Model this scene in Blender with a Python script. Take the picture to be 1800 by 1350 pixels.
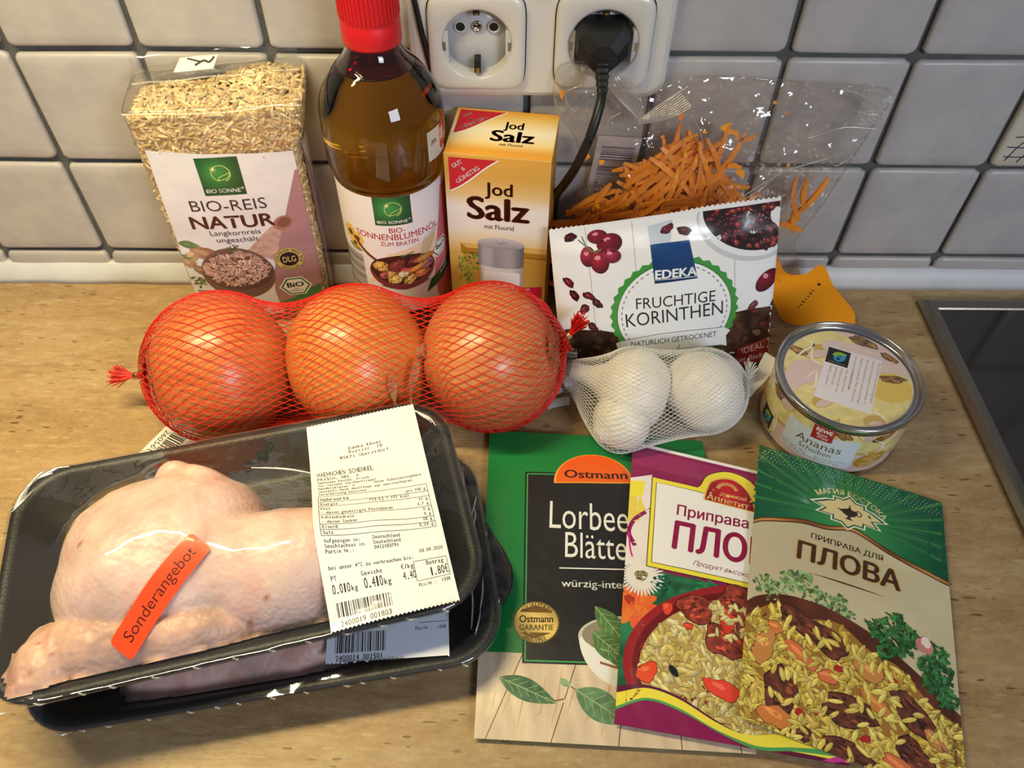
import bpy, bmesh, math, random
import numpy as np
from mathutils import Vector, Matrix
from mathutils.geometry import tessellate_polygon

for o in list(bpy.data.objects):
    bpy.data.objects.remove(o)
SC = bpy.context.scene
COL = SC.collection
PI = math.pi
random.seed(7)

# ------------------------------------------------------------------ camera
cam_d = bpy.data.cameras.new('camera')
cam_d.sensor_fit = 'HORIZONTAL'
cam_d.sensor_width = 36.0
cam_d.lens = 28.0
cam_d.clip_start = 0.01
cam_d.clip_end = 50
cam = bpy.data.objects.new('camera', cam_d)
COL.objects.link(cam)
cam.matrix_world = Matrix(((0.99996, -0.00656, -0.00623, 0.00392928),
                           (0.00104, 0.76693, -0.64173, -0.43614349),
                           (0.00898, 0.6417, 0.7669, 0.39964509),
                           (0, 0, 0, 1)))
SC.camera = cam

# ------------------------------------------------------------------ world, lamps, exposure
world = bpy.data.worlds.new('world')
world.use_nodes = True
SC.world = world
wbg = world.node_tree.nodes['Background']
wbg.inputs[0].default_value = (0.80, 0.86, 1.0, 1)
wbg.inputs[1].default_value = 0.16


def area(name, loc, target, sx, sy, power, color, spread=180):
    l = bpy.data.lights.new(name, 'AREA')
    l.shape = 'RECTANGLE'
    l.size = sx
    l.size_y = sy
    l.energy = power
    l.color = color
    l.spread = math.radians(spread)
    o = bpy.data.objects.new(name, l)
    COL.objects.link(o)
    o.location = loc
    d = Vector(target) - Vector(loc)
    o.rotation_euler = d.to_track_quat('-Z', 'Y').to_euler()
    return o


# warm strip lamp under the wall cabinet, left of the picture, and cool room light from behind the viewer
area('under_cabinet_lamp', (-0.26, -0.195, 0.50), (-0.26, -0.1949, 0.0), 0.38, 0.022, 1.75, (1.0, 0.83, 0.44), 115)
area('room_lamp', (0.85, -1.45, 0.85), (0.05, -0.15, 0.05), 0.55, 0.40, 12.5, (0.82, 0.89, 1.0))
SC.view_settings.view_transform = 'Standard'
SC.view_settings.look = 'None'
SC.view_settings.gamma = 1.0
SC.view_settings.exposure = 0.0
SC.view_settings.use_curve_mapping = False


# ------------------------------------------------------------------ colours and materials
def lin(c):
    a = np.asarray(c, float) / 255.0
    return np.where(a <= 0.04045, a / 12.92, ((a + 0.055) / 1.055) ** 2.4)


def rgba(c):
    return tuple(lin(c)) + (1.0,)


class NT:
    """small helper around a material's node tree"""
    def __init__(s, name):
        s.m = bpy.data.materials.new(name)
        s.m.use_nodes = True
        s.t = s.m.node_tree
        s.t.nodes.clear()
        s.out = s.t.nodes.new('ShaderNodeOutputMaterial')

    def n(s, typ, props=None, **ins):
        nd = s.t.nodes.new('ShaderNode' + typ)
        for k, v in (props or {}).items():
            setattr(nd, k, v)
        for k, v in ins.items():
            k2 = k.replace('_', ' ')
            sock = nd.inputs[int(k[1:])] if (k[0] == 'i' and k[1:].isdigit()) else nd.inputs[k2]
            if hasattr(v, 'is_output') or isinstance(v, bpy.types.NodeSocket):
                s.t.links.new(v, sock)
            else:
                sock.default_value = v
        return nd

    def ramp(s, fac, stops):
        nd = s.t.nodes.new('ShaderNodeValToRGB')
        cr = nd.color_ramp
        while len(cr.elements) < len(stops):
            cr.elements.new(0.5)
        for e, (p, c) in zip(cr.elements, stops):
            e.position = p
            e.color = rgba(c) if not isinstance(c, (int, float)) else (c, c, c, 1)
        s.t.links.new(fac, nd.inputs[0])
        return nd.outputs[0]

    def mix(s, fac, a, b, typ='MIX'):
        nd = s.t.nodes.new('ShaderNodeMix')
        nd.data_type = 'RGBA'
        nd.blend_type = typ
        for i, v in ((0, fac), (6, a), (7, b)):
            if isinstance(v, bpy.types.NodeSocket):
                s.t.links.new(v, nd.inputs[i])
            else:
                nd.inputs[i].default_value = v
        return nd.outputs[2]

    def coord(s, kind='Object', scale=(1, 1, 1)):
        tc = s.n('TexCoord')
        mp = s.n('Mapping', Vector=tc.outputs[kind], Scale=scale)
        return mp.outputs[0]

    def noise(s, vec, scale, detail=3, rough=0.5):
        return s.n('TexNoise', Vector=vec, Scale=scale, Detail=detail, Roughness=rough).outputs[0]

    def bump(s, h, strength, dist):
        return s.n('Bump', Height=h, Strength=strength, Distance=dist).outputs[0]

    def pbsdf(s, **ins):
        p = s.n('BsdfPrincipled', **ins)
        s.t.links.new(p.outputs[0], s.out.inputs[0])
        return p


def plain(name, c, rough=0.5, metal=0.0, spec=0.5, coat=0.0, bump=None, var=0.0, sss=0.0, sheen=0.0):
    b = NT(name)
    kw = dict(Roughness=rough, Metallic=metal)
    v = b.coord()
    if var:
        n = b.noise(v, 60, 3)
        kw['Base_Color'] = b.mix(n, rgba([max(0, k * (1 - var)) for k in c]), rgba([min(255, k * (1 + var)) for k in c]))
    else:
        kw['Base_Color'] = rgba(c)
    if bump:
        sc, st, di = bump
        kw['Normal'] = b.bump(b.noise(v, sc, 4), st, di)
    p = b.pbsdf(**kw)
    p.inputs['Specular IOR Level'].default_value = spec
    p.inputs['Coat Weight'].default_value = coat
    p.inputs['Coat Roughness'].default_value = 0.12
    if sss:
        p.inputs['Subsurface Weight'].default_value = sss
        p.inputs['Subsurface Radius'].default_value = (0.006, 0.003, 0.002)
        p.inputs['Subsurface Scale'].default_value = 1.0
    return b.m


def printed(name, rough=0.4, metal=0.0, spec=0.5, coat=0.0, coat_rough=0.08, bump=None, bump2=None):
    """flat print: colour from the mesh's own colour attribute, relief from noise"""
    b = NT(name)
    a = b.n('VertexColor', {'layer_name': 'Col'})
    kw = dict(Base_Color=a.outputs[0], Roughness=rough, Metallic=metal)
    nrm = None
    if bump:
        sc, st, di = bump
        v = b.coord()
        h = b.noise(v, sc, 2)
        if bump2:
            h2 = b.n('TexVoronoi', {'feature': 'DISTANCE_TO_EDGE'}, Vector=b.n('Mapping', Vector=v, Scale=(1, 1, 1)).outputs[0], Scale=bump2[0]).outputs[0]
            h = b.n('Math', {'operation': 'MULTIPLY_ADD'}, i0=h2, i1=bump2[1], i2=h).outputs[0]
        nrm = b.bump(h, st, di)
        kw['Normal'] = nrm
    p = b.pbsdf(**kw)
    p.inputs['Specular IOR Level'].default_value = spec
    p.inputs['Coat Weight'].default_value = coat
    p.inputs['Coat Roughness'].default_value = coat_rough
    if nrm is not None and coat:
        b.t.links.new(nrm, p.inputs['Coat Normal'])
    return b.m


def film_mat(name, tint=(250, 250, 250), refl=1.0, rough=0.06, bump=(90, 0.5, 0.002), haze=0.0):
    """thin clear plastic sheet: transparent with a fresnel gloss and a little haze"""
    b = NT(name)
    v = b.coord()
    kw = {}
    if bump:
        kw['Normal'] = b.bump(b.noise(v, bump[0], 2), bump[1], bump[2])
    ge = b.n('NewGeometry')
    nv = kw['Normal'] if kw else ge.outputs['Normal']
    dt = b.n('VectorMath', {'operation': 'DOT_PRODUCT'}, i0=nv, i1=ge.outputs['Incoming']).outputs['Value']
    om = b.n('Math', {'operation': 'SUBTRACT', 'use_clamp': True}, i0=1.0, i1=b.n('Math', {'operation': 'ABSOLUTE'}, i0=dt).outputs[0])
    p5 = b.n('Math', {'operation': 'POWER'}, i0=om.outputs[0], i1=4.0)
    fr = b.n('Math', {'operation': 'MULTIPLY_ADD'}, i0=p5.outputs[0], i1=0.75, i2=0.05)
    f2 = b.n('Math', {'operation': 'MULTIPLY', 'use_clamp': True}, i0=fr.outputs[0], i1=refl)
    tr = b.n('BsdfTransparent', Color=rgba(tint))
    gl = b.n('BsdfGlossy', Color=(1, 1, 1, 1), Roughness=rough, **kw)
    base = tr.outputs[0]
    if haze:
        df = b.n('BsdfTranslucent', Color=(0.9, 0.9, 0.9, 1))
        d2 = b.n('BsdfDiffuse', Color=(0.9, 0.9, 0.9, 1))
        ad = b.n('MixShader', i0=0.5, i1=df.outputs[0], i2=d2.outputs[0])
        base = b.n('MixShader', i0=haze, i1=tr.outputs[0], i2=ad.outputs[0]).outputs[0]
    mx = b.n('MixShader', i0=f2.outputs[0], i1=base, i2=gl.outputs[0])
    b.t.links.new(mx.outputs[0], b.out.inputs[0])
    return b.m


# ------------------------------------------------------------------ objects
def empty(name, loc, rz=0.0, label=None, cat=None, group=None):
    o = bpy.data.objects.new(name, None)
    COL.objects.link(o)
    o.empty_display_size = 0.01
    o.location = loc
    o.rotation_euler = (0, 0, rz)
    if label:
        tag(o, label, cat, group)
    return o


def tag(o, label, cat=None, group=None):
    o['label'] = label
    if cat:
        o['category'] = cat
    if group:
        o['group'] = group
    return o


def link(name, me, mat, parent=None, smooth=True):
    o = bpy.data.objects.new(name, me)
    COL.objects.link(o)
    if mat is not None and len(me.materials) == 0:
        for m in (mat if isinstance(mat, (list, tuple)) else [mat]):
            me.materials.append(m)
    if smooth and len(me.polygons):
        me.polygons.foreach_set('use_smooth', [True] * len(me.polygons))
    if parent is not None:
        o.parent = parent
    return o


def mesh_np(name, V, F, cols=None):
    """V (n,3); F (m,3) or (m,4) int array, or list of lists"""
    me = bpy.data.meshes.new(name)
    V = np.asarray(V, np.float32)
    if isinstance(F, np.ndarray):
        k = F.shape[1]
        me.vertices.add(len(V))
        me.vertices.foreach_set('co', V.ravel())
        me.loops.add(F.size)
        me.loops.foreach_set('vertex_index', F.astype(np.int32).ravel())
        me.polygons.add(len(F))
        me.polygons.foreach_set('loop_start', np.arange(0, F.size, k, dtype=np.int32))
        me.update(calc_edges=True)
    else:
        me.from_pydata(V.tolist(), [], F)
        me.update()
    if cols is not None:
        a = me.color_attributes.new('Col', 'FLOAT_COLOR', 'POINT')
        c4 = np.ones((len(V), 4), np.float32)
        c4[:, :3] = cols
        a.data.foreach_set('color', c4.ravel())
    return me


def grid_faces(n, m, wrap_u=False, wrap_v=False, flip=False):
    """quads of an n x m vertex grid"""
    a = np.arange(n if wrap_u else n - 1)
    b = np.arange(m if wrap_v else m - 1)
    A, B = np.meshgrid(a, b, indexing='ij')
    A = A.ravel(); B = B.ravel()
    A2 = (A + 1) % n; B2 = (B + 1) % m
    F = np.stack([A * m + B, A2 * m + B, A2 * m + B2, A * m + B2], 1)
    return F[:, ::-1].copy() if flip else F


def lathe(prof, seg=48, close=True):
    """prof [(r,z)...] bottom to top, about local z; poles closed when r is tiny"""
    prof = np.array(prof, float)
    th = np.arange(seg) * 2 * PI / seg
    V = np.stack([np.outer(prof[:, 0], np.cos(th)), np.outer(prof[:, 0], np.sin(th)), np.outer(prof[:, 1], np.ones(seg))], 2).reshape(-1, 3)
    F = grid_faces(len(prof), seg, wrap_v=True, flip=True).tolist()
    if close:
        F.append(list(range(seg))[::-1])
        F.append([(len(prof) - 1) * seg + i for i in range(seg)])
    return V, F


def bm_obj(name, bm, mat, parent=None, smooth=True):
    me = bpy.data.meshes.new(name)
    bm.normal_update()
    bm.to_mesh(me)
    bm.free()
    return link(name, me, mat, parent, smooth)


def box_bm(bm, x0, x1, y0, y1, z0, z1, bev=0.0, seg=2):
    r = bmesh.ops.create_cube(bm, size=1.0)
    vs = r['verts']
    for v in vs:
        v.co = Vector(((x0 + x1) / 2 + v.co.x * (x1 - x0), (y0 + y1) / 2 + v.co.y * (y1 - y0), (z0 + z1) / 2 + v.co.z * (z1 - z0)))
    if bev:
        es = list({e for v in vs for e in v.link_edges})
        bmesh.ops.bevel(bm, geom=es, offset=bev, segments=seg, profile=0.6, affect='EDGES')
    return bm


def rrect(w, h, r, seg=6, cx=0, cy=0):
    """rounded rectangle loop, counter clockwise"""
    P = []
    for sx, sy, a0 in ((1, 1, 0), (-1, 1, 90), (-1, -1, 180), (1, -1, 270)):
        for k in range(seg + 1):
            a = math.radians(a0 + 90 * k / seg)
            P.append((cx + sx * (w / 2 - r) + r * math.cos(a), cy + sy * (h / 2 - r) + r * math.sin(a)))
    return P


def loft(loops, cap0=True, cap1=True, flip=False):
    n = len(loops[0])
    V = np.array([p for l in loops for p in l], float)
    F = grid_faces(len(loops), n, wrap_v=True, flip=not flip).tolist()
    if cap0:
        c = list(range(n)); F.append(c if flip else c[::-1])
    if cap1:
        c = [(len(loops) - 1) * n + i for i in range(n)]; F.append(c[::-1] if flip else c)
    return V, F


def tube_np(paths, rad, sides=4, taper=False):
    """many polylines (k,3) as tubes in one V,F"""
    Vs = []; Fs = []; off = 0
    for P in paths:
        P = np.asarray(P, float)
        n = len(P)
        T = np.gradient(P, axis=0)
        T /= np.linalg.norm(T, axis=1, keepdims=True) + 1e-12
        up = np.array([0.3, 0.2, 1.0])
        A = np.cross(T, up); A /= np.linalg.norm(A, axis=1, keepdims=True) + 1e-12
        B = np.cross(T, A)
        th = np.arange(sides) * 2 * PI / sides
        r = np.full(n, rad) if np.isscalar(rad) else np.asarray(rad, float)[:n]
        if taper:
            r = r * np.linspace(1, 0.35, n)
        V = P[:, None, :] + r[:, None, None] * (np.cos(th)[None, :, None] * A[:, None, :] + np.sin(th)[None, :, None] * B[:, None, :])
        Vs.append(V.reshape(-1, 3))
        Fs.append(grid_faces(n, sides, wrap_v=True) + off)
        off += n * sides
    return np.concatenate(Vs), np.concatenate(Fs)


def spline(P, n=40):
    """smooth curve through points (Catmull-Rom)"""
    P = np.asarray(P, float)
    Q = np.vstack([2 * P[0] - P[1], P, 2 * P[-1] - P[-2]])
    out = []
    m = len(P) - 1
    for t in np.linspace(0, m - 1e-9, n):
        i = int(t); f = t - i
        a, b, c, d = Q[i], Q[i + 1], Q[i + 2], Q[i + 3]
        out.append(0.5 * (2 * b + (c - a) * f + (2 * a - 5 * b + 4 * c - d) * f * f + (3 * b - a - 3 * c + d) * f ** 3))
    return np.array(out)


def vnoise(x, y, sc=1.0, seed=0):
    """smooth value noise 0..1 on arrays"""
    x = np.asarray(x, float) / sc + seed * 17.3
    y = np.asarray(y, float) / sc + seed * 9.1
    xi = np.floor(x); yi = np.floor(y)
    fx = x - xi; fy = y - yi
    fx = fx * fx * (3 - 2 * fx); fy = fy * fy * (3 - 2 * fy)

    def h(a, b):
        v = np.sin(a * 127.1 + b * 311.7 + seed * 3.7) * 43758.5453
        return v - np.floor(v)
    return (h(xi, yi) * (1 - fx) + h(xi + 1, yi) * fx) * (1 - fy) + (h(xi, yi + 1) * (1 - fx) + h(xi + 1, yi + 1) * fx) * fy


# ------------------------------------------------------------------ printed artwork (flat shapes laid on a surface)
_GL = {}
_fc = bpy.data.curves.new('glyphs', 'FONT')
_fc.resolution_u = 3
_fo = bpy.data.objects.new('glyphs', _fc)


def _glyph_mesh(s, bold, shear):
    key = (s, bold, shear)
    if key not in _GL:
        _fc.body = s
        _fc.size = 1.0
        _fc.offset = bold
        _fc.shear = shear
        me = _fo.to_mesh()
        n = len(me.vertices)
        V = np.zeros(n * 3, np.float32)
        if n:
            me.vertices.foreach_get('co', V)
        me.calc_loop_triangles()
        T = np.zeros(len(me.loop_triangles) * 3, np.int32)
        if len(T):
            me.loop_triangles.foreach_get('vertices', T)
        _GL[key] = (V.reshape(-1, 3)[:, :2].astype(float), T.reshape(-1, 3))
        _fo.to_mesh_clear()
    return _GL[key]


_CAP = None


def glyphs(s, bold=0.0, shear=0.0):
    """string mesh with cap height 1 and left edge at 0"""
    global _CAP
    if _CAP is None:
        _CAP = _glyph_mesh('H', 0.0, 0.0)[0][:, 1].max()
    V, T = _glyph_mesh(s, bold * _CAP, shear)
    return V / _CAP, T


def subdivide(V, T, L):
    """split triangles until no edge is longer than L (numpy)"""
    for _ in range(14):
        E = np.stack([T[:, [0, 1]], T[:, [1, 2]], T[:, [2, 0]]], 1)
        d = V[E[..., 0]] - V[E[..., 1]]
        long_ = (d ** 2).sum(-1) > L * L
        if not long_.any():
            break
        Es = np.sort(E, -1)
        key = Es[..., 0].astype(np.int64) * (len(V) + 1) + Es[..., 1]
        uk, inv = np.unique(key[long_], return_inverse=True)
        a = uk // (len(V) + 1); b = uk % (len(V) + 1)
        mid = (V[a] + V[b]) / 2
        M = np.full(long_.shape, -1, np.int64)
        M[long_] = len(V) + inv.ravel()
        V = np.vstack([V, mid])
        cnt = long_.sum(1)
        out = [T[cnt == 0]]
        for k in range(3):
            # rotate so that edge k comes first
            R = np.roll(T, -k, 1); Mr = np.roll(M, -k, 1); lr = np.roll(long_, -k, 1)
            s1 = (cnt == 1) & lr[:, 0]
            m = Mr[s1, 0]; r = R[s1]
            out += [np.stack([r[:, 0], m, r[:, 2]], 1), np.stack([m, r[:, 1], r[:, 2]], 1)]
            s2 = (cnt == 2) & lr[:, 0] & lr[:, 1]
            m0 = Mr[s2, 0]; m1 = Mr[s2, 1]; r = R[s2]
            out += [np.stack([m0, r[:, 1], m1], 1), np.stack([r[:, 0], m0, m1], 1), np.stack([r[:, 0], m1, r[:, 2]], 1)]
        s3 = cnt == 3
        r = T[s3]; m = M[s3]
        out += [np.stack([r[:, 0], m[:, 0], m[:, 2]], 1), np.stack([m[:, 0], r[:, 1], m[:, 1]], 1), np.stack([m[:, 2], m[:, 1], r[:, 2]], 1), m]
        T = np.concatenate(out)
    return V, T


def clip_poly(P, C):
    """Sutherland-Hodgman, C convex counter clockwise"""
    for i in range(len(C)):
        a = C[i]; b = C[(i + 1) % len(C)]
        nx, ny = -(b[1] - a[1]), b[0] - a[0]
        out = []
        for j in range(len(P)):
            p = P[j]; q = P[(j + 1) % len(P)]
            dp = (p[0] - a[0]) * nx + (p[1] - a[1]) * ny
            dq = (q[0] - a[0]) * nx + (q[1] - a[1]) * ny
            if dp >= 0:
                out.append(p)
            if (dp >= 0) != (dq >= 0):
                t = dp / (dp - dq)
                out.append((p[0] + t * (q[0] - p[0]), p[1] + t * (q[1] - p[1])))
        P = out
        if len(P) < 3:
            return []
    return P


class Art:
    def __init__(s):
        s.V = []; s.T = []; s.C = []; s.L = []
        s.clip = None
        s.n = 0
        s.rng = random.Random(11)

    def add(s, V, T, col, L):
        V = np.asarray(V, float)
        T = np.asarray(T, int)
        if len(T) == 0:
            return
        if s.clip is not None:
            C = np.asarray(s.clip, float)
            nx = np.roll(C, -1, 0) - C
            d = (V[:, None, 0] - C[None, :, 0]) * -nx[None, :, 1] + (V[:, None, 1] - C[None, :, 1]) * nx[None, :, 0]
            ins = (d >= -1e-9).all(1)
            if not ins.all():
                nV = list(map(tuple, V)); nT = []
                for t in T:
                    if ins[t].all():
                        nT.append(t); continue
                    if (d[t] < 0).all(0).any():
                        continue
                    tri = [tuple(V[i]) for i in t]
                    ar = (tri[1][0] - tri[0][0]) * (tri[2][1] - tri[0][1]) - (tri[1][1] - tri[0][1]) * (tri[2][0] - tri[0][0])
                    P = clip_poly(tri, s.clip)
                    if len(P) < 3:
                        continue
                    k = len(nV); nV += P
                    nT += [(k, k + i, k + i + 1) for i in range(1, len(P) - 1)]
                if not nT:
                    return
                V = np.array(nV); T = np.array(nT)
        # make all faces look the same way
        a, b, c = V[T[:, 0]], V[T[:, 1]], V[T[:, 2]]
        neg = ((b - a)[:, 0] * (c - a)[:, 1] - (b - a)[:, 1] * (c - a)[:, 0]) < 0
        T[neg] = T[neg][:, ::-1]
        s.V.append(V); s.T.append(T); s.C.append(col); s.L.append(L)

    def poly(s, P, col, L, holes=()):
        loops = [[Vector((p[0], p[1], 0)) for p in P]] + [[Vector((p[0], p[1], 0)) for p in h] for h in holes]
        T = tessellate_polygon(loops)
        V = [(p.x, p.y) for l in loops for p in l]
        s.add(V, T, col, L)

    def rect(s, x0, y0, x1, y1, col, L):
        s.add([(x0, y0), (x1, y0), (x1, y1), (x0, y1)], [(0, 1, 2), (0, 2, 3)], col, L)

    def ell(s, cx, cy, rx, ry, col, L, rot=0.0, n=28, a0=0, a1=360):
        c, sn = math.cos(math.radians(rot)), math.sin(math.radians(rot))
        full = abs(a1 - a0) >= 360
        V = [(cx, cy)]
        m = n if full else n + 1
        for k in range(m):
            a = math.radians(a0 + (a1 - a0) * k / n)
            x, y = rx * math.cos(a), ry * math.sin(a)
            V.append((cx + x * c - y * sn, cy + x * sn + y * c))
        T = [(0, k + 1, (k + 1) % n + 1 if full else k + 2) for k in range(n)]
        s.add(V, T, col, L)

    def ring(s, cx, cy, r0, r1, col, L, n=40, a0=0, a1=360, ry=1.0, rot=0):
        c, sn = math.cos(math.radians(rot)), math.sin(math.radians(rot))
        V = []
        for k in range(n + 1):
            a = math.radians(a0 + (a1 - a0) * k / n)
            for r in (r0, r1):
                x, y = r * math.cos(a), r * math.sin(a) * ry
                V.append((cx + x * c - y * sn, cy + x * sn + y * c))
        T = []
        for k in range(n):
            i = 2 * k
            T += [(i, i + 1, i + 3), (i, i + 3, i + 2)]
        s.add(V, T, col, L)

    def stroke(s, P, w, col, L, n=0, closed=False, taper=False):
        P = np.asarray(P, float)
        if n:
            P = spline(P, n)
        if closed:
            P = np.vstack([P, P[:1]])
        T = np.gradient(P, axis=0)
        T /= np.linalg.norm(T, axis=1, keepdims=True) + 1e-9
        N = np.stack([-T[:, 1], T[:, 0]], 1)
        k = len(P)
        ww = np.full(k, w / 2)
        if taper:
            ww = ww * np.sin(np.linspace(0.12, PI - 0.12, k))
        V = np.empty((2 * k, 2))
        V[0::2] = P + N * ww[:, None]
        V[1::2] = P - N * ww[:, None]
        F = []
        for i in range(k - 1):
            a = 2 * i
            F += [(a, a + 1, a + 3), (a, a + 3, a + 2)]
        s.add(V, F, col, L)

    def text(s, t, x, y, h, col, L, w=None, al='l', bold=0.0, shear=0.0, rot=0.0, sx=1.0, arc=None):
        """h cap height in mm; w fits the width; arc=(radius, start angle) sets it round a circle at x,y"""
        V, T = glyphs(t, min(bold, 0.0), shear)
        if len(T) == 0:
            return
        V = V.copy()
        if bold > 0.004:            # heavier strokes: the outline laid a few times, slightly shifted
            n0 = len(V)
            sh = [(0, 0), (bold, 0), (-bold, 0)] + ([(0, bold * .6), (0, -bold * .6)] if h * bold > 0.08 else []) + ([(bold * .5, 0), (-bold * .5, 0)] if h * bold > 0.25 else [])
            V = np.concatenate([V + np.array(q) for q in sh])
            T = np.concatenate([T + n0 * k for k in range(len(sh))])
        x0 = V[:, 0].min(); wd = V[:, 0].max() - x0
        V[:, 0] -= x0
        k = (w / wd) if w else h * sx
        V[:, 0] *= k
        V[:, 1] *= h
        W = wd * k
        if al == 'c':
            V[:, 0] -= W / 2
        elif al == 'r':
            V[:, 0] -= W
        T = T.copy()
        if arc is not None:
            R, a = arc
            V, T = subdivide(V, T, h * 0.8)
            sg = 1 if R > 0 else -1
            ang = math.radians(a) - sg * V[:, 0] / abs(R)
            rr = abs(R) + sg * V[:, 1]
            V = np.stack([x + rr * np.cos(ang), y + rr * np.sin(ang)], 1)
        else:
            c, sn = math.cos(math.radians(rot)), math.sin(math.radians(rot))
            V = np.stack([x + V[:, 0] * c - V[:, 1] * sn, y + V[:, 0] * sn + V[:, 1] * c], 1)
        s.add(V, T, col, L)

    def mono(s, t, x, y, h, adv, col, L, bold=0.0, rot=0.0, al='l', sx=1.0):
        """fixed pitch till lettering"""
        if al == 'r':
            x -= adv * len(t) * math.cos(math.radians(rot)); y -= adv * len(t) * math.sin(math.radians(rot))
        if al == 'c':
            x -= adv * len(t) / 2
        c, sn = math.cos(math.radians(rot)), math.sin(math.radians(rot))
        VV = []; TT = []; k = 0
        for i, ch in enumerate(t):
            if ch == ' ':
                continue
            V, T = glyphs(ch)
            V = V.copy()
            if bold:
                T = np.concatenate([T, T + len(V)])
                V = np.concatenate([V - [bold, 0], V + [bold, 0]])
            x0, x1 = V[:, 0].min(), V[:, 0].max()
            wd = (x1 - x0)
            f = min(sx, 0.86 * adv / max(h * wd, 1e-6))
            V[:, 0] = (V[:, 0] - (x0 + x1) / 2) * h * f + (i + 0.5) * adv
            V[:, 1] *= h
            VV.append(V); TT.append(T + k); k += len(V)
        if not VV:
            return
        V = np.concatenate(VV)
        V = np.stack([x + V[:, 0] * c - V[:, 1] * sn, y + V[:, 0] * sn + V[:, 1] * c], 1)
        s.add(V, np.concatenate(TT), col, L)

    def barcode(s, x0, y0, x1, y1, col, L, n=30, vert=False, seed=3):
        r = random.Random(seed)
        ws = [r.choice((1, 1, 2, 3)) for _ in range(2 * n + 1)]
        tot = sum(ws)
        p = 0
        for i, w in enumerate(ws):
            if i % 2 == 0:
                a, b = p / tot, (p + w) / tot
                if vert:
                    s.rect(x0, y0 + (y1 - y0) * a, x1, y0 + (y1 - y0) * b, col, L)
                else:
                    s.rect(x0 + (x1 - x0) * a, y0, x0 + (x1 - x0) * b, y1, col, L)
            p += w

    def blob(s, cx, cy, rx, ry, col, L, rot=0.0, rough=0.2, n=18, seed=0):
        r = random.Random(seed * 31 + int(cx * 7 + cy * 13))
        c, sn = math.cos(math.radians(rot)), math.sin(math.radians(rot))
        V = [(cx, cy)]
        ph = [r.uniform(0, 6.28) for _ in range(4)]
        for k in range(n):
            a = 2 * PI * k / n
            q = 1 + rough * (0.5 * math.sin(2 * a + ph[0]) + 0.4 * math.sin(3 * a + ph[1]) + 0.35 * math.sin(5 * a + ph[2]) + 0.25 * math.sin(7 * a + ph[3]))
            x, y = rx * q * math.cos(a), ry * q * math.sin(a)
            V.append((cx + x * c - y * sn, cy + x * sn + y * c))
        s.add(V, [(0, k + 1, (k + 1) % n + 1) for k in range(n)], col, L)

    def grains(s, inside, box, n, ln, wd, cols, L0, layers=5, hi=True, seed=1):
        """rice: short rounded sticks at random"""
        r = random.Random(seed)
        k = 0
        tries = 0
        while k < n and tries < n * 12:
            tries += 1
            x = r.uniform(box[0], box[2]); y = r.uniform(box[1], box[3])
            if not inside(x, y):
                continue
            a = r.uniform(0, 180); l = ln * r.uniform(0.75, 1.2); w = wd * r.uniform(0.8, 1.15)
            c = np.array(r.choice(cols), float) * r.uniform(0.86, 1.08)
            L = L0 + (k * layers // n)
            s.ell(x, y, l / 2 + 0.22, w / 2 + 0.22, tuple(np.clip(c * 0.62, 0, 255)), L, a, 8)
            s.ell(x, y, l / 2, w / 2, tuple(np.clip(c, 0, 255)), L + 0.35, a, 8)
            if hi:
                b = math.radians(a)
                s.ell(x - 0.12 * w, y + 0.2 * w, l * 0.28, w * 0.16, tuple(np.clip(c * 1.1 + 14, 0, 255)), L + 0.6, a, 6)
            k += 1

    def meat(s, cx, cy, rx, ry, rot, L, seed=0, base=(104, 52, 32)):
        r = random.Random(seed)
        b = np.array(base, float)
        s.blob(cx, cy, rx + 0.5, ry + 0.5, tuple(b * 0.45), L, rot, 0.22, 20, seed)
        s.blob(cx, cy, rx, ry, lambda P: b[None, :] * (0.6 + 0.75 * vnoise(P[:, 0], P[:, 1], 1.7, seed))[:, None], L + 0.4, rot, 0.22, 22, seed)
        c, sn = math.cos(math.radians(rot)), math.sin(math.radians(rot))
        for i in range(16):
            u, v = r.uniform(-.75, .75) * rx, r.uniform(-.7, .7) * ry
            if (u / rx) ** 2 + (v / ry) ** 2 > .6:
                continue
            q = r.choice((0.5, 0.65, 1.35, 1.6))
            s.blob(cx + u * c - v * sn, cy + u * sn + v * c, rx * r.uniform(.10, .24), ry * r.uniform(.05, .12), tuple(np.clip(b * q, 0, 255)), L + 0.7, rot + r.uniform(-25, 25), .25, 9, i)

    def parsley(s, cx, cy, R, L, seed=0, n=26, base=(62, 118, 52)):
        r = random.Random(seed)
        b = np.array(base, float)
        for i in range(n):
            a = r.uniform(0, 6.28); q = R * math.sqrt(r.random())
            c = tuple(np.clip(b * r.uniform(0.55, 1.3), 0, 255))
            s.blob(cx + q * math.cos(a), cy + q * math.sin(a), R * r.uniform(.16, .3), R * r.uniform(.1, .2), c, L + (i % 4) * 0.25, r.uniform(0, 180), .5, 12, i)

    def leaf(s, x0, y0, x1, y1, w, col, L, vein=(150, 175, 120)):
        d = np.array([x1 - x0, y1 - y0], float); ln = np.linalg.norm(d); d /= ln
        nrm = np.array([-d[1], d[0]])
        t = np.linspace(0, 1, 14)
        pr = np.sin(PI * t ** 0.85) * w / 2
        A = np.array([x0, y0]) + np.outer(t * ln, d)
        up = A + pr[:, None] * nrm; dn = A - pr[:, None] * nrm
        V = np.vstack([up, dn]); T = []
        for i in range(13):
            T += [(i, i + 1, 14 + i + 1), (i, 14 + i + 1, 14 + i)]
        b = np.array(col, float)
        s.add(V, T, lambda P: b[None, :] * (0.8 + 0.35 * vnoise(P[:, 0], P[:, 1], 2.5, 3))[:, None], L)
        s.stroke([(x0, y0), (x1, y1)], w * 0.05, vein, L + 0.3)
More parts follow.
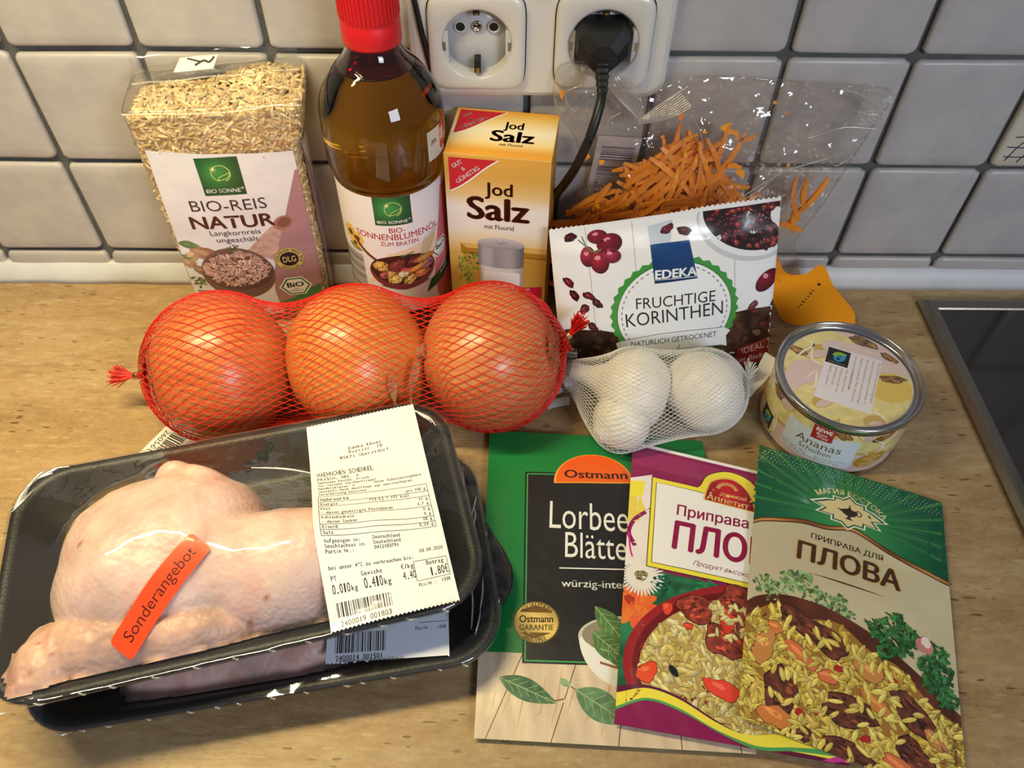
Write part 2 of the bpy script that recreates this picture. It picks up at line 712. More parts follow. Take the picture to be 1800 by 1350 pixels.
        for k in range(2, 12, 2):
            for sg in (1, -1):
                p = A[k]; q = A[min(13, k + 2)] + sg * nrm * pr[min(13, k + 1)] * 0.8
                s.stroke([p, q], w * 0.025, vein, L + 0.3)

    def build(s, name, surf, mat, parent, maxe=3.0, eps=0.04, smooth=True):
        """surf maps (n,2) mm to (n,3) metres; each layer floats eps mm above the one below"""
        Vs = []; Ts = []; Cs = []; Ls = []; off = 0
        for V, T, col, L in zip(s.V, s.T, s.C, s.L):
            if maxe:
                V, T = subdivide(V, T, maxe)
            if callable(col):
                c = np.clip(np.asarray(col(V), float), 0, 255)
            else:
                c = np.tile(np.asarray(col, float), (len(V), 1))
            Vs.append(V); Ts.append(T + off); Cs.append(c); Ls.append(np.full(len(V), float(L)))
            off += len(V)
        V = np.concatenate(Vs); T = np.concatenate(Ts); C = lin(np.concatenate(Cs)); L = np.concatenate(Ls)
        P = surf(V)
        d = 0.05
        du = surf(V + [d, 0]) - surf(V - [d, 0])
        dv = surf(V + [0, d]) - surf(V - [0, d])
        N = np.cross(du, dv)
        N /= np.linalg.norm(N, axis=1, keepdims=True) + 1e-15
        P = P + N * (L * eps * 1e-3)[:, None]
        return link(name, mesh_np(name, P, T, C), mat, parent, smooth)


def flat(z=0.0):
    return lambda V: np.stack([V[:, 0] * 1e-3, V[:, 1] * 1e-3, np.full(len(V), z)], 1)


def grad(stops, axis=1):
    """vertical (axis 1) or horizontal (axis 0) print gradient"""
    xs = [a for a, _ in stops]; cs = np.array([c for _, c in stops], float)
    return lambda P: np.stack([np.interp(P[:, axis], xs, cs[:, k]) for k in range(3)], 1)


# ================================================================== setting
TP = 0.0735                       # tile pitch
TX0, TZ0 = -0.2793, 0.0267        # one grout crossing


def m_counter():
    b = NT('travertine_laminate')
    v = b.coord(scale=(1, 1, 1))
    st = b.coord(scale=(5, 34, 1))
    n1 = b.noise(st, 3.0, 6, .62)
    n2 = b.noise(b.coord(scale=(22, 70, 1)), 4.0, 5, .6)
    n3 = b.noise(b.coord(scale=(1, 1.7, 1)), 260, 4, .7)
    c = b.ramp(n1, [(0.30, (146, 112, 72)), (0.45, (180, 148, 104)), (0.58, (196, 166, 122)), (0.72, (176, 144, 104))])
    c2 = b.ramp(n2, [(0.30, (140, 106, 70)), (0.5, (186, 154, 112)), (0.68, (214, 190, 150))])
    c = b.mix(0.5, c, c2)
    c3 = b.ramp(n3, [(0.36, (112, 86, 58)), (0.48, (184, 152, 112)), (0.55, (190, 160, 120)), (0.66, (226, 206, 170))])
    c = b.mix(0.36, c, c3)
    n4 = b.noise(b.coord(scale=(1, 2.6, 1)), 62, 6, .68)
    c = b.mix(0.45, c, b.ramp(n4, [(0.34, (140, 112, 76)), (0.48, (182, 152, 110)), (0.56, (196, 168, 126)), (0.68, (224, 204, 168))]))
    # dark drawn-out pores, and pale chips beside them
    pv = b.coord(scale=(88, 400, 1))
    wob = b.n('TexNoise', Vector=pv, Scale=0.8, Detail=2.0)
    pv2 = b.n('VectorMath', {'operation': 'ADD'}, i0=pv, i1=b.n('VectorMath', {'operation': 'SCALE'}, i0=wob.outputs[1], Scale=0.9).outputs[0]).outputs[0]
    vo = b.n('TexVoronoi', Vector=pv2, Scale=1.0, Randomness=1.0)
    sel = b.n('Math', {'operation': 'GREATER_THAN'}, i0=b.n('SeparateColor', Color=vo.outputs[1]).outputs[0], i1=0.66)
    band = b.ramp(b.noise(b.coord(scale=(3, 22, 1)), 2.2, 2), [(0.40, 0.0), (0.56, 1.0)])
    pore = b.n('Math', {'operation': 'LESS_THAN'}, i0=vo.outputs[0], i1=0.25)
    pm = b.n('Math', {'operation': 'MULTIPLY'}, i0=b.n('Math', {'operation': 'MULTIPLY'}, i0=sel.outputs[0], i1=pore.outputs[0]).outputs[0], i1=band)
    pm = b.n('Math', {'operation': 'MULTIPLY'}, i0=pm.outputs[0], i1=0.95).outputs[0]
    c = b.mix(pm, c, rgba((58, 40, 26)))
    cr = b.noise(b.coord(scale=(9, 80, 1)), 2.6, 5, .62)
    crk = b.ramp(cr, [(0.485, 0.0), (0.497, 1.0), (0.503, 1.0), (0.515, 0.0)])
    crg = b.ramp(b.noise(b.coord(scale=(6, 16, 1)), 1.7, 2), [(0.46, 0.0), (0.62, 1.0)])
    crm = b.n('Math', {'operation': 'MULTIPLY'}, i0=b.n('Math', {'operation': 'MULTIPLY'}, i0=crk, i1=crg).outputs[0], i1=0.6).outputs[0]
    c = b.mix(crm, c, rgba((112, 82, 54)))
    bandl = b.ramp(b.noise(b.coord(scale=(2.5, 20, 1)), 1.6, 4, .6), [(0.35, (150, 120, 86)), (0.5, (186, 154, 112)), (0.66, (222, 200, 164))])
    c = b.mix(0.35, c, bandl)
    pc = b.n('TexVoronoi', Vector=b.coord(scale=(70, 300, 1)), Scale=1.0)
    chip = b.n('Math', {'operation': 'LESS_THAN'}, i0=pc.outputs[0], i1=0.23)
    cs = b.n('Math', {'operation': 'GREATER_THAN'}, i0=b.n('SeparateColor', Color=pc.outputs[1]).outputs[1], i1=0.72)
    cm = b.n('Math', {'operation': 'MULTIPLY'}, i0=chip.outputs[0], i1=cs.outputs[0])
    cm = b.n('Math', {'operation': 'MULTIPLY'}, i0=cm.outputs[0], i1=0.25).outputs[0]
    c = b.mix(cm, c, rgba((226, 208, 176)))
    c = b.mix(1.0, c, (0.83, 0.81, 0.755, 1), 'MULTIPLY')
    p = b.pbsdf(Base_Color=c, Roughness=0.5, Normal=b.bump(b.noise(v, 300, 4), 0.12, 0.001))
    p.inputs['Specular IOR Level'].default_value = 0.35
    return b.m


M_COUNTER = m_counter()
M_GROUT = plain('dark_grey_grout', (92, 92, 90), 0.9, spec=0.2, bump=(900, 0.5, 0.001), var=0.25)
M_CAULK = plain('white_silicone', (206, 208, 212), 0.45, bump=(60, 0.25, 0.002), var=0.06)


def m_tile():
    b = NT('glazed_tile')
    v = b.coord()
    oi = b.n('ObjectInfo')
    n = b.noise(v, 26, 4, .6)
    c = b.ramp(n, [(0.3, (172, 167, 166)), (0.5, (184, 179, 177)), (0.7, (195, 189, 184))])
    c = b.mix(b.n('Math', {'operation': 'MULTIPLY'}, i0=oi.outputs['Random'], i1=0.22).outputs[0], c, rgba((172, 168, 172)))
    h = b.noise(v, 38, 3)
    p = b.pbsdf(Base_Color=c, Roughness=0.32, Normal=b.bump(h, 0.32, 0.0035))
    p.inputs['Specular IOR Level'].default_value = 0.42
    return b.m


M_TILE = m_tile()
M_TILE_CREAM = plain('cream_tile_glaze', (206, 198, 178), 0.3, bump=(38, 0.2, 0.003))

# worktop slab
bm = bmesh.new()
box_bm(bm, -0.75, 0.85, -0.60, 0.004, -0.038, 0.0, 0.003)
counter = bm_obj('countertop', bm, M_COUNTER, None, False)
tag(counter, 'beige travertine-look kitchen worktop under all the groceries', 'countertop')

# back wall: grout bed with tiles set proud of it
bm = bmesh.new()
box_bm(bm, -0.75, 0.85, 0.0, 0.05, -0.04, 0.62)
wall = bm_obj('wall_back', bm, M_GROUT, None, False)
wall['kind'] = 'structure'
rt = random.Random(5)


def tile_mesh(w, h, seed):
    """slightly pillowed hand-made tile with soft uneven edges, facing -y"""
    r = random.Random(seed)
    th = 0.0042
    loops = []
    base = rrect(w, h, 0.004, 4)
    off = [r.uniform(-.0004, .0004) for _ in base]
    for sc, y in ((0.0, 0.001), (0.0, -th * 0.55), (0.0007, -th * 0.86), (0.0022, -th), (0.008, -th * 1.06)):
        P = []
        for k, (x, z) in enumerate(base):
            L = math.hypot(x, z)
            sx = (w / 2 - sc) / (w / 2); sz = (h / 2 - sc) / (h / 2)
            o = off[k] if sc < 0.002 else 0
            P.append((x * sx + o, y, z * sz + o))
        loops.append(P)
    V, F = loft(loops, flip=False)
    return mesh_np('tile', V, F)


variants = [tile_mesh(TP - 0.0036, TP - 0.0036, k) for k in range(5)]
low = [tile_mesh(TP - 0.0036, 0.0215, 20 + k) for k in range(3)]
for row in range(-1, 5):
    for col in range(-3, 12):
        cx = TX0 + (col + 0.5) * TP + rt.uniform(-.0003, .0003)
        if row == -1:
            me = rt.choice(low); cz = TZ0 - 0.0018 - 0.01075
        else:
            me = rt.choice(variants); cz = TZ0 + (row + 0.5) * TP + rt.uniform(-.0003, .0003)
        cream = (row == 1 and col == 8)
        if cream:
            me = tile_mesh(TP - 0.0036, TP - 0.0036, 77)
        t = link('tile', me, M_TILE_CREAM if cream else M_TILE, wall, True)
        t.location = (cx, rt.uniform(-.0004, .0002), cz)
        t.rotation_euler = (rt.uniform(-.006, .006), rt.uniform(-.003, .003), rt.uniform(-.006, .006))
        if cream:
            # the picture tile: a fine blue hatch and a green fruit
            a = Art()
            ink = (34, 40, 72)
            for P in ([(-29, -13), (-18, -12.5)], [(-31, -20), (-8, -21), (6, -20)], [(-30, -27), (-6, -27.5), (10, -26.5)],
                      [(-18, -12), (-24, -19), (-28, -30)], [(-12, -18), (-17, -25), (-20, -31)], [(-2, -18), (-6, -25), (-9, -31)], [(8, -17), (4, -25), (1, -31)]):
                a.stroke(P, 0.7, ink, 1, 10)
            a.ell(0, -12, 16, 6, (86, 112, 70), 2, 8)
            a.ell(-2, -10.5, 10, 2.5, (122, 146, 96), 2.5, 8)
            a.ring(0, -12, 16, 16.8, ink, 2.2, ry=0.38, rot=8)
            a.build('tile_drawing', lambda V: np.stack([V[:, 0] * 1e-3, np.full(len(V), -0.0046), V[:, 1] * 1e-3], 1), printed('tile_ink', 0.3), t, 3.0)

# sealing strip between tiles and worktop
V = []; F = []
n = 120
rows = []
for k in range(n + 1):
    x = -0.75 + 1.6 * k / n
    j = vnoise(np.array([x]), np.array([0.0]), 0.03, 4)[0] * 0.0012
    rows.append([(x, 0.0, 0.0158 + j), (x, -0.0052, 0.0150 + j), (x, -0.0080 - j, 0.004), (x, -0.0086 - 1.6 * j, -0.0002), (x, 0.0, -0.0002)])
V = np.array(rows).reshape(-1, 3)
trim = link('trim_1', mesh_np('trim', V, grid_faces(n + 1, 5, wrap_v=True)), M_CAULK, None, True)
trim['kind'] = 'structure'

# ------------------------------------------------------------------ hob
M_HOBGLASS = plain('black_ceramic_glass', (50, 46, 44), 0.12, spec=0.55)
M_HOBFRAME = plain('anodised_frame', (140, 132, 120), 0.32, metal=0.85, bump=(500, 0.1, 0.0005))
hob = empty('cooktop', (0.298, -0.0225, 0.0))
tag(hob, 'black glass cooktop with grey metal frame at the right end of the worktop', 'cooktop')
hx1, hy1 = 0.50, -0.50
loops = []
for ins, z in ((0.0, 0.0), (0.0, 0.0025), (0.0030, 0.0060), (0.0050, 0.0064), (0.0105, 0.0050), (0.0115, 0.0036)):
    loops.append([(ins, -ins, z), (ins, hy1 + ins, z), (hx1 - ins, hy1 + ins, z), (hx1 - ins, -ins, z)])
V, F = loft(loops, cap0=False, cap1=False, flip=False)
link('frame', mesh_np('frame', V, F), M_HOBFRAME, hob, False)
bm = bmesh.new()
box_bm(bm, 0.0112, hx1 - 0.0112, hy1 + 0.0112, -0.0112, 0.0005, 0.0040, 0.0004)
link_g = bm_obj('glass_plate', bm, M_HOBGLASS, hob, False)
a = Art()
a.ring(150, -150, 86, 87, (90, 88, 86), 1, 60)
a.ring(150, -150, 58, 58.6, (80, 78, 76), 1, 60)
a.build('zone_marking', flat(0.00403), printed('hob_print', 0.2), hob, 0)

# ------------------------------------------------------------------ double wall socket
M_SOCKET = plain('socket_plastic', (214, 210, 204), 0.3, spec=0.5, coat=0.2, bump=(30, 0.05, 0.002))
M_SOCKET_IN = plain('socket_well_plastic', (200, 200, 202), 0.25, coat=0.2)
M_BLACKHOLE = plain('dark_hole', (14, 14, 15), 0.4)
M_BRASS = plain('contact_metal', (168, 140, 92), 0.25, metal=1.0)
M_STEELY = plain('bright_steel', (190, 188, 184), 0.22, metal=1.0)
M_GAP = plain('shadow_gap_plastic', (56, 54, 52), 0.6)
sock = empty('wall_socket', (0.0, 0.0, 0.0))
tag(sock, 'cream white double wall socket, left outlet empty and right one in use', 'wall socket')
fx0, fx1, fz0, fz1 = -0.0515, 0.0938, 0.1512, 0.2315
fcx, fcz = (fx0 + fx1) / 2, (fz0 + fz1) / 2


def xz_loop(w, h, r, y, cx, cz, seg=8):
    return [(x, y, z) for x, z in rrect(w, h, r, seg, cx, cz)]


fw, fh = fx1 - fx0, fz1 - fz0
loops = [xz_loop(fw, fh, 0.010, 0.0, fcx, fcz), xz_loop(fw, fh, 0.010, -0.0078, fcx, fcz), xz_loop(fw - 0.0022, fh - 0.0022, 0.010, -0.0100, fcx, fcz), xz_loop(fw - 0.007, fh - 0.007, 0.009, -0.0112, fcx, fcz), xz_loop(fw - 0.012, fh - 0.012, 0.008, -0.0113, fcx, fcz)]
V, F = loft(loops[:4], cap1=False, flip=False)
V = list(map(tuple, V))
HOLES = ((-0.0138, 0.1843), (0.0556, 0.1850))


def sq_loop(w, y, cx, cz, n=64):
    P = []
    for k in range(n):
        c, sn = math.cos(2 * PI * k / n), math.sin(2 * PI * k / n)
        q = (abs(c) ** 7 + abs(sn) ** 7) ** (-1 / 7)
        P.append((cx + w / 2 * q * c, y, cz + w / 2 * q * sn))
    return P


front = [loops[4]] + [sq_loop(0.0542, -0.0113, *h) for h in HOLES]
k0 = len(V)
V += [p for l in front for p in l]
nl = len(loops[4])
F += [[k0 - nl + i, k0 - nl + (i + 1) % nl, k0 + (i + 1) % nl, k0 + i][::-1] for i in range(nl)]
F += [[k0 + i for i in t] for t in tessellate_polygon([[Vector((p[0], p[2], 0)) for p in l] for l in front])]
fr = link('frame', mesh_np('frame', V, F), M_SOCKET, sock, False)


def outlet(cx, cz, parent):
    s = 0.0530
    link('gap', mesh_np('gap', *loft([sq_loop(0.0542, -0.0113, cx, cz), sq_loop(0.0542, -0.006, cx, cz), sq_loop(0.050, -0.006, cx, cz)], False, False)), M_GAP, parent, False)
    ang = [2 * PI * k / 64 for k in range(64)]
    R = 0.0190

    def circ(r, y):
        return [(cx + r * math.cos(a), y, cz + r * math.sin(a)) for a in ang]

    def sq(w, y):
        return sq_loop(w, y, cx, cz)
    loops = [sq(s, -0.0060), sq(s, -0.0136), sq(s - 0.0016, -0.0146), sq(s - 0.006, -0.0150),
             circ(R + 0.0012, -0.0150), circ(R, -0.0142), circ(R - 0.0006, -0.0050)]
    V, F = loft(loops, cap0=False, cap1=False, flip=False)
    ins = link('outlet_insert', mesh_np('outlet', V, F), M_SOCKET, parent, True)
    V, F = loft([circ(R - 0.0005, -0.0048), circ(R - 0.0007, -0.0056), circ(0.004, -0.0056)], flip=False)
    link('well', mesh_np('well', V, F), M_SOCKET_IN, ins, True)
    # raised shoulders at each side of the well
    for sg in (-1, 1):
        bm = bmesh.new()
        box_bm(bm, cx + sg * 0.0172 - 0.0016, cx + sg * 0.0172 + 0.0016, -0.0138, -0.005, cz - 0.0135, cz + 0.0075, 0.0006)
        bm_obj('side_guide', bm, M_SOCKET_IN, ins, False)
    for sg in (-1, 1):
        bm = bmesh.new()
        box_bm(bm, cx + sg * 0.0183 - 0.0015, cx + sg * 0.0183 + 0.0015, -0.0139, -0.002, cz - 0.0038, cz + 0.0012, 0.0003)
        bm_obj('side_clip', bm, M_STEELY, ins, False)
    for sg in (-1, 1):
        hx = cx + sg * 0.0092
        V, F = lathe([(0.0034, 0.0), (0.0034, 0.0016), (0.0026, 0.0018), (0.0026, 0.0002)], 20, False)
        o = link('pin_hole', mesh_np('hole', V, F), M_SOCKET_IN, ins, True)
        o.location = (hx, -0.0055, cz + 0.0065); o.rotation_euler = (PI / 2, 0, 0)
        V, F = lathe([(0.0026, 0.0), (0.0026, 0.0010)], 20)
        o = link('pin_hole_bottom', mesh_np('hole', V, F), M_BLACKHOLE, ins, False)
        o.location = (hx, -0.0055, cz + 0.0065); o.rotation_euler = (PI / 2, 0, 0)
    V, F = lathe([(0.0030, 0.0), (0.0030, 0.0013), (0.0022, 0.0014), (0.0021, 0.0006), (0.0001, 0.0006)], 20, False)
    o = link('centre_screw', mesh_np('screw', V, F), M_STEELY, ins, True)
    o.location = (cx, -0.0055, cz + 0.0065); o.rotation_euler = (PI / 2, 0, 0)
    bm = bmesh.new()
    box_bm(bm, cx - 0.0018, cx + 0.0018, -0.00625, -0.0060, cz + 0.0061, cz + 0.0069)
    bm_obj('screw_slot', bm, M_BLACKHOLE, ins, False)
    for zz, hh, mm in ((cz + 0.0172, 0.0032, M_BRASS), (cz - 0.0135, 0.0072, M_BRASS)):
        bm = bmesh.new()
        box_bm(bm, cx - 0.0018, cx + 0.0018, -0.0132, -0.005, zz - hh / 2, zz + hh / 2, 0.0004)
        c = bm_obj('earth_contact', bm, M_BLACKHOLE, ins, False)
        bm = bmesh.new()
        box_bm(bm, cx - 0.0011, cx + 0.0011, -0.0142, -0.010, zz - hh * 0.42, zz + hh * 0.05, 0.0004)
        bm_obj('earth_spring', bm, mm, ins, False)
    return ins


for h in HOLES:
    outlet(*h, sock)

# thin black lead running down beside the socket frame
P = spline([(-0.0487, -0.0128, 0.225), (-0.0463, -0.0128, 0.2082), (-0.0436, -0.0128, 0.190), (-0.0402, -0.0120, 0.170), (-0.037, -0.0085, 0.148), (-0.036, -0.0068, 0.110), (-0.036, -0.0066, 0.05), (-0.036, -0.0105, 0.003)], 50)
V, F = tube_np([P], 0.0016, 10)
wire = link('lead', mesh_np('lead', V, F), plain('black_lead', (16, 16, 17), 0.45), None, True)
tag(wire, 'thin black lead hanging down the wall between oil bottle and socket', 'cable')

# ------------------------------------------------------------------ plug and cord
M_PLUG = plain('black_rubber', (22, 22, 23), 0.42, spec=0.5, bump=(200, 0.1, 0.001))
plug = empty('power_plug', (0.0545, -0.006, 0.1838))
tag(plug, 'black power plug with moulded grip in the right-hand outlet, its cord hanging down', 'plug')


def octa(w, h, ch, y, z0=0.0):
    return [(w / 2, y, z0 - h / 2 + ch * 1.6), (w / 2, y, z0 + h / 2 - ch), (w / 2 - ch, y, z0 + h / 2), (-w / 2 + ch, y, z0 + h / 2), (-w / 2, y, z0 + h / 2 - ch), (-w / 2, y, z0 - h / 2 + ch * 1.6), (-w / 2 + ch * 1.7, y, z0 - h / 2), (w / 2 - ch * 1.7, y, z0 - h / 2)]


loops = [octa(0.0290, 0.0200, 0.0035, 0.003, 0.004), octa(0.0290, 0.0200, 0.0035, -0.010, 0.004), octa(0.0270, 0.0205, 0.0042, -0.0165, 0.0025), octa(0.0150, 0.0180, 0.0045, -0.0220, -0.002)]
V, F = loft(loops, flip=False)
link('plug_body', mesh_np('plug', V, F), M_PLUG, plug, False)
bm = bmesh.new()
for k in range(4):
    box_bm(bm, -0.0062, 0.0062, -0.0196, -0.0176, 0.0042 - 0.0012 * k, 0.0047 - 0.0012 * k, 0.0002)
box_bm(bm, -0.0048, 0.0048, -0.0228, -0.0190, -0.0046, -0.0010, 0.0004)
bm_obj('grip_ribs', bm, M_PLUG, plug, False)
loops = []
for k in range(10):
    t = k / 9
    w = 0.0088 - 0.0030 * t
    if k % 2:
        w *= 0.84
    c = Vector((-0.0002, -0.0195 - 0.0145 * t, -0.0040 - 0.0090 * t))
    d = Vector((0, -0.75, -0.66)).normalized(); u = Vector((1, 0, 0)); n2 = d.cross(u)
    loops.append([tuple(c + u * x + n2 * z) for x, z in rrect(w, w * 0.9, w * 0.25, 3)])
V, F = loft(loops, flip=True)
link('strain_relief', mesh_np('relief', V, F), M_PLUG, plug, False)
P = spline([(-0.0002, -0.033, -0.0125), (-0.0016, -0.0395, -0.0170), (-0.0046, -0.0455, -0.0260), (-0.0085, -0.0480, -0.0380), (-0.0130, -0.0445, -0.0540), (-0.0175, -0.0330, -0.0730), (-0.0205, -0.0180, -0.0920), (-0.021, -0.008, -0.115), (-0.020, -0.0055, -0.150), (-0.018, -0.0062, -0.180)], 70)
V, F = tube_np([P], 0.0027, 12)
link('cord', mesh_np('cord', V, F), M_PLUG, plug, True)


# ================================================================== salt carton
def rotz(a, v):
    c, s = math.cos(a), math.sin(a)
    return (v[0] * c - v[1] * s, v[0] * s + v[1] * c)


M_CARTON = printed('printed_carton', 0.42, spec=0.45, bump=(45, 0.12, 0.002))
SA = math.atan2(-0.0082, 0.0612)
salt = empty('salt_box', (-0.0323, -0.0545, 0.0), SA, 'yellow salt carton with brown lettering standing between the oil bottle and the carrots', 'salt box')
SW, SD, SH = 60.4, 47.0, 143.0
bm = bmesh.new()
box_bm(bm, 0.0002, SW / 1000 - 0.0002, 0.0002, SD / 1000, 0.0005, SH / 1000 - 0.0002, 0.0007, 2)
bm_obj('carton', bm, plain('carton_board', (214, 160, 66), 0.5), salt, False)


def badge(a, x0, y1, x1, y0, th, L=2):
    """red corner badge with white lettering: (x0,y1) corner, (x1,y1) right tip, (x0,y0) lower tip"""
    red = (205, 32, 50)
    n = 14
    P = [(x0, y1), (x0, y0)]
    for k in range(n + 1):
        t = k / n
        x = x0 + (x1 - x0) * t
        y = y0 + (y1 - y0) * t + (y0 - y1) * 0.13 * math.sin(PI * t) * (1 - 0.75 * t) - (y0 - y1) * 0.10 * math.sin(PI * t) * t
        P.append((x, y))
    a.stroke(P[1:], 0.9, (250, 246, 238), L + .5)
    a.poly(P, red, L)
    return


ART = Art()
a = ART
gold = grad([(-143, (214, 168, 74)), (-100, (206, 164, 78)), (-72, (216, 176, 92)), (-62, (238, 214, 160)), (-52, (244, 238, 232)), (-34, (246, 242, 240)), (-27, (236, 206, 150)), (-14, (222, 172, 84)), (0, (236, 176, 74))])
a.rect(0, -SH + 0.5, SW, 0, gold, 0)
badge(a, 2.6, -2.2, 31.0, -25.0, 1)
a.text('GUT', 5.2, -9.4, 2.5, (250, 250, 250), 4, w=7.2, bold=.04, rot=35)
a.text('&', 10.6, -10.8, 2.3, (250, 250, 250), 4, bold=.04, rot=35)
a.text('GÜNSTIG', 7.4, -19.6, 2.6, (250, 250, 250), 4, w=17.2, bold=.04, rot=40)
br = (92, 36, 22)
a.text('Jod', 22.8, -25.6, 8.4, br, 2, w=16.4, bold=.035)
a.text('Salz', 11.8, -43.4, 15.6, br, 2, w=37.6, bold=.05)
a.text('mit Fluorid', 22.2, -50.2, 3.3, br, 2, w=17.8, bold=.01)
# tray ledge, shaker and leaves in the picture
a.rect(7.2, -71, SW - .2, -63, (176, 128, 42), 1)
a.poly([(7.2, -63), (10.5, -66.5), (SW - .2, -66.5), (SW - .2, -62.2)], (224, 186, 104), 1.4)
a.rect(9.5, -142, SW - .2, -70, grad([(-142, (206, 166, 80)), (-71, (190, 146, 62))]), 1)
a.rect(19.2, -118, 46.2, -78, grad([(19, (176, 172, 178)), (22, (226, 224, 230)), (40, (214, 212, 220)), (46.2, (160, 156, 164))], 0), 2)
a.rect(21.2, -118, 44.2, -84, (238, 236, 242), 2.5)
cap = grad([(18, (120, 118, 126)), (23, (196, 194, 202)), (29, (150, 148, 158)), (38, (178, 176, 186)), (46.5, (98, 96, 104))], 0)
a.poly([(18.0, -61.5), (46.4, -61.0)] + [(32.2 + 14.2 * math.cos(t), -77.6 - 3.4 * math.sin(t)) for t in np.linspace(0, PI, 16)], cap, 3)
a.ell(32.2, -61.2, 14.2, 4.6, grad([(-66, (150, 148, 158)), (-57, (206, 204, 212))]), 3.5)
for q in range(5):
    a.ell(29.4 + 1.8 * q * .8, -59.6 - .7 * (q % 2) - .6 * (q % 3), .5, .3, (60, 58, 62), 4)
for i, (x, y) in enumerate([(9, -74), (14.5, -73), (7, -82), (12, -85), (16, -80), (9, -92)]):
    a.parsley(x, y, 3.6, 3, i + 3, 12, (116, 150, 62))
    a.stroke([(x, y), (12, -98)], .5, (150, 170, 90), 2.6, 6)
a.poly([(43, -96), (58.6, -93.3), (58.6, -103.2), (44, -106)], (196, 32, 62), 4)
a.text('rein', 46.0, -97.9, 2.2, (250, 240, 240), 5, bold=.03, rot=8)
a.text('körnig', 44.6, -102.0, 2.2, (250, 240, 240), 5, w=8, bold=.03, rot=8)
a.stroke([(0, 0), (SW, 0)], .8, (246, 206, 120), 1)
a.build('front_print', lambda V: np.stack([V[:, 0] * 1e-3, np.full(len(V), -0.00005), V[:, 1] * 1e-3 + SH / 1000], 1), M_CARTON, salt, 6)

a = Art()
a.rect(0, 0, SW, SD, grad([(0, (238, 168, 54)), (6, (232, 164, 56)), (14, (248, 222, 160)), (26, (250, 240, 214)), (36, (244, 214, 140)), (47, (240, 170, 56))]), 0)
badge(a, 2.0, 45.0, 30.0, 19.6, 1)
a.text('GUT', 4.6, 36.2, 2.7, (250, 250, 250), 4, w=7.4, bold=.04, rot=38)
a.text('&', 9.6, 33.8, 2.4, (250, 250, 250), 4, bold=.04, rot=38)
a.text('GÜNSTIG', 6.4, 24.8, 2.8, (250, 250, 250), 4, w=18.6, bold=.04, rot=44)
a.text('Jod', 29.6, 28.6, 7.0, br, 2, w=11.6, bold=.04)
a.text('Salz', 23.3, 15.8, 10.4, br, 2, w=25.6, bold=.05)
a.text('mit Fluorid', 29.6, 11.6, 2.4, br, 2, w=13, bold=.02)
a.build('top_print', lambda V: np.stack([V[:, 0] * 1e-3, V[:, 1] * 1e-3, np.full(len(V), SH / 1000 - 0.0001)], 1), M_CARTON, salt, 6)
a = Art()
a.rect(0, -SH + 1, SD, 0, grad([(-143, (206, 156, 66)), (-60, (196, 140, 52)), (0, (226, 160, 58))]), 0)
for k in range(20):
    a.rect(6, -20 - 4.2 * k, 30 + (k * 7) % 11, -19.2 - 4.2 * k, (150, 104, 44), 1)
a.build('side_print', lambda V: np.stack([np.full(len(V), SW / 1000 - 0.0001), V[:, 0] * 1e-3, V[:, 1] * 1e-3 + SH / 1000], 1), M_CARTON, salt, 10)

# ================================================================== oil bottle
def m_oil():
    b = NT('amber_oil_bottle')
    p = b.pbsdf(Base_Color=(1, 1, 1, 1), Roughness=0.0, IOR=1.46)
    p.inputs['Transmission Weight'].default_value = 1.0
    va = b.n('VolumeAbsorption', Color=(0.955, 0.79, 0.08, 1), Density=42.0)
    b.t.links.new(va.outputs[0], b.out.inputs['Volume'])
    return b.m


M_OIL = m_oil()
BX, BY = -0.0660, -0.0400
bottle = empty('oil_bottle', (BX, BY, 0.0), 0, 'tall amber oil bottle with red screw cap behind the middle onion', 'bottle')
prof = [(0.012, 0.0035), (0.026, 0.0004), (0.0295, 0.0012), (0.0312, 0.0035), (0.0318, 0.008), (0.0318, 0.040), (0.0315, 0.1180), (0.0318, 0.1250), (0.0322, 0.1285), (0.0336, 0.1320), (0.0341, 0.1365), (0.0343, 0.1432), (0.0342, 0.1540), (0.0337, 0.1640), (0.0326, 0.1695), (0.0303, 0.1745), (0.0272, 0.1797), (0.0240, 0.1842), (0.0210, 0.1876), (0.0182, 0.1906), (0.0158, 0.1942), (0.0142, 0.1975), (0.0137, 0.2000), (0.0136, 0.2070), (0.0125, 0.2080)]
pp = spline(np.array(prof), 150)
V, F = lathe(pp, 72)
V, F = V, F
me = mesh_np('bottle', V, F)
body = link('bottle_body', me, M_OIL, bottle, True)
# the air above the oil: a cavity whose faces look inward
lvl = 0.1872
cav = [(max(0.0002, r - 0.0012), z) for r, z in pp if z > lvl]
cav = [(0.0002, lvl), (cav[0][0] - 0.0008, lvl), (cav[0][0] - 0.0002, lvl + 0.0004)] + cav[1:-3] + [(0.0002, cav[-3][1])]
V, F = lathe(cav, 64)
F = [f[::-1] for f in F]
link('oil_surface', mesh_np('oil_surface', V, F), M_OIL, bottle, True)['label'] = 'surface of the oil under the bottle neck'
M_CAP = plain('red_cap_plastic', (206, 26, 34), 0.38, spec=0.5, bump=(80, 0.05, 0.001))
V, F = lathe([(0.0146, 0.2002), (0.0150, 0.2000), (0.0152, 0.2010), (0.0152, 0.2105), (0.0149, 0.2110), (0.0149, 0.2130), (0.0149, 0.2315), (0.0142, 0.2332), (0.0120, 0.2340), (0.0002, 0.2340)], 72)
cap = link('cap', mesh_np('cap', V, F), M_CAP, bottle, True)
bm = bmesh.new()
for k in range(44):
    q = 2 * PI * k / 44
    n0 = len(bm.verts)
    box_bm(bm, 0.0145, 0.0155, -0.00055, 0.00055, 0.2136, 0.2312, 0.0003, 1)
    bm.verts.ensure_lookup_table()
    for v in list(bm.verts)[n0:]:
        v.co = Matrix.Rotation(q, 3, 'Z') @ v.co
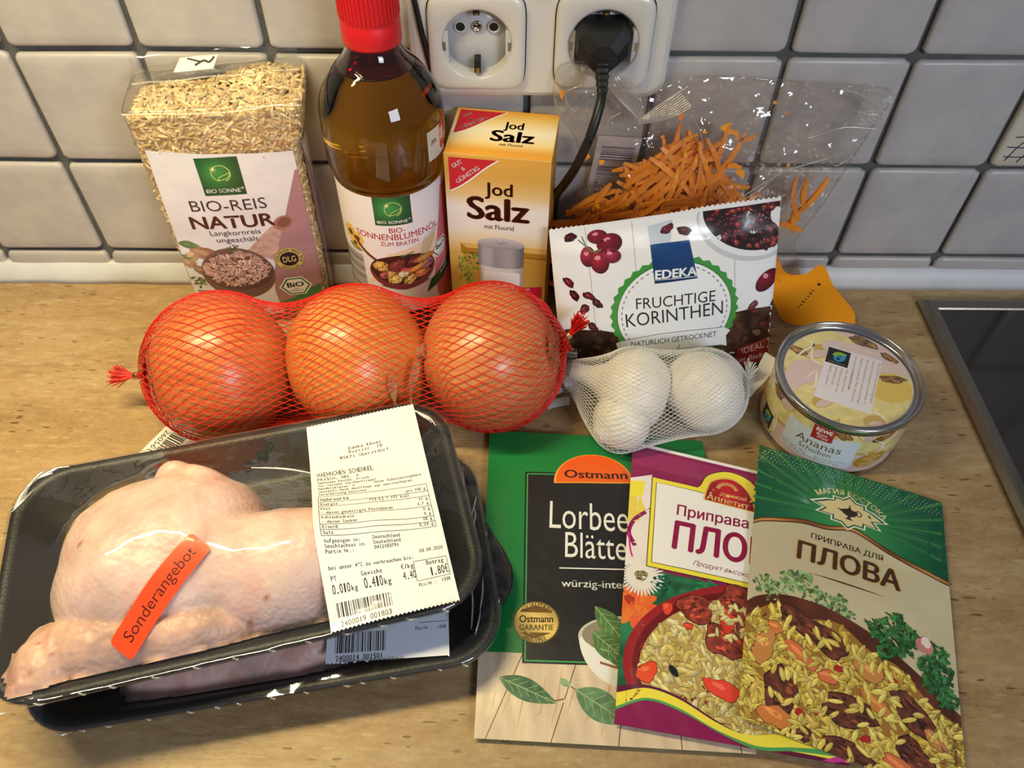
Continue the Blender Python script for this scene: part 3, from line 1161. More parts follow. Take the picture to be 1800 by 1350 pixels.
rb = bm_obj('cap_ridges', bm, M_CAP, cap, False)
rb['kind'] = 'stuff'

RL = 31.9                                    # label radius, mm


def bsurf(V):
    an = V[:, 0] / RL
    return np.stack([RL * 1e-3 * np.sin(an), -RL * 1e-3 * np.cos(an), V[:, 1] * 1e-3], 1)


M_PAPER = printed('label_paper', 0.45, spec=0.4)
a = Art()
a.rect(-62, 36, 64, 125, (240, 238, 240), 0)


def sonne(a, x0, y0, x1, y1, L, tilt=0.0):
    """green logo square with leaf ring and name"""
    w, h = x1 - x0, y1 - y0
    a.rect(x0, y0, x1, y1, lambda P: np.array([22, 74, 48])[None, :] + np.exp(-((P[:, 0] - x0 - w * .4) ** 2 + (P[:, 1] - y0 - h * .6) ** 2) / (w * .4) ** 2)[:, None] * np.array([40, 80, 30])[None, :], L)
    cx, cy, r = x0 + w * .52, y0 + h * .58, w * .21
    a.ring(cx, cy, r, r + w * .022, (196, 214, 120), L + 1, 36, -70, 250)
    a.stroke([(cx - r * .55, cy - r * .95), (cx - r * .2, cy - r * .45), (cx + r * .4, cy - r * .2), (cx + r * 1.0, cy + r * .1)], w * .02, (196, 214, 120), L + 1, 14)
    a.stroke([(cx - r * .5, cy - r * .9), (cx + r * .35, cy - r * .75), (cx + r * .9, cy - r * .3), (cx + r * 1.0, cy + r * .1)], w * .02, (196, 214, 120), L + 1, 14)
    a.ell(cx - r * .75, cy + r * .6, r * .16, r * .16, (250, 250, 190), L + 1.3)
    for q in range(4):
        a.stroke([(cx - r * .75 - r * .4 * math.cos(q * .785), cy + r * .6 - r * .4 * math.sin(q * .785)), (cx - r * .75 + r * .4 * math.cos(q * .785), cy + r * .6 + r * .4 * math.sin(q * .785))], w * .008, (240, 240, 170), L + 1.3)
    a.text('BIO SONNE', x0 + w * .06, y0 + h * .07, h * .105, (244, 244, 244), L + 1, w=w * .82, bold=.015)
    a.text('®', x0 + w * .9, y0 + h * .14, h * .06, (244, 244, 244), L + 1)


sonne(a, -6.6, 105.6, 15.2, 125, 2)
red = (186, 40, 52)
a.text('BIO-', 5.6, 100.2, 3.5, red, 2, w=9.5, al='c', bold=.01)
a.text('SONNENBLUMENÖL', 6.0, 94.9, 4.4, red, 2, w=53, al='c', bold=.008)
a.text('ZUM BRATEN', 6.2, 90.4, 3.0, red, 2, w=23, al='c', bold=.005)
# sunflower, barcode, spoon, bowl of roast vegetables, rose wedge
for (x, y, s_) in ((-27, 93, 5.0), (-21, 91, 4.0), (-24, 86, 3.6)):
    for q in range(14):
        an = q * 25.7
        a.ell(x + s_ * .75 * math.cos(math.radians(an)), y + s_ * .75 * math.sin(math.radians(an)), s_ * .55, s_ * .2, (236, 196, 92), 2, an, 8)
    a.ell(x, y, s_ * .45, s_ * .45, (96, 66, 36), 2.6)
a.leaf(-30, 84, -18, 82, 4, (120, 140, 70), 2)
a.rect(-60, 37, -15, 80, (232, 228, 230), 1)
a.barcode(-44, 44, -19, 79, (60, 58, 66), 2, 34, vert=True)
a.stroke([(-24, 92), (-16, 83), (-6, 76)], 2.2, (120, 60, 34), 3, 16)
a.poly([(-16, 60), (-2, 84), (30, 92), (34, 60)], (240, 214, 180), 1.2)
a.ell(6.5, 69, 21.5, 13.5, (126, 58, 62), 3, 0, 40)
a.ell(6.5, 71.5, 20.6, 11.5, (70, 34, 30), 3.5, 0, 40)
veg = [(-7, 74, 5, 4, (222, 176, 96)), (-2, 68, 4, 3.2, (206, 160, 90)), (3, 75, 6, 4.4, (126, 58, 54)), (9, 70, 7, 3, (188, 84, 66)), (1, 64, 4.6, 3, (226, 196, 110)), (10, 63, 5, 2.8, (224, 180, 96)), (18, 66, 5, 3, (214, 128, 70)), (22, 72, 4.5, 3.6, (160, 96, 116)), (13, 77, 6, 3.4, (96, 40, 46)), (20, 77, 8, 2.0, (226, 138, 62)), (15, 71, 8, 1.6, (232, 150, 74)), (-6, 67, 3, 2.4, (176, 92, 84)), (6, 68, 3.2, 2.2, (232, 214, 170))]
for i, (x, y, rx, ry, c) in enumerate(veg):
    a.blob(x, y, rx + .4, ry + .4, tuple(np.array(c) * .5), 4 + .12 * i, 18 * (i % 3), .12, 16, i)
    a.blob(x, y, rx, ry, c, 4.06 + .12 * i, 18 * (i % 3), .12, 16, i)
    a.blob(x - rx * .2, y + ry * .25, rx * .45, ry * .3, tuple(np.clip(np.array(c) * 1.2 + 16, 0, 255)), 4.1 + .12 * i, 18 * (i % 3), .2, 10, i)
for q in range(6):
    a.stroke([(16 + q, 74), (22 + q * 2.2, 92 + q)], .35, (150, 160, 96), 6)
a.stroke([(6, 82), (14, 84)], .8, (90, 120, 70), 6)
a.poly([(-10, 58), (6, 55), (24, 58), (14, 62)], (120, 128, 84), 2.8)
a.poly([(39, 119), (64, 119), (64, 36), (30, 36), (27, 58), (30, 80), (35, 100)], (214, 116, 122), 1.6)
a.poly([(24, 57), (48, 66), (48, 56), (20, 48)], (34, 92, 60), 3)
a.text('mildes', 32, 59.6, 2.2, (230, 240, 230), 4, bold=.02, rot=16, shear=.2)
a.text('Aroma', 32, 56.0, 2.2, (230, 240, 230), 4, bold=.02, rot=16, shear=.2)


def biohex(a, cx, cy, r, L):
    for rr_, c_, l_ in ((r * 1.12, (244, 244, 244), L), (r, (70, 120, 80), L + .4), (r * .86, (246, 246, 246), L + .8)):
        a.poly([(cx - rr_, cy), (cx - rr_ * .5, cy - rr_ * .74), (cx + rr_ * .5, cy - rr_ * .74), (cx + rr_, cy), (cx + rr_ * .5, cy + rr_ * .74), (cx - rr_ * .5, cy + rr_ * .74)], c_, l_)
    a.text('BiO', cx, cy - r * .06, r * .42, (24, 40, 30), L + 1.2, w=r * 1.15, al='c', bold=.05)
    a.text('nach', cx, cy - r * .28, r * .1, (24, 40, 30), L + 1.2, al='c', bold=.03)
    a.text('EG-Öko-Verordnung', cx, cy - r * .46, r * .11, (24, 40, 30), L + 1.2, w=r * .95, al='c', bold=.03)


biohex(a, 34.5, 77, 7.6, 3)
a.build('label', bsurf, M_PAPER, bottle, 2.5, 0.035)['label'] = 'white paper label with green logo square'

# small neck sticker at the right shoulder
a = Art()
a.rect(30, 142, 46, 160, (210, 204, 190), 0)
a.poly([(41, 160), (46, 160), (46, 146), (43, 144), (41, 146)], (186, 34, 44), 1)
for q in range(3):
    a.stroke([(42 + 1.3 * q, 150), (42.3 + 1.3 * q, 157)], .6, (240, 230, 230), 2)
a.stroke([(33, 151), (34, 154), (35, 151.5), (36, 154), (37.5, 151)], .7, (90, 86, 80), 1, 14)
a.build('shoulder_sticker', lambda V: np.stack([0.0346 * np.sin(V[:, 0] / 34.6), -0.0346 * np.cos(V[:, 0] / 34.6), V[:, 1] * 1e-3], 1), M_PAPER, bottle, 2.5)

# ================================================================== rice bag
RANG = math.radians(6.6)
rice = empty('rice_bag', (-0.2045, -0.0512, 0.0), RANG, 'clear bag of brown rice with a white and purple label, left of the oil bottle', 'rice bag')
RD = 41.0


def rw(z):
    """width in mm at height z"""
    return np.interp(z, [0, 30, 133, 150, 164, 180], [86, 87, 89, 94, 97, 97])


RC = 5.0


def rsurf(t, z, out=0.0):
    """rounded, slightly puffed brick; t runs along the front (0..W) and on round the right side"""
    t = np.asarray(t, float); z = np.asarray(z, float)
    W = rw(z); D = RD
    q = PI / 2 * RC
    segs = [W - 2 * RC, q, D - 2 * RC, q, W - 2 * RC, q, D - 2 * RC, q]
    tot = sum(segs)
    u = np.mod(t - RC * 0.5, tot)
    x = np.zeros_like(u); y = np.zeros_like(u); nx = np.zeros_like(u); ny = np.zeros_like(u)
    c0 = np.zeros_like(u)
    corners = [(W - RC, RC, -90), (W - RC, D - RC, 0), (RC, D - RC, 90), (RC, RC, 180)]
    lines = [(RC, 0, 1, 0, 0, -1), (W, RC, 0, 1, 1, 0), (W - RC, D, -1, 0, 0, 1), (0 * W, D - RC, 0, -1, -1, 0)]
    for i in range(8):
        L = segs[i]
        m = (u >= c0 - 1e-9) & (u <= c0 + L + 1e-9)
        f = u - c0
        if i % 2 == 0:
            lx, ly, dx, dy, ax, ay = lines[i // 2]
            X = lx + dx * f; Y = ly + dy * f; AX = ax + 0 * f; AY = ay + 0 * f
            fr = np.clip(f / L, 0, 1)
            bulge = (3.2 if i in (0, 4) else 1.6) * np.sin(PI * fr) ** 0.8 * np.sin(PI * np.clip(z / 168, 0, 1)) ** 0.7
            X = X + AX * bulge; Y = Y + AY * bulge
        else:
            cx, cy, a0 = corners[i // 2]
            an = np.radians(a0 + 90 * f / L)
            AX = np.cos(an); AY = np.sin(an)
            X = cx + RC * AX; Y = cy + RC * AY
        x = np.where(m, X, x); y = np.where(m, Y, y); nx = np.where(m, AX, nx); ny = np.where(m, AY, ny)
        c0 = c0 + L
    wob = 0.5 * (vnoise(t, z, 14, 5) - 0.5)
    x = x + nx * (out + wob); y = y + ny * (out + wob)
    return np.stack([x, y, z], -1)


def rtop(x, y):
    """height of the rice surface"""
    return 157.5 + 9.5 * np.clip(y / 30, 0, 1) * np.clip((x - 4) / 60, 0, 1.1) - 6 * np.clip((y - 32) / 10, 0, 1) + 1.5 * np.sin(x / 9.0) * np.clip(y / 20, 0, 1)


TOTP = 2 * (89 + RD) - 8 * RC + 2 * PI * RC
zs = np.concatenate([np.linspace(0.8, 150, 36), np.linspace(152, 158, 4)])
tt = np.linspace(0, 1, 73)[:-1]
rows = []
for z in zs:
    Wz = rw(z)
    per = 2 * (Wz + RD) - 8 * RC + 2 * PI * RC
    rows.append(rsurf(tt * per, np.full(72, z), -1.2 - (1.5 if z > 155 else 0)))
rows.append(np.stack([rows[-1][:, 0] * .9 + 4, rows[-1][:, 1] * .8 + 4, rtop(rows[-1][:, 0], rows[-1][:, 1]) - 2], 1))
V = np.array(rows)
nr = len(rows)
Vf = np.vstack([V.reshape(-1, 3), [[46, 20, rtop(46.0, 20.0) - 2]], [[44, 20, 0.8]]]) * 1e-3
F = grid_faces(nr, 72, wrap_v=True, flip=True).tolist()
F += [[(nr - 1) * 72 + i, (nr - 1) * 72 + (i + 1) % 72, nr * 72] for i in range(72)]
F += [[(i + 1) % 72, i, nr * 72 + 1] for i in range(72)]
M_RICECORE = plain('rice_shade', (190, 156, 108), 0.8)
core = link('rice_filling', mesh_np('rice_core', Vf, F), M_RICECORE, rice, True)
core['kind'] = 'stuff'

# loose grains over the visible surface
rg = np.random.default_rng(3)
gs = []                     # position, axis, normal
for _ in range(1500):       # top
    x, y = rg.uniform(3, 93), rg.uniform(2, RD - 2)
    gs.append(((x, y, rtop(x, y) + rg.uniform(-1.6, 0.8)), (0, -.15, 1)))


def add_side(n, t0, t1, z0, z1):
    t = rg.uniform(t0, t1, n); z = rg.uniform(z0, z1, n)
    P = rsurf(t, z, 0.0); P2 = rsurf(t, z, -1.0)
    N = P - P2
    for p, nn in zip(P - N * rg.uniform(0.9, 2.6, n)[:, None], N):
        gs.append((tuple(p), tuple(nn)))


add_side(1300, -4, 100, 131, 159)
add_side(620, 80, 95, 20, 140)
add_side(420, -12, 5, 20, 140)
add_side(650, 92, 140, 130, 166)
nseg, nring = 6, 5
ringp = [(0.0, -1.0), (0.72, -0.62), (1.0, 0.0), (0.72, 0.62), (0.0, 1.0)]
tpl = []
for r_, h_ in ringp:
    for k in range(nseg):
        tpl.append((r_ * math.cos(2 * PI * k / nseg), r_ * math.sin(2 * PI * k / nseg), h_))
tpl = np.array(tpl)
tF = grid_faces(nring, nseg, wrap_v=True, flip=True)
Vs = []; Fs = []; Cs = []
pal = np.array([(228, 204, 158), (214, 186, 136), (236, 216, 178), (200, 168, 116), (222, 196, 152), (230, 206, 156)], float)
for i, (p, nn) in enumerate(gs):
    nn = np.array(nn, float); nn /= np.linalg.norm(nn)
    d = rg.normal(size=3); d -= nn * (d @ nn) * rg.uniform(.75, 1.0); d /= np.linalg.norm(d)
    e = np.cross(d, nn); e /= np.linalg.norm(e); g = np.cross(d, e)
    l = rg.uniform(2.6, 3.6); w = rg.uniform(0.85, 1.12)
    Vs.append((np.array(p) + tpl[:, :1] * w * e + tpl[:, 1:2] * w * 0.85 * g + tpl[:, 2:] * l * d) * 1e-3)
    Fs.append(tF + i * len(tpl))
    Cs.append(np.tile(lin(np.clip(pal[rg.integers(len(pal))] * rg.uniform(.85, 1.1), 0, 255)), (len(tpl), 1)))
gr = link('rice_grains', mesh_np('rice_grains', np.concatenate(Vs), np.concatenate(Fs), np.concatenate(Cs)), printed('rice_grain', 0.45, spec=0.4), rice, True)
gr['kind'] = 'stuff'

# clear film round it all, folded over at the top with a crimped flap
M_FILM = film_mat('clear_film', (250, 249, 246), 1.25, 0.05, (70, 0.35, 0.002), 0.03)
rows = []
for z in np.concatenate([np.linspace(0.5, 150, 30), [155, 160, 163.5]]):
    per = 2 * (rw(z) + RD) - 8 * RC + 2 * PI * RC
    rows.append(rsurf(tt * per, np.full(72, z), 0.25))


def ftop(P, k):
    return P
base = rows[-1].copy()
base[:, 2] = 163.0 + 0.08 * np.clip(base[:, 1], 0, 40) + 0.045 * base[:, 0] * np.clip(base[:, 1] / RD, 0, 1)
rows[-1] = base
for sc, dz in ((0.94, 1.0), (0.55, 1.8), (0.1, 2.2)):
    rows.append(np.stack([48 + (base[:, 0] - 48) * (0.5 + 0.5 * sc), 22 + (base[:, 1] - 22) * sc, base[:, 2] + dz], 1))
V = np.array(rows).reshape(-1, 3) * 1e-3
F = grid_faces(len(rows), 72, wrap_v=True, flip=True)
bagf = link('film', mesh_np('film', V, F), M_FILM, rice, True)
# flap at the back of the top
n = 24; m = 8
P = np.zeros((n, m, 3))
for i in range(n):
    for j in range(m):
        x = 1 + 93 * i / (n - 1)
        v = j / (m - 1)
        P[i, j] = (x, 27 + 13 * v + 0.5 * math.sin(v * 18), 164.5 + 0.05 * x + 9 * v + 0.8 * math.sin(x / 7.0) * v)
flap = link('top_flap', mesh_np('flap', P.reshape(-1, 3) * 1e-3, grid_faces(n, m)), M_FILM, rice, True)
a = Art()
a.poly([(25, 3.5), (47, 3.5), (50, 10.5), (29, 10.5)], (232, 228, 214), 0)
a.stroke([(37, 6.0), (42, 8.0), (45, 7.0), (48, 9.5)], 1.1, (24, 26, 24), 1, 12)
a.stroke([(33, 9.8), (40, 7.6)], .9, (24, 26, 24), 1)
a.build('best_before_print', lambda V: np.stack([V[:, 0], 27 + V[:, 1] * .93, 165.3 + .05 * V[:, 0] + V[:, 1] * .68], 1) * 1e-3, M_PAPER, flap, 3)
# bright crease ridges of the film
ridge = []
ridge.append([(1 + 95 * k / 20, -0.8 - 1.5 * math.sin(PI * k / 20), 163.0 - (0.8 if 5 < k < 14 else 0) + 1.3 * math.exp(-((k - 17) / 1.5) ** 2)) for k in range(21)])
ridge.append([(2 + 92 * k / 20, 26.5 + 0.8 * math.sin(k * .9), 165.0 + .05 * (2 + 92 * k / 20)) for k in range(21)])
V, F = tube_np([np.array(r_) * 1e-3 for r_ in ridge], 0.0006, 8)
M_RIDGE = film_mat('film_crease', (255, 253, 246), 3.0, 0.16, None, 0.12)
cr = link('film_crease', mesh_np('crease', V, F), M_RIDGE, bagf, True)
cr['kind'] = 'stuff'

a = Art()
wh = (232, 230, 238)
a.poly([(2.3, 140.5), (30, 137.5), (60, 135.8), (82.5, 135.0), (82.5, 8), (-3, 8), (-0.5, 60)][::-1], wh, 0)
sonne(a, 27.2, 109.8, 51.2, 134.8, 4)
dk = (66, 52, 50)
a.text('BIO-REIS', 16.0, 98.6, 7.6, dk, 4, w=44.5, bold=-.006)
a.text('NATUR', 12.6, 85.6, 9.0, (84, 48, 36), 4, w=50, bold=.035)
a.text('Langkornreis', 22.0, 80.2, 3.6, dk, 4, w=30.5)
a.text('ungeschält', 24.6, 74.8, 3.6, dk, 4, w=25.5)
mauve = (176, 132, 140)
a.poly([(81, 122), (82.5, 122), (82.5, 8), (52, 8), (50.5, 30), (53, 46), (62, 72), (72, 98)][::-1], mauve, 1.5)
# rice spoon and bowl picture
a.poly([(40, 66), (52, 78), (64, 88), (70, 84), (66, 70), (58, 56)], lambda P: np.array([206, 168, 160])[None, :] * (.85 + .25 * vnoise(P[:, 0], P[:, 1], 1.2, 2))[:, None], 1)
a.ell(67, 86, 6.4, 5.0, (170, 124, 110), 1.8, 30)
a.ell(67.6, 86.4, 4.6, 3.4, (136, 92, 82), 2.0, 30)
for (x, y, rx, ry, ro, c) in ((14, 66, 8.5, 5, -30, (164, 128, 106)), (18, 66, 6, 3.6, -34, (138, 100, 82)), (6, 64, 6, 4, 40, (188, 160, 128)), (2, 58, 5, 4, -20, (176, 142, 112)), (8, 52, 5, 3.6, -30, (150, 118, 96))):
    a.blob(x, y, rx, ry, c, 1.5, ro, .15, 18, int(x))
    a.blob(x - 1, y + 1, rx * .5, ry * .4, tuple(np.clip(np.array(c) * 1.2, 0, 255)), 2, ro, .15, 12, int(x))
a.leaf(0, 74, 13, 72, 6, (96, 122, 84), 1.8)
a.leaf(-1, 64, 6, 62, 4, (104, 128, 88), 1.8)
a.parsley(4, 42, 5, 1.6, 4, 20, (108, 132, 88))
a.parsley(34, 70, 4.2, 3.4, 9, 16, (112, 128, 80))
a.ell(31, 48, 23, 22, (120, 92, 84), 2, 0, 40)
a.ell(31, 50, 22, 16.5, (104, 74, 70), 2.4, 0, 40)
a.grains(lambda x, y: ((x - 31) / 20.5) ** 2 + ((y - 51.5) / 13.5) ** 2 < 1, (9, 36, 53, 66), 330, 4.4, 1.5, [(214, 170, 158), (196, 148, 136), (226, 190, 176)], 2.6, 4, True, 6)
for x in (29.5, 39.5, 34):
    a.blob(x, 62 + (x == 34) * 2, 4.6, 3.0, (184, 150, 138), 5, 20, .25, 14, int(x))
    a.blob(x, 61, 2.2, 1.6, (110, 80, 72), 5.4, 20, .2, 10, int(x))
a.barcode(1, 12, 16, 34, (70, 66, 78), 2, 20, vert=True)
# gold prize seal
a.ell(65, 57, 9.6, 9.6, (214, 188, 124), 3)
a.ring(65, 57, 9.0, 9.4, (120, 96, 50), 3.3)
a.ell(65, 57, 5.9, 5.9, (52, 40, 36), 3.4)
a.text('DLG', 65, 54.6, 4.6, (226, 206, 150), 4, w=8.2, al='c', bold=.03)
a.text('GOLDENER PREIS 2018', 65, 57, 1.8, (60, 46, 32), 4, w=25, bold=.02, arc=(6.6, 190))
a.text('WWW.DLG.ORG', 65, 57, 1.6, (60, 46, 32), 4, w=12.5, bold=.02, arc=(-8.4, 226))
biohex(a, 64.4, 33, 9.6, 3)
a.poly([(52, 20), (60, 22), (72, 29), (82.5, 34), (82.5, 8), (52, 8)], (60, 122, 72), 2.2)
a.build('front_label', lambda V: rsurf(V[:, 0] + 0.5, V[:, 1], 0.45) * 1e-3, M_FILMPRINT := printed('printed_film', 0.28, spec=0.5, coat=0.3, bump=(120, 0.25, 0.001)), rice, 3.0, 0.05)
a = Art()
a.rect(93, 8, 128, 134, wh, 0)
a.poly([(93, 132), (99, 118), (112, 70), (118, 40), (120, 8), (93, 8)], mauve, 1)
for k in range(24):
    a.rect(104 + (k % 3) + max(0, (k - 8)) * .5, 112 - 3.6 * k, 122 - (k * 5) % 7, 113.1 - 3.6 * k, (112, 128, 124), 2)
a.barcode(116, 12, 127, 36, (60, 66, 96), 2, 16, vert=True)
a.build('side_label', lambda V: rsurf(V[:, 0], V[:, 1], 0.45) * 1e-3, M_FILMPRINT, rice, 3.0, 0.05)


# ================================================================== onions and their net
def m_onion(name, c_lo, c_hi, seed):
    b = NT(name)
    tc = b.n('TexCoord')
    xyz = b.n('SeparateXYZ', Vector=tc.outputs['Object'])
    ang = b.n('Math', {'operation': 'ARCTAN2'}, i0=xyz.outputs[1], i1=xyz.outputs[0])
    hz = b.n('Math', {'operation': 'MULTIPLY'}, i0=xyz.outputs[2], i1=5.0)
    cv = b.n('CombineXYZ', X=b.n('Math', {'operation': 'MULTIPLY'}, i0=ang.outputs[0], i1=11.0).outputs[0], Y=hz.outputs[0], Z=float(seed))
    n1 = b.noise(cv.outputs[0], 2.2, 5, .65)
    n2 = b.noise(b.coord(), 34, 3)
    c = b.ramp(n1, [(0.2, c_lo), (0.5, tuple((np.array(c_lo) + np.array(c_hi)) // 2)), (0.85, c_hi)])
    c = b.mix(b.ramp(n2, [(0.4, 0.0), (0.75, 0.5)]), c, rgba((222, 150, 84)))
    p = b.pbsdf(Base_Color=c, Roughness=0.33, Normal=b.bump(n1, 0.10, 0.0008))
    p.inputs['Specular IOR Level'].default_value = 0.5
    p.inputs['Subsurface Weight'].default_value = 0.12
    p.inputs['Subsurface Radius'].default_value = (0.006, 0.003, 0.001)
    p.inputs['Subsurface Scale'].default_value = 1.0
    p.inputs['Coat Weight'].default_value = 0.15
    p.inputs['Coat Roughness'].default_value = 0.25
    return b.m


M_ROOT = plain('dry_roots', (176, 146, 104), 0.8)
M_DRYSKIN = plain('dry_onion_skin', (150, 104, 66), 0.6, var=0.25)
rng = np.random.default_rng(9)


def onion(name, loc, axis, r, ln, mat, label, roots_end, neck_end, seed):
    """axis: unit vector from root to neck"""
    o = empty(name, loc, 0, label, 'onion', 'onions in the red net')
    q = Vector((0, 0, 1)).rotation_difference(Vector(axis).normalized())
    o.rotation_mode = 'QUATERNION'
    o.rotation_quaternion = q
    n, seg = 34, 56
    u = np.linspace(-PI / 2, PI / 2, n)
    th = np.arange(seg) * 2 * PI / seg
    rr_ = r * np.cos(u) ** 0.92
    zz = ln * np.sin(u)
    zz = np.where(u > 0.9, zz + (u - 0.9) ** 2 * 0.010, zz)
    zz = np.where(u < -1.3, zz + 0.002, zz)
    R = rr_[:, None] * (1 + 0.016 * np.sin(2 * th + seed)[None, :] + 0.010 * np.sin(5 * th + 2 * seed)[None, :] * np.cos(u)[:, None])
    V = np.stack([R * np.cos(th), R * np.sin(th), np.repeat(zz[:, None], seg, 1)], 2).reshape(-1, 3)
    link('bulb', mesh_np('bulb', V, grid_faces(n, seg, wrap_v=True, flip=True)), mat, o, True)
    if roots_end:
        paths = []
        for _ in range(70):
            a = rng.uniform(0, 6.28); d0 = 0.0075 * math.sqrt(rng.random())
            p0 = np.array([d0 * math.cos(a), d0 * math.sin(a), -ln + 0.001])
            pts = [p0]
            dr = np.array([math.cos(a) * rng.uniform(.3, 1), math.sin(a) * rng.uniform(.3, 1), -0.5])
            for k in range(5):
                dr = dr + rng.normal(size=3) * 0.5
                dr[2] = abs(dr[2]) * 0.25 - 0.1
                nx = pts[-1] + dr / np.linalg.norm(dr) * 0.0022
                rad = math.hypot(nx[0], nx[1])
                if rad > 0.002:
                    zmin = -ln * math.sqrt(max(0.0, 1 - (rad / r) ** 2))
                    nx[2] = min(nx[2], zmin - 0.0003); nx[2] = max(nx[2], zmin - 0.0016)
                pts.append(nx)
            paths.append(spline(pts, 10))
        V, F = tube_np(paths, 0.00026, 4, True)
        rt_ = link('roots', mesh_np('roots', V, F), M_ROOT, o, True)
        rt_['kind'] = 'stuff'
        V, F = lathe([(0.0065, -ln - 0.0002), (0.008, -ln + 0.0016), (0.002, -ln + 0.003)], 24)
        link('root_plate', mesh_np('plate', V, F), M_DRYSKIN, o, True)
    if neck_end:
        V, F = lathe([(0.012, ln * .93), (0.0072, ln * 1.02), (0.0046, ln * 1.08), (0.0038, ln * 1.15), (0.0050, ln * 1.20), (0.003, ln * 1.205)], 20)
        V = np.array(V)
        V[:, 0] *= 1 + 0.25 * np.sin(9 * np.arctan2(V[:, 1], V[:, 0]))
        link('neck', mesh_np('neck', V, F), M_DRYSKIN, o, True)
    return o


ON = [np.array([-0.1640, -0.1280, 0.0446]), np.array([-0.0847, -0.1212, 0.0446]), np.array([-0.0056, -0.1182, 0.0446])]
OR = 0.0440
onion('onion', ON[0], (0.92, 0.34, -0.17), OR, 0.0392, m_onion('onion_skin', (158, 70, 36), (226, 142, 74), 1), 'copper-red onion with a tuft of roots at the left end of the red net', True, False, 1.0)
onion('onion', ON[1], (0.90, -0.18, 0.38), OR, 0.0392, m_onion('onion_skin', (180, 100, 42), (234, 166, 82), 5), 'golden onion with a dry papery neck in the middle of the red net', False, True, 2.3)
onion('onion', ON[2], (-0.93, 0.10, -0.32), OR, 0.0395, m_onion('onion_skin', (174, 96, 54), (230, 160, 98), 9), 'tan onion with fine roots at the right end of the red net', True, False, 3.1)
# long loose dry strips between the middle and right onion, part of the middle onion's skin
strips = []
mid = [o for o in bpy.data.objects if o.name == 'onion.001'][0]
minv = (Matrix.Translation(mid.location) @ mid.rotation_quaternion.to_matrix().to_4x4()).inverted()
for pts in ([(-0.046, -0.139, 0.068), (-0.0500, -0.152, 0.052), (-0.047, -0.158, 0.036), (-0.044, -0.155, 0.022)],
            [(-0.060, -0.147, 0.066), (-0.058, -0.157, 0.050), (-0.054, -0.160, 0.034), (-0.050, -0.158, 0.022)]):
    pp = spline(pts, 16)
    L = []
    for k, p in enumerate(pp):
        w = 0.0026 * (0.6 + 0.4 * math.sin(k))
        L += [minv @ Vector((p[0] - w, p[1] - .004 - .0008 * math.sin(k * .9), p[2])), minv @ Vector((p[0] + w, p[1] - .004, p[2]))]
    strips.append(L)
for L in strips:
    link('dry_skin_strip', mesh_np('strip', np.array([tuple(v) for v in L]), grid_faces(len(L) // 2, 2)), M_DRYSKIN, mid, True)


def net_envelope(axis_pts, bulbs, n, nphi, k, pad, r_end):
    """sleeve round ellipsoid bulbs: centre line (through axis_pts) and radius r[s, phi]"""
    C = spline(axis_pts, n)
    T = np.gradient(C, axis=0); T /= np.linalg.norm(T, axis=1, keepdims=True)
    A = np.cross(T, [0, 0, 1.0]); A /= np.linalg.norm(A, axis=1, keepdims=True)
    B = np.cross(A, T)
    ph = np.arange(nphi) * 2 * PI / nphi
    D = np.cos(ph)[None, :, None] * A[:, None, :] + np.sin(ph)[None, :, None] * B[:, None, :]
    R = np.full((n, nphi), r_end)
    for c, rad in bulbs:
        # support-style reach of a sphere from the axis, within the cross-section
        d = np.asarray(c) - C
        al = (d * T).sum(1)
        rs = np.sqrt(np.clip(rad ** 2 - al ** 2, 0, None))
        proj = (d[:, None, :] * D).sum(2)
        reach = np.where(rs[:, None] > 0, proj + rs[:, None], 0)
        R = np.maximum(R, reach + pad)
    R0 = R.copy()
    for _ in range(260):
        S = R.copy()
        S[1:-1] = 0.5 * (R[:-2] + R[2:]) - k
        P = 0.5 * (np.roll(R, 1, 1) + np.roll(R, -1, 1))
        S = np.maximum(S, 0.97 * S + 0.03 * P)
        R = np.maximum(R0, S)
        R[0] = r_end; R[-1] = r_end
    return C, D, R


def net_mesh(C, D, R, strands, twist, rad, zmin=0.0012, sides=3):
    n, m = R.shape
    s = np.arange(n)
    ds = np.linalg.norm(np.gradient(C, axis=0), axis=1)
    arc = np.cumsum(ds) - ds[0]
    paths = []
    for fam in (1, -1):
        for q in range(strands):
            ph = 2 * PI * q / strands + fam * twist * arc
            # slight zig so that the two families knot where they meet
            f = (ph % (2 * PI)) / (2 * PI) * m
            i0 = np.floor(f).astype(int) % m; i1 = (i0 + 1) % m; w = f - np.floor(f)
            r = R[s, i0] * (1 - w) + R[s, i1] * w
            d = D[s, i0] * (1 - w)[:, None] + D[s, i1] * w[:, None]
            d /= np.linalg.norm(d, axis=1, keepdims=True)
            P = C + d * (r + 0.00015 * fam)[:, None]
            P[:, 2] = np.maximum(P[:, 2], zmin)
            paths.append(P)
    return tube_np(paths, rad, sides)


def tassel(p, d, ln, spread, n, rad, seed=0):
    r = np.random.default_rng(seed)
    d = np.asarray(d, float); d /= np.linalg.norm(d)
    e = np.cross(d, [0, 0, 1.0]); e /= np.linalg.norm(e); g = np.cross(e, d)
    paths = []
    for _ in range(n):
        a = r.uniform(0, 6.28); q = math.sqrt(r.random())
        o = e * math.cos(a) * q + g * math.sin(a) * q * 0.8
        l = ln * r.uniform(.75, 1.1)
        P = np.array([np.asarray(p) + o * 0.0012, np.asarray(p) + d * l * .45 + o * spread * .42, np.asarray(p) + d * l + o * spread + r.normal(size=3) * 0.0012])
        P[:, 2] = np.maximum(P[:, 2], 0.001)
        paths.append(spline(P, 8))
    return tube_np(paths, rad, 3)


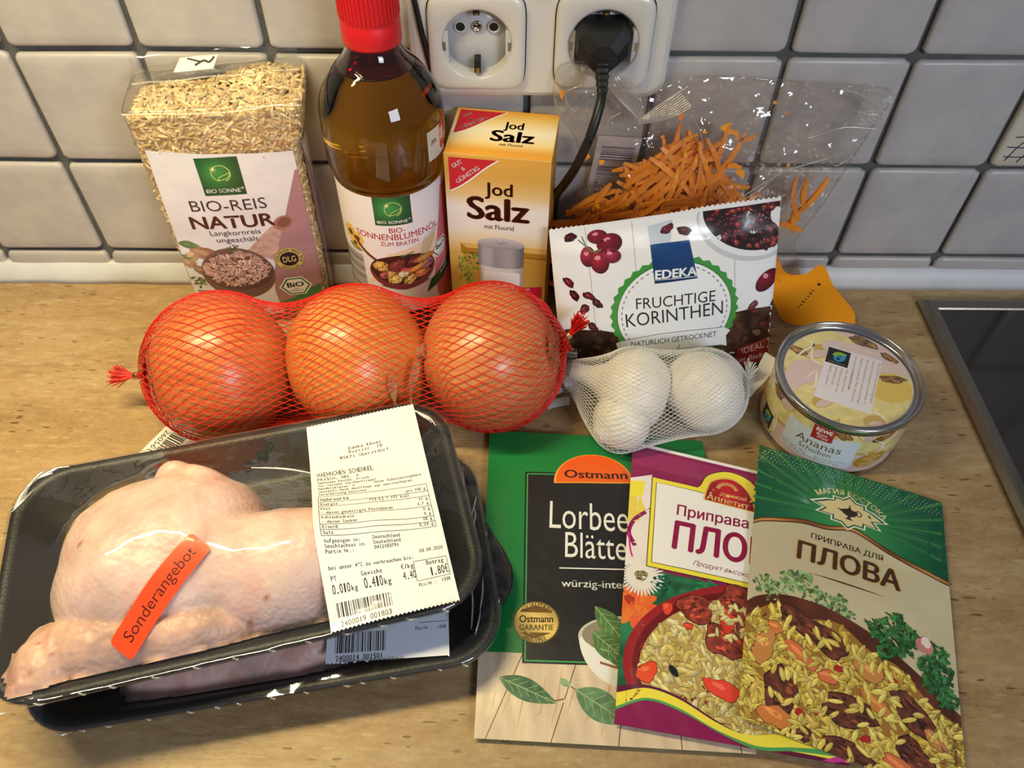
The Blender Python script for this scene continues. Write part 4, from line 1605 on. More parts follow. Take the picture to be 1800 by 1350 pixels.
M_REDNET = plain('red_netting', (226, 38, 24), 0.4, spec=0.5)
M_CLIPMETAL = plain('crimp_clip', (196, 172, 120), 0.25, metal=1.0)
onet = empty('onion_net', (0, -0.004, 0), 0, 'red mesh net sleeve holding three onions, crimped at both ends', 'net')
ax_pts = [(-0.2185, -0.1205, 0.0330), (-0.2085, -0.1225, 0.0370), (-0.1632, -0.1236, 0.0446), (-0.0847, -0.1172, 0.0446), (-0.0062, -0.1137, 0.0446), (0.0310, -0.1045, 0.0465), (0.0400, -0.1012, 0.0490)]
C, D, R = net_envelope(ax_pts, [(c + np.array([0, .004, 0]), OR) for c in ON], 150, 64, 0.00013, 0.0011, 0.0016)
V, F = net_mesh(C, D, R, 54, 12.5, 0.00026)
nm = link('netting', mesh_np('netting', V, F), M_REDNET, onet, True)


def clip(parent, p, d, r, w, mat):
    d = Vector(d).normalized()
    V, F = lathe([(r * .7, -w / 2), (r, -w / 2), (r * 1.12, -w * .25), (r * 1.0, 0), (r * 1.12, w * .25), (r, w / 2), (r * .7, w / 2)], 16)
    o = link('clip', mesh_np('clip', V, F), mat, parent, True)
    o.location = p
    o.rotation_mode = 'QUATERNION'
    o.rotation_quaternion = Vector((0, 0, 1)).rotation_difference(d)
    return o


clip(onet, (-0.2195, -0.1203, 0.0325), (-1, 0.05, -0.3), 0.0021, 0.0034, M_CLIPMETAL)
clip(onet, (0.0408, -0.1009, 0.0494), (0.8, 0.3, 0.4), 0.0021, 0.0034, M_CLIPMETAL)
V, F = tassel((-0.2200, -0.1202, 0.0322), (-1, 0.12, -0.12), 0.0150, 0.0068, 130, 0.00032, 1)
link('tassel', mesh_np('tassel', V, F), M_REDNET, onet, True)
V, F = tassel((0.0413, -0.1007, 0.0498), (0.52, 0.2, 0.85), 0.0135, 0.0058, 130, 0.00032, 2)
link('tassel', mesh_np('tassel', V, F), M_REDNET, onet, True)
# paper tag with bar code lying on the worktop under the left onion
a = Art()
a.poly([(-3, 0), (46, 0), (46, 30), (-3, 30)], (240, 236, 228), 0)
a.barcode(4, 7, 40, 18, (40, 36, 34), 1, 34, seed=8)
a.text('4 260561 22', 2, 2.4, 3.6, (40, 36, 34), 1, w=30)
a.text('0', 12, 21.0, 5, (40, 36, 34), 1, bold=.04)
TAG_O = np.array([-0.2060, -0.1300, 0.0006]); ta = math.radians(-117.6)


def tagsurf(V):
    x = V[:, 0]; y = V[:, 1]
    X = TAG_O[0] + (x * math.cos(ta) - y * math.sin(ta)) * 1e-3
    Y = TAG_O[1] + (x * math.sin(ta) + y * math.cos(ta)) * 1e-3
    Z = TAG_O[2] + 0.0 * x
    return np.stack([X, Y, Z], 1)


tg = a.build('paper_tag', tagsurf, M_PAPER, onet, 4)
tg['label'] = 'white paper tag with a bar code'

# ================================================================== garlic and its net
def m_garlic():
    b = NT('garlic_skin')
    tc = b.n('TexCoord')
    xyz = b.n('SeparateXYZ', Vector=tc.outputs['Object'])
    ang = b.n('Math', {'operation': 'ARCTAN2'}, i0=xyz.outputs[1], i1=xyz.outputs[0])
    cv = b.n('CombineXYZ', X=b.n('Math', {'operation': 'MULTIPLY'}, i0=ang.outputs[0], i1=5.0).outputs[0], Y=b.n('Math', {'operation': 'MULTIPLY'}, i0=xyz.outputs[2], i1=14.0).outputs[0])
    n1 = b.noise(cv.outputs[0], 3.0, 4, .6)
    c = b.ramp(n1, [(0.3, (226, 214, 200)), (0.55, (240, 234, 224)), (0.75, (232, 214, 204))])
    p = b.pbsdf(Base_Color=c, Roughness=0.42, Normal=b.bump(n1, 0.15, 0.001))
    p.inputs['Subsurface Weight'].default_value = 0.15
    p.inputs['Subsurface Radius'].default_value = (0.005, 0.004, 0.003)
    p.inputs['Subsurface Scale'].default_value = 1.0
    return b.m


M_GARLIC = m_garlic()


def garlic(loc, axis, r, label, stem):
    o = empty('garlic_bulb', loc, 0, label, 'garlic', 'garlic bulbs in the white net')
    o.rotation_mode = 'QUATERNION'
    o.rotation_quaternion = Vector((0, 0, 1)).rotation_difference(Vector(axis).normalized())
    prof = spline([(0.0003, -0.80), (0.30, -0.84), (0.72, -0.66), (0.98, -0.20), (0.96, 0.22), (0.72, 0.62), (0.44, 0.86 if stem else 0.82), (0.27, 1.18 if stem else 0.96), (0.23, 1.40 if stem else 1.0), (0.22, 1.62 if stem else 1.01), (0.17, 1.63 if stem else 1.015)], 44)
    th = np.arange(60) * 2 * PI / 60
    rr_ = prof[:, 0] * r; zz = prof[:, 1] * r
    lob = np.interp(zz, [-r, -0.5 * r, 0.5 * r, 1.1 * r], [0.02, 0.055, 0.05, 0.0])
    Rm = rr_[:, None] * (1 + lob[:, None] * np.abs(np.sin(3.5 * th + loc[0] * 90))[None, :] - 0.03)
    V = np.stack([Rm * np.cos(th), Rm * np.sin(th), np.repeat(zz[:, None], 60, 1)], 2).reshape(-1, 3)
    F = grid_faces(44, 60, wrap_v=True, flip=True).tolist() + [[43 * 60 + i for i in range(60)]]
    link('bulb', mesh_np('garlic', V, F), M_GARLIC, o, True)
    return o


GB = [((0.0812, -0.1280, 0.0270), 0.0247), ((0.1240, -0.1280, 0.0258), 0.0252), ((0.0725, -0.1460, 0.0195), 0.0182)]
garlic(GB[0][0], (-0.92, 0.36, 0.02), GB[0][1], 'white garlic bulb with its cut stem pointing left, at the back of the white net', True)
garlic(GB[1][0], (0.75, 0.45, 0.30), GB[1][1], 'white garlic bulb at the right end of the white net beside the tin', False)
garlic(GB[2][0], (-0.75, -0.5, -0.1), GB[2][1], 'small white garlic bulb low at the front left of the white net', False)
M_WHITENET = plain('white_netting', (238, 238, 236), 0.45)
gnet = empty('garlic_net', (0, 0, 0), 0, 'white mesh net sleeve holding garlic, clipped at its left end', 'net')
ax_pts = [(0.0425, -0.1165, 0.0125), (0.0500, -0.1220, 0.0190), (0.0790, -0.1320, 0.0245), (0.1240, -0.1280, 0.0255), (0.1455, -0.1215, 0.0262), (0.1505, -0.1195, 0.0255)]
gs_ = [(c, r * 1.02) for c, r in GB] + [((0.0560, -0.1175, 0.0272), 0.0072), ((0.0480, -0.1140, 0.0275), 0.0062)]
C, D, R = net_envelope(ax_pts, gs_, 110, 64, 0.00002, 0.0011, 0.0013)
V, F = net_mesh(C, D, R, 66, 24.0, 0.00017)
link('netting', mesh_np('netting', V, F), M_WHITENET, gnet, True)
clip(gnet, (0.0415, -0.1160, 0.0122), (-1, 0.25, -0.2), 0.0022, 0.0046, M_STEELY)
V, F = tassel((0.0408, -0.1158, 0.0120), (-1, 0.05, 0.02), 0.0165, 0.0125, 150, 0.00022, 4)
link('tassel', mesh_np('tassel', V, F), M_WHITENET, gnet, True)
V, F = tassel((0.1508, -0.1195, 0.0258), (0.5, 0.55, 0.75), 0.0110, 0.0055, 60, 0.00028, 5)
link('tassel', mesh_np('tassel', V, F), M_WHITENET, gnet, True)
# white paper strip twisted out of the right end
pp = spline([(0.1539, -0.1210, 0.0140), (0.1561, -0.1194, 0.0210), (0.1600, -0.1163, 0.0250), (0.1642, -0.1117, 0.0300), (0.1692, -0.1063, 0.0330)], 26)
L = []
for k, p in enumerate(pp):
    t = k / 25
    up = Vector((-0.79, 0.585, 0.18 + 0.5 * math.sin(t * 3.2))).normalized()
    w = 0.0030 + 0.0028 * t
    L += [tuple(Vector(p) - up * w), tuple(Vector(p) + up * w)]
L = np.array(L); L[:, 2] = np.maximum(L[:, 2], 0.002)
link('paper_strip', mesh_np('strip', L, grid_faces(26, 2)), plain('white_paper', (240, 240, 242), 0.5), gnet, True)
pp = spline([(0.0440, -0.1175, 0.0035), (0.0360, -0.1190, 0.0030), (0.0300, -0.1205, 0.0022)], 8)
L = []
for k, p in enumerate(pp):
    L += [(p[0], p[1] + .003, p[2]), (p[0], p[1] - .004, p[2])]
link('paper_strip', mesh_np('strip', np.array(L), grid_faces(8, 2)), bpy.data.materials['white_paper'], gnet, True)


# ================================================================== tin of pineapple
CANX, CANY, CANR, CANH = 0.2057, -0.1300, 0.0415, 0.0450
can = empty('food_tin', (CANX, CANY, 0), 0, 'low round tin printed with pineapple rings, standing beside the garlic', 'tin')
M_TINPRINT = printed('printed_tin', 0.22, spec=0.6, coat=0.5)
V, F = lathe([(0.0385, 0.0024), (0.0408, 0.0012), (0.0421, 0.0004), (0.0424, 0.0014), (0.0421, 0.0026), (0.0414, 0.0036), (0.0414, 0.0400), (0.0420, 0.0412), (0.0425, 0.0424), (0.0428, 0.0442), (0.0427, 0.0456), (0.0421, 0.0462), (0.0413, 0.0458), (0.0404, 0.0428), (0.0396, 0.0420), (0.0388, 0.0420)], 96)
link('tin_body', mesh_np('tin', V, F), M_STEELY, can, True)
V, F = lathe([(0.0412, 0.0455), (0.0404, 0.0428), (0.0398, 0.0421), (0.0385, 0.0421), (0.0376, 0.0427), (0.0368, 0.0424), (0.0001, 0.0424)], 96, False)
link('lid', mesh_np('lid', V, F), M_STEELY, can, True)


def fairlogo(a, x0, y0, s, rot, L):
    """black square with a green leaf swirl and a blue drop"""
    c, sn = math.cos(math.radians(rot)), math.sin(math.radians(rot))

    def T(x, y):
        return (x0 + s * (x * c - y * sn), y0 + s * (x * sn + y * c))
    a.poly([T(0, 0), T(1, 0), T(1, 1), T(0, 1)], (18, 20, 22), L)
    a.poly([T(*p) for p in spline([(.22, .56), (.35, .78), (.55, .84), (.84, .80), (.66, .66), (.48, .60), (.40, .50), (.22, .56)], 30)], (140, 186, 60), L + .5)
    a.poly([T(*p) for p in spline([(.84, .78), (.80, .42), (.62, .24), (.40, .25), (.30, .40), (.42, .56), (.58, .56), (.66, .64), (.84, .78)], 34)], (36, 150, 196), L + .8)
    cx, cy = T(.52, .40)
    a.ell(cx, cy, s * .08, s * .08, (18, 20, 22), L + 1.1)
    tx, ty = T(.12, .07)
    a.text('FAIRTRADE', tx, ty, s * .10, (240, 240, 240), L + 1, w=s * .76, bold=.03, rot=rot)


def vneck(P):
    return P


a = Art()
cream = lambda P: np.array([232, 208, 150])[None, :] * (.85 + .25 * vnoise(P[:, 0], P[:, 1], 9, 3))[:, None]
a.ell(0, 0, 37.2, 37.2, (226, 200, 192), 0, 0, 72)
CC = [(37.0 * math.cos(k * PI / 24), 37.0 * math.sin(k * PI / 24)) for k in range(48)]
a.clip = CC


def pring(cx, cy, ro, ri, L, rot=0, sq=.62, th=7):
    """a pineapple ring seen at a slant"""
    a.ring(cx, cy - th * .5, ri * .9, ro, (206, 172, 96), L, 44, ry=sq, rot=rot)
    a.ring(cx, cy, ri, ro, lambda P: np.array([242, 224, 152])[None, :] * (.9 + .13 * vnoise(P[:, 0], P[:, 1], 3.2, 7))[:, None], L + .4, 44, ry=sq, rot=rot)
    a.ring(cx, cy, ri, ri * 1.12, (214, 176, 92), L + .7, 44, ry=sq, rot=rot)


pring(-14, 20, 26, 8, 1, 20)
pring(24, -12, 24, 8, 1.8, -20)
pring(-19, -18, 23, 7, 2.6, 30)
pring(6, -33, 20, 6, 3.4, 10)
a.ell(22, -8, 13, 12, (232, 200, 96), 3.0)
a.ell(-25, 4, 12, 9, (228, 200, 196), 3.8, 30)
a.ell(10, 16, 22, 9, (228, 204, 198), 3.8, -30)
for (x, y, rx, ry, ro) in ((-25, 21, 6, 2.4, -30), (17, 28, 8, 3.4, -25), (26, -2, 7, 2.6, -10), (29, 15, 5, 2, -50)):
    a.meat(x, y, rx, ry, ro, 4.6, int(x + 40), (150, 112, 64))
for pts in ([(-30, 12), (-22, 20), (-14, 26), (-20, 32)], [(-26, -2), (-18, 4), (-22, -8), (-28, -6)], [(-12, 30), (-18, 14), (-8, 8)], [(2, -26), (10, -28), (14, -36)]):
    a.stroke(pts, 1.6, (246, 236, 210), 5.4, 24, taper=True)
a.clip = None
a.poly([(-24.1, -15), (5.4, -28.4), (24, 12.5), (-5, 24.4)], (240, 232, 236), 6)
rot = -24.4
fairlogo(a, -10.6, 12.0, 13.2, 65.6 - 90, 7)
tx = ['Durch faire Handelsbedingungen', 'können Kleinbauern und Arbeiter in', 'den Anbauländern in eine nachhaltige', 'Zukunft investieren. Mehr Infos unter', 'www.fairtrade-deutschland.de']
for i, t in enumerate(tx):
    # lines run down the panel, first one at its right edge
    ux, uy = 23.0 - 3.1 * i, 11.4 + 1.35 * i
    a.text(t, ux - 1.6, uy - .4, 1.35, (176, 124, 82), 7, w=[35, 37, 38, 38, 29][i] * .98, rot=-114.4)
tx = ['Erfahren Sie mehr', 'über dieses Produkt:', 'Website aufrufen und', 'FAIRTRADE-Code', '1862021 eingeben.']
for i, t in enumerate(tx):
    ux, uy = 3.4 - 2.9 * i, 4.0 + 1.3 * i
    a.text(t, ux, uy, 1.35, (176, 124, 82), 7, w=[16, 19, 20, 15.5, 17][i], rot=-114.4)
a.text('Serviervorschlag', 7.6, 23.6, 1.7, (246, 240, 230), 7, w=17, rot=-24)
a.build('lid_print', flat(0.04262), M_TINPRINT, can, 6, 0.02)

RC_ = 41.6


def cansurf(V):
    an = V[:, 0] / RC_
    return np.stack([RC_ * 1e-3 * np.sin(an), -RC_ * 1e-3 * np.cos(an), V[:, 1] * 1e-3], 1)


a = Art()
a.rect(-130, 4.0, 130, 39.6, (222, 196, 190), 0)
a.clip = [(-129, 4.2), (129, 4.2), (129, 39.4), (-129, 39.4)]
for k, (cx, cy) in enumerate([(-118, 26), (-92, 30), (-70, 14), (-48, 38), (-20, 36), (2, 40), (24, 34), (46, 20), (70, 30), (100, 22)]):
    pring(cx, cy, 20, 6, 1 + .9 * (k % 3), (k * 37) % 60 - 30, .8, 5)
for k, (cx, cy) in enumerate([(-80, 34), (-58, 37), (-12, 38), (12, 36), (30, 38), (-100, 16), (60, 12)]):
    a.meat(cx, cy, 6, 2.6, (k * 50) % 90 - 45, 4, k, (140, 92, 50))
for pts in ([(-62, 36), (-52, 22), (-50, 10), (-56, 6)], [(-60, 12), (-54, 16), (-50, 10), (-55, 6)], [(6, 36), (16, 28), (10, 20), (4, 24)], [(24, 36), (14, 28), (26, 18)], [(30, 34), (40, 26), (36, 18)], [(-96, 34), (-84, 20), (-90, 8)]):
    a.stroke(pts, 1.5, (244, 232, 214), 4.8, 24, taper=True)
a.clip = None
a.poly([(-43.8, 33.5), (-43.1, 8.8), (0.4, 7.6), (-0.6, 33.2)], (218, 226, 236), 5.5)
a.text('Ananas', -35.4, 20.6, 6.0, (110, 86, 52), 6.5, w=27)
a.text('Scheiben', -32.0, 15.6, 3.9, (120, 100, 66), 6.5, w=19.4)
gt = (150, 112, 52)
a.text('Brenn-', -42.2, 12.4, 1.3, gt, 6.5, w=5.4)
a.text('wert:', -42.2, 10.2, 1.3, gt, 6.5, w=4.6)
a.rect(-35.8, 9.6, -35.5, 14.0, gt, 6.5)
a.text('pro 100 g', -34.8, 12.3, 1.4, gt, 6.5, w=8.6)
a.text('236 kJ | 56 kcal', -34.8, 9.9, 1.4, gt, 6.5, w=13)
a.rect(-20.6, 9.2, -20.3, 14.0, gt, 6.5)
a.text('pro Portion (147 g)', -19.8, 12.3, 1.4, gt, 6.5, w=17.6)
a.text('335 kJ | 79 kcal', -19.8, 9.9, 1.4, gt, 6.5, w=13.6)
a.poly([(-28.4, 39.4), (-16.4, 39.4), (-15.6, 28.6), (-27.8, 27.6)], (176, 26, 36), 7)
a.text('REWE', -26.6, 35.0, 2.9, (250, 250, 250), 8, w=9.4, bold=.06)
a.text('Beste', -25.6, 32.0, 2.2, (250, 250, 250), 8, w=6.4, shear=.3)
a.text('Wahl', -24.4, 29.4, 2.2, (250, 250, 250), 8, w=6.4, shear=.3)
fairlogo(a, -66.5, 5.4, 13.0, 0, 6)
a.ell(11.6, 14.6, 10.2, 7.0, (190, 144, 44), 6, 8)
for i, t in enumerate(['in', 'Ananassaft', 'mit', 'Ananassaft-', 'konzentrat']):
    a.text(t, 11.8, 18.4 - 2.35 * i, 1.5, (246, 232, 190), 7, al='c', w=[1.6, 11, 3.6, 12, 11][i], rot=3, bold=.02)
a.build('side_print', cansurf, M_TINPRINT, can, 2.6, 0.02)

# ================================================================== bag of currants
kor = empty('currant_bag', (0.042, -0.0965, 0.0), 0, 'white printed bag of currants with a round green badge, behind the garlic', 'bag')
KEY = np.array([0, 0.03, 0.11]) / math.hypot(0.03, 0.11)
KN = np.cross([1, 0, 0], KEY)
KC = [(-1.5, 2.0), (131.5, 8.0), (117.5, 125.8), (-14.2, 104.6)]       # outline BL BR TR TL, mm on the leaning plane


def kbil(u, v):
    bl, br_, tr, tl = [np.array(p) for p in KC]
    return (bl[None] * ((1 - u) * (1 - v))[:, None] + br_[None] * (u * (1 - v))[:, None] + tr[None] * (u * v)[:, None] + tl[None] * ((1 - u) * v)[:, None])


def kuv(P):
    """inverse of the outline's bilinear map, a few Newton steps"""
    u = np.full(len(P), .5); v = np.full(len(P), .5)
    bl, br_, tr, tl = [np.array(p, float) for p in KC]
    for _ in range(7):
        f = kbil(u, v) - P
        du = (br_ - bl)[None] * (1 - v)[:, None] + (tr - tl)[None] * v[:, None]
        dv = (tl - bl)[None] * (1 - u)[:, None] + (tr - br_)[None] * u[:, None]
        det = du[:, 0] * dv[:, 1] - du[:, 1] * dv[:, 0]
        u = u - (f[:, 0] * dv[:, 1] - f[:, 1] * dv[:, 0]) / det
        v = v - (du[:, 0] * f[:, 1] - du[:, 1] * f[:, 0]) / det
    return u, v


def kpuff(u, v):
    uu = np.clip(u, 0, 1); vv = np.clip(v, 0, 1)
    e = np.clip(np.minimum(vv / .09, (1 - vv) / .10) - 0.55, 0, 1)
    p = 6.5 * (np.sin(PI * uu) ** .55) * (np.sin(PI * np.clip((vv - .03) / .94, 0, 1)) ** .6)
    w = 1.1 * (vnoise(uu * 130, vv * 110, 21, 3) - .5) + 0.7 * np.sin(uu * 24) * (np.exp(-((vv - .88) / .05) ** 2))
    return p * e + w + 0.25


def ksurf(V):
    u, v = kuv(V)
    d = kpuff(u, v)
    P = np.zeros((len(V), 3))
    P[:, 0] = V[:, 0]
    P += V[:, 1:2] * KEY[None] + 0
    P += d[:, None] * KN[None]
    return P * 1e-3


def kback(V):
    u, v = kuv(V)
    d = -0.5 * kpuff(u, v) * .5
    P = np.zeros((len(V), 3))
    P[:, 0] = V[:, 0]
    P += V[:, 1:2] * KEY[None] + d[:, None] * KN[None]
    return P * 1e-3


nu, nv = 46, 40
U, W_ = np.meshgrid(np.linspace(0, 1, nu), np.linspace(0, 1, nv), indexing='ij')
G = kbil(U.ravel(), W_.ravel())
Vf = ksurf(G) - KN[None] * 0.00012
Vb = kback(G)
Ff = grid_faces(nu, nv, flip=False)
Fb = grid_faces(nu, nv, flip=True) + nu * nv
link('bag_body', mesh_np('bag', np.vstack([Vf, Vb]), np.concatenate([Ff, Fb])), plain('bag_film_white', (236, 236, 238), 0.35, coat=0.2), kor, True)
# printed front with a pinked top edge
a = Art()
W0 = (242, 242, 244)
top = []
N = 92
for k in range(N + 1):
    t = k / N
    p = np.array(KC[2]) * (1 - t) + np.array(KC[3]) * t
    p[1] += 1.2 * (k % 2) - 0.2 + 1.5 * math.sin(6.0 * t + .6) * math.sin(PI * t)
    top.append(tuple(p))
a.poly([KC[0], KC[1]] + top, W0, 0)
quad = [KC[0], KC[1], (117.5, 124.0), (-14.2, 103.4)]
a.clip = quad
# plank joints of the pictured table
for x in (17.5, 45, 104):
    a.stroke([(x - 14, 126), (x, 40)], .3, (150, 150, 158), 1)
a.poly([(43, 108), (57, 112), (57, 98), (45, 98)], (200, 210, 224), .8)
# clear windows with fruit showing
dkf = lambda P: np.array([58, 34, 28])[None, :] * (.35 + 1.1 * vnoise(P[:, 0], P[:, 1], 4.5, 4))[:, None]
a.poly([(-8, 36), (0, 39), (20, 40), (34, 38), (40, 0), (-4, 0)], dkf, 1.2)
a.poly([(97, 52), (112, 55.5), (134, 57), (134, 0), (88, 0), (92, 40)], dkf, 1.2)
r9 = random.Random(4)
for k in range(70):
    x, y = (r9.uniform(-4, 34), r9.uniform(4, 38)) if k % 2 else (r9.uniform(97, 132), r9.uniform(4, 54))
    c = r9.choice([(88, 52, 36), (46, 26, 24), (74, 62, 44), (60, 30, 30), (104, 78, 54)])
    a.blob(x, y, r9.uniform(1.6, 3.6), r9.uniform(1.2, 2.6), c, 1.6 + .1 * (k % 5), r9.uniform(0, 180), .35, 12, k)
# round badge with toothed green rim
BCX, BCY, BR = 64.4, 53.4, 38.4
P = []
for k in range(72):
    q = 2 * PI * k / 72
    rr_ = BR + (1.1 if k % 2 else -.6)
    P.append((BCX + rr_ * math.cos(q), BCY + rr_ * .98 * math.sin(q)))
a.poly(P, (66, 152, 64), 3)
a.ell(BCX, BCY, 34.8, 34.2, (244, 246, 250), 3.5, 0, 60)
a.ring(BCX, BCY, 34.6, 34.9, (40, 60, 44), 3.8, 60)
for k in range(52):
    a.ring(BCX, BCY, 31.9, 32.4, (50, 50, 56), 3.9, 4, k * 360 / 52, k * 360 / 52 + 3.6)
# blue logo square
a.poly([(45.1, 97.5), (67.5, 101.2), (75.5, 77.2), (50.1, 73.5)][::-1], lambda P: np.array([20, 62, 118])[None, :] * (.8 + .35 * np.clip((P[:, 1] - 72) / 30, 0, 1))[:, None], 4.4)
a.text('EDEKA', 50.0, 76.6, 5.4, (248, 250, 252), 5, w=25.0, bold=.05, rot=6)
a.stroke([(50.0, 75.9), (75.3, 78.5)], .35, (248, 250, 252), 5)
ink = (38, 36, 40)
a.text('FRUCHTIGE', 40.8, 55.8, 7.4, ink, 5, w=48, rot=7.4)
a.text('KORINTHEN', 36.0, 42.8, 9.4, ink, 5, w=59.5, rot=9.6)
# banner
a.poly([(30.6, 30.4), (34.6, 32.4), (96.6, 43), (101.5, 40.2), (99.4, 36.4), (101.2, 28.6), (97.6, 29.4), (66, 24.5), (36, 19.5), (33, 24)], (236, 238, 244), 4.6)
a.stroke([(34.7, 32.6), (60, 38.4), (96.4, 42.8)], .4, (60, 60, 66), 5, 16)
a.stroke([(36.0, 19.4), (62, 25), (97.6, 29.2)], .4, (60, 60, 66), 5, 16)
a.text('NATÜRLICH GETROCKNET', 40.6, 28.0, 3.9, ink, 5.2, w=53.5, rot=8.4)
a.poly([(76, 18), (100, 26), (98, 14), (80, 10)], (66, 152, 64), 4.2)
a.stroke([(66, 22), (70, 26), (71, 30)], .5, (120, 130, 60), 5.4, 8)
a.ell(74, 20.5, 4, 2.2, (140, 40, 60), 5.5, 10)
# claret flag
a.poly([(109.0, 26.4), (128.6, 34.7), (131.6, 18.6), (109.4, 8)], (148, 30, 58), 4)
a.stroke([(110.2, 25.2), (127.8, 32.8), (130.4, 18.8)], .35, (230, 170, 190), 4.6)
a.text('IDEAL', 113.0, 21.6, 4.6, (244, 226, 230), 5, w=14, rot=20)
a.text('zum Backen', 108.6, 12.8, 4.2, (244, 226, 230), 5, w=23.5, rot=18, shear=.35)
# bowl of currants
a.ell(101, 110, 30.6, 21.5, (206, 208, 214), 4, -14, 48)
a.ell(101.5, 112, 29.8, 20.6, (240, 240, 244), 4.3, -14, 48)
a.ell(102, 114.5, 28.6, 19.4, (42, 20, 22), 4.7, -14, 48)
for k in range(150):
    q = r9.uniform(0, 6.28); d = math.sqrt(r9.random())
    x = 102 + 26.5 * d * math.cos(q); y = 114 + 17.2 * d * math.sin(q) - .22 * (26.5 * d * math.cos(q))
    c = np.array(r9.choice([(104, 34, 40), (78, 26, 34), (128, 52, 46), (60, 22, 28), (92, 40, 44)]))
    rx, ry = r9.uniform(1.4, 2.5), r9.uniform(1.1, 1.8); ro = r9.uniform(0, 180)
    a.blob(x, y, rx + .3, ry + .3, tuple(c * .4), 5 + .3 * (k % 6), ro, .25, 12, k)
    a.blob(x, y, rx, ry, tuple(c), 5.1 + .3 * (k % 6), ro, .25, 12, k)
    a.blob(x - .3, y + .35, rx * .5, ry * .3, tuple(np.clip(c * 1.6 + 24, 0, 255)), 5.2 + .3 * (k % 6), ro, .3, 8, k)
# grapes and scattered currants
for (x, y, rx, ry, ro, c) in ((14.3, 101, 6.0, 4.4, 6, (128, 30, 48)), (23.2, 90.4, 5.6, 4.6, 0, (160, 48, 76)), (9.4, 89, 4.6, 6.2, 10, (150, 40, 60)), (16.4, 86.2, 5.6, 7.4, 16, (158, 38, 58)), (21.4, 97.6, 7.6, 5.6, 20, (116, 24, 42)), (118.3, 74.6, 5.6, 8.4, -34, (124, 18, 38))):
    gc = np.array(c, float)
    a.ell(x, y, rx, ry, lambda P, x=x, y=y, gc=gc, rx=rx: np.clip(gc[None, :] * (1.25 - .75 * np.hypot(P[:, 0] - x + rx * .3, P[:, 1] - y - rx * .3) / (rx * 1.6))[:, None], 0, 255), 5, ro, 26)
    a.blob(x - rx * .25, y + ry * .35, rx * .32, ry * .2, (226, 150, 164), 5.5, ro, .2, 10, 3)
a.stroke([(3, 99), (8, 95), (13, 92), (17, 94)], .7, (110, 120, 60), 5.6, 14)
a.stroke([(5, 101), (8, 95)], .7, (110, 120, 60), 5.6)
for k, (x, y, ro) in enumerate([(-1.5, 100.4, 10), (54.4, 106.6, 40), (64.3, 106, 0), (-1.2, 72, -50), (2.8, 63.5, -50), (11.4, 63.7, -30), (16.8, 59, -40), (9.3, 54.4, 60), (15.4, 42, -40), (112.6, 57.6, 60), (115, 53, 0), (127, 59, 60), (122, 44, 20)]):
    c = np.array([(70, 22, 26), (98, 30, 36)][k % 2])
    a.blob(x, y, 3.9, 2.5, tuple(c * .6), 5, ro, .2, 16, k)
    a.blob(x, y, 3.4, 2.0, tuple(c), 5.3, ro, .25, 14, k + 5)
    a.blob(x - .6, y + .5, 1.6, .5, tuple(np.clip(c * 1.7 + 20, 0, 255)), 5.6, ro, .3, 8, k)
a.rect(-2, 2, 8, 26, (30, 30, 36), 4)
a.rect(-1, 3, 7, 22, (206, 214, 228), 4.4)
for k, t in enumerate(['Pro 100 g:', 'Brennwert', '1367 kJ', '323 kcal']):
    a.text(t, -.6, 23.2 - 3.2 * k - (1.2 if k else 0), 1.6, (236, 236, 240) if k == 0 else (30, 30, 36), 5, w=7.4, bold=.02)
a.ring(3, 7, 3.0, 3.4, (30, 30, 36), 5, 24)
a.clip = None
a.build('front_print', ksurf, printed('printed_bag', 0.3, spec=0.5, coat=0.35, coat_rough=.12, bump=(60, .3, .0015)), kor, 3.0, 0.035)

# ================================================================== bag of grated carrot
M_CFILM = film_mat('crinkled_film', (251, 249, 247), 1.2, 0.06, (70, 1.0, 0.005), 0.015)
cbag = empty('carrot_bag', (0, 0, 0), 0, 'clear crinkled plastic bag of grated carrot leaning on the tiles behind the currants', 'plastic bag')
OUT = [(0.042, 0.001), (0.034, 0.028), (0.037, 0.058), (0.043, 0.074), (0.048, 0.100), (0.044, 0.128), (0.031, 0.148), (0.029, 0.168), (0.034, 0.176), (0.050, 0.177), (0.063, 0.171), (0.078, 0.156), (0.090, 0.161), (0.104, 0.168), (0.120, 0.1695), (0.140, 0.169), (0.165, 0.167), (0.192, 0.1655), (0.2225, 0.1615), (0.2195, 0.140), (0.2125, 0.112), (0.2030, 0.078), (0.1955, 0.056), (0.2010, 0.040), (0.2080, 0.020), (0.2060, 0.001)]
OP = spline(OUT, 190)
CXY = np.array([0.118, 0.075])


def bagd(x, z):
    """half thickness of the bag, metres"""
    m = np.exp(-(((x - 0.105) / 0.062) ** 2)) * np.clip(1.12 - z / 0.165, 0.10, 1) ** .8
    return 0.0205 * m


def bagmid(x, z):
    return -0.0270 + 0.010 * np.clip(z / 0.17, 0, 1)


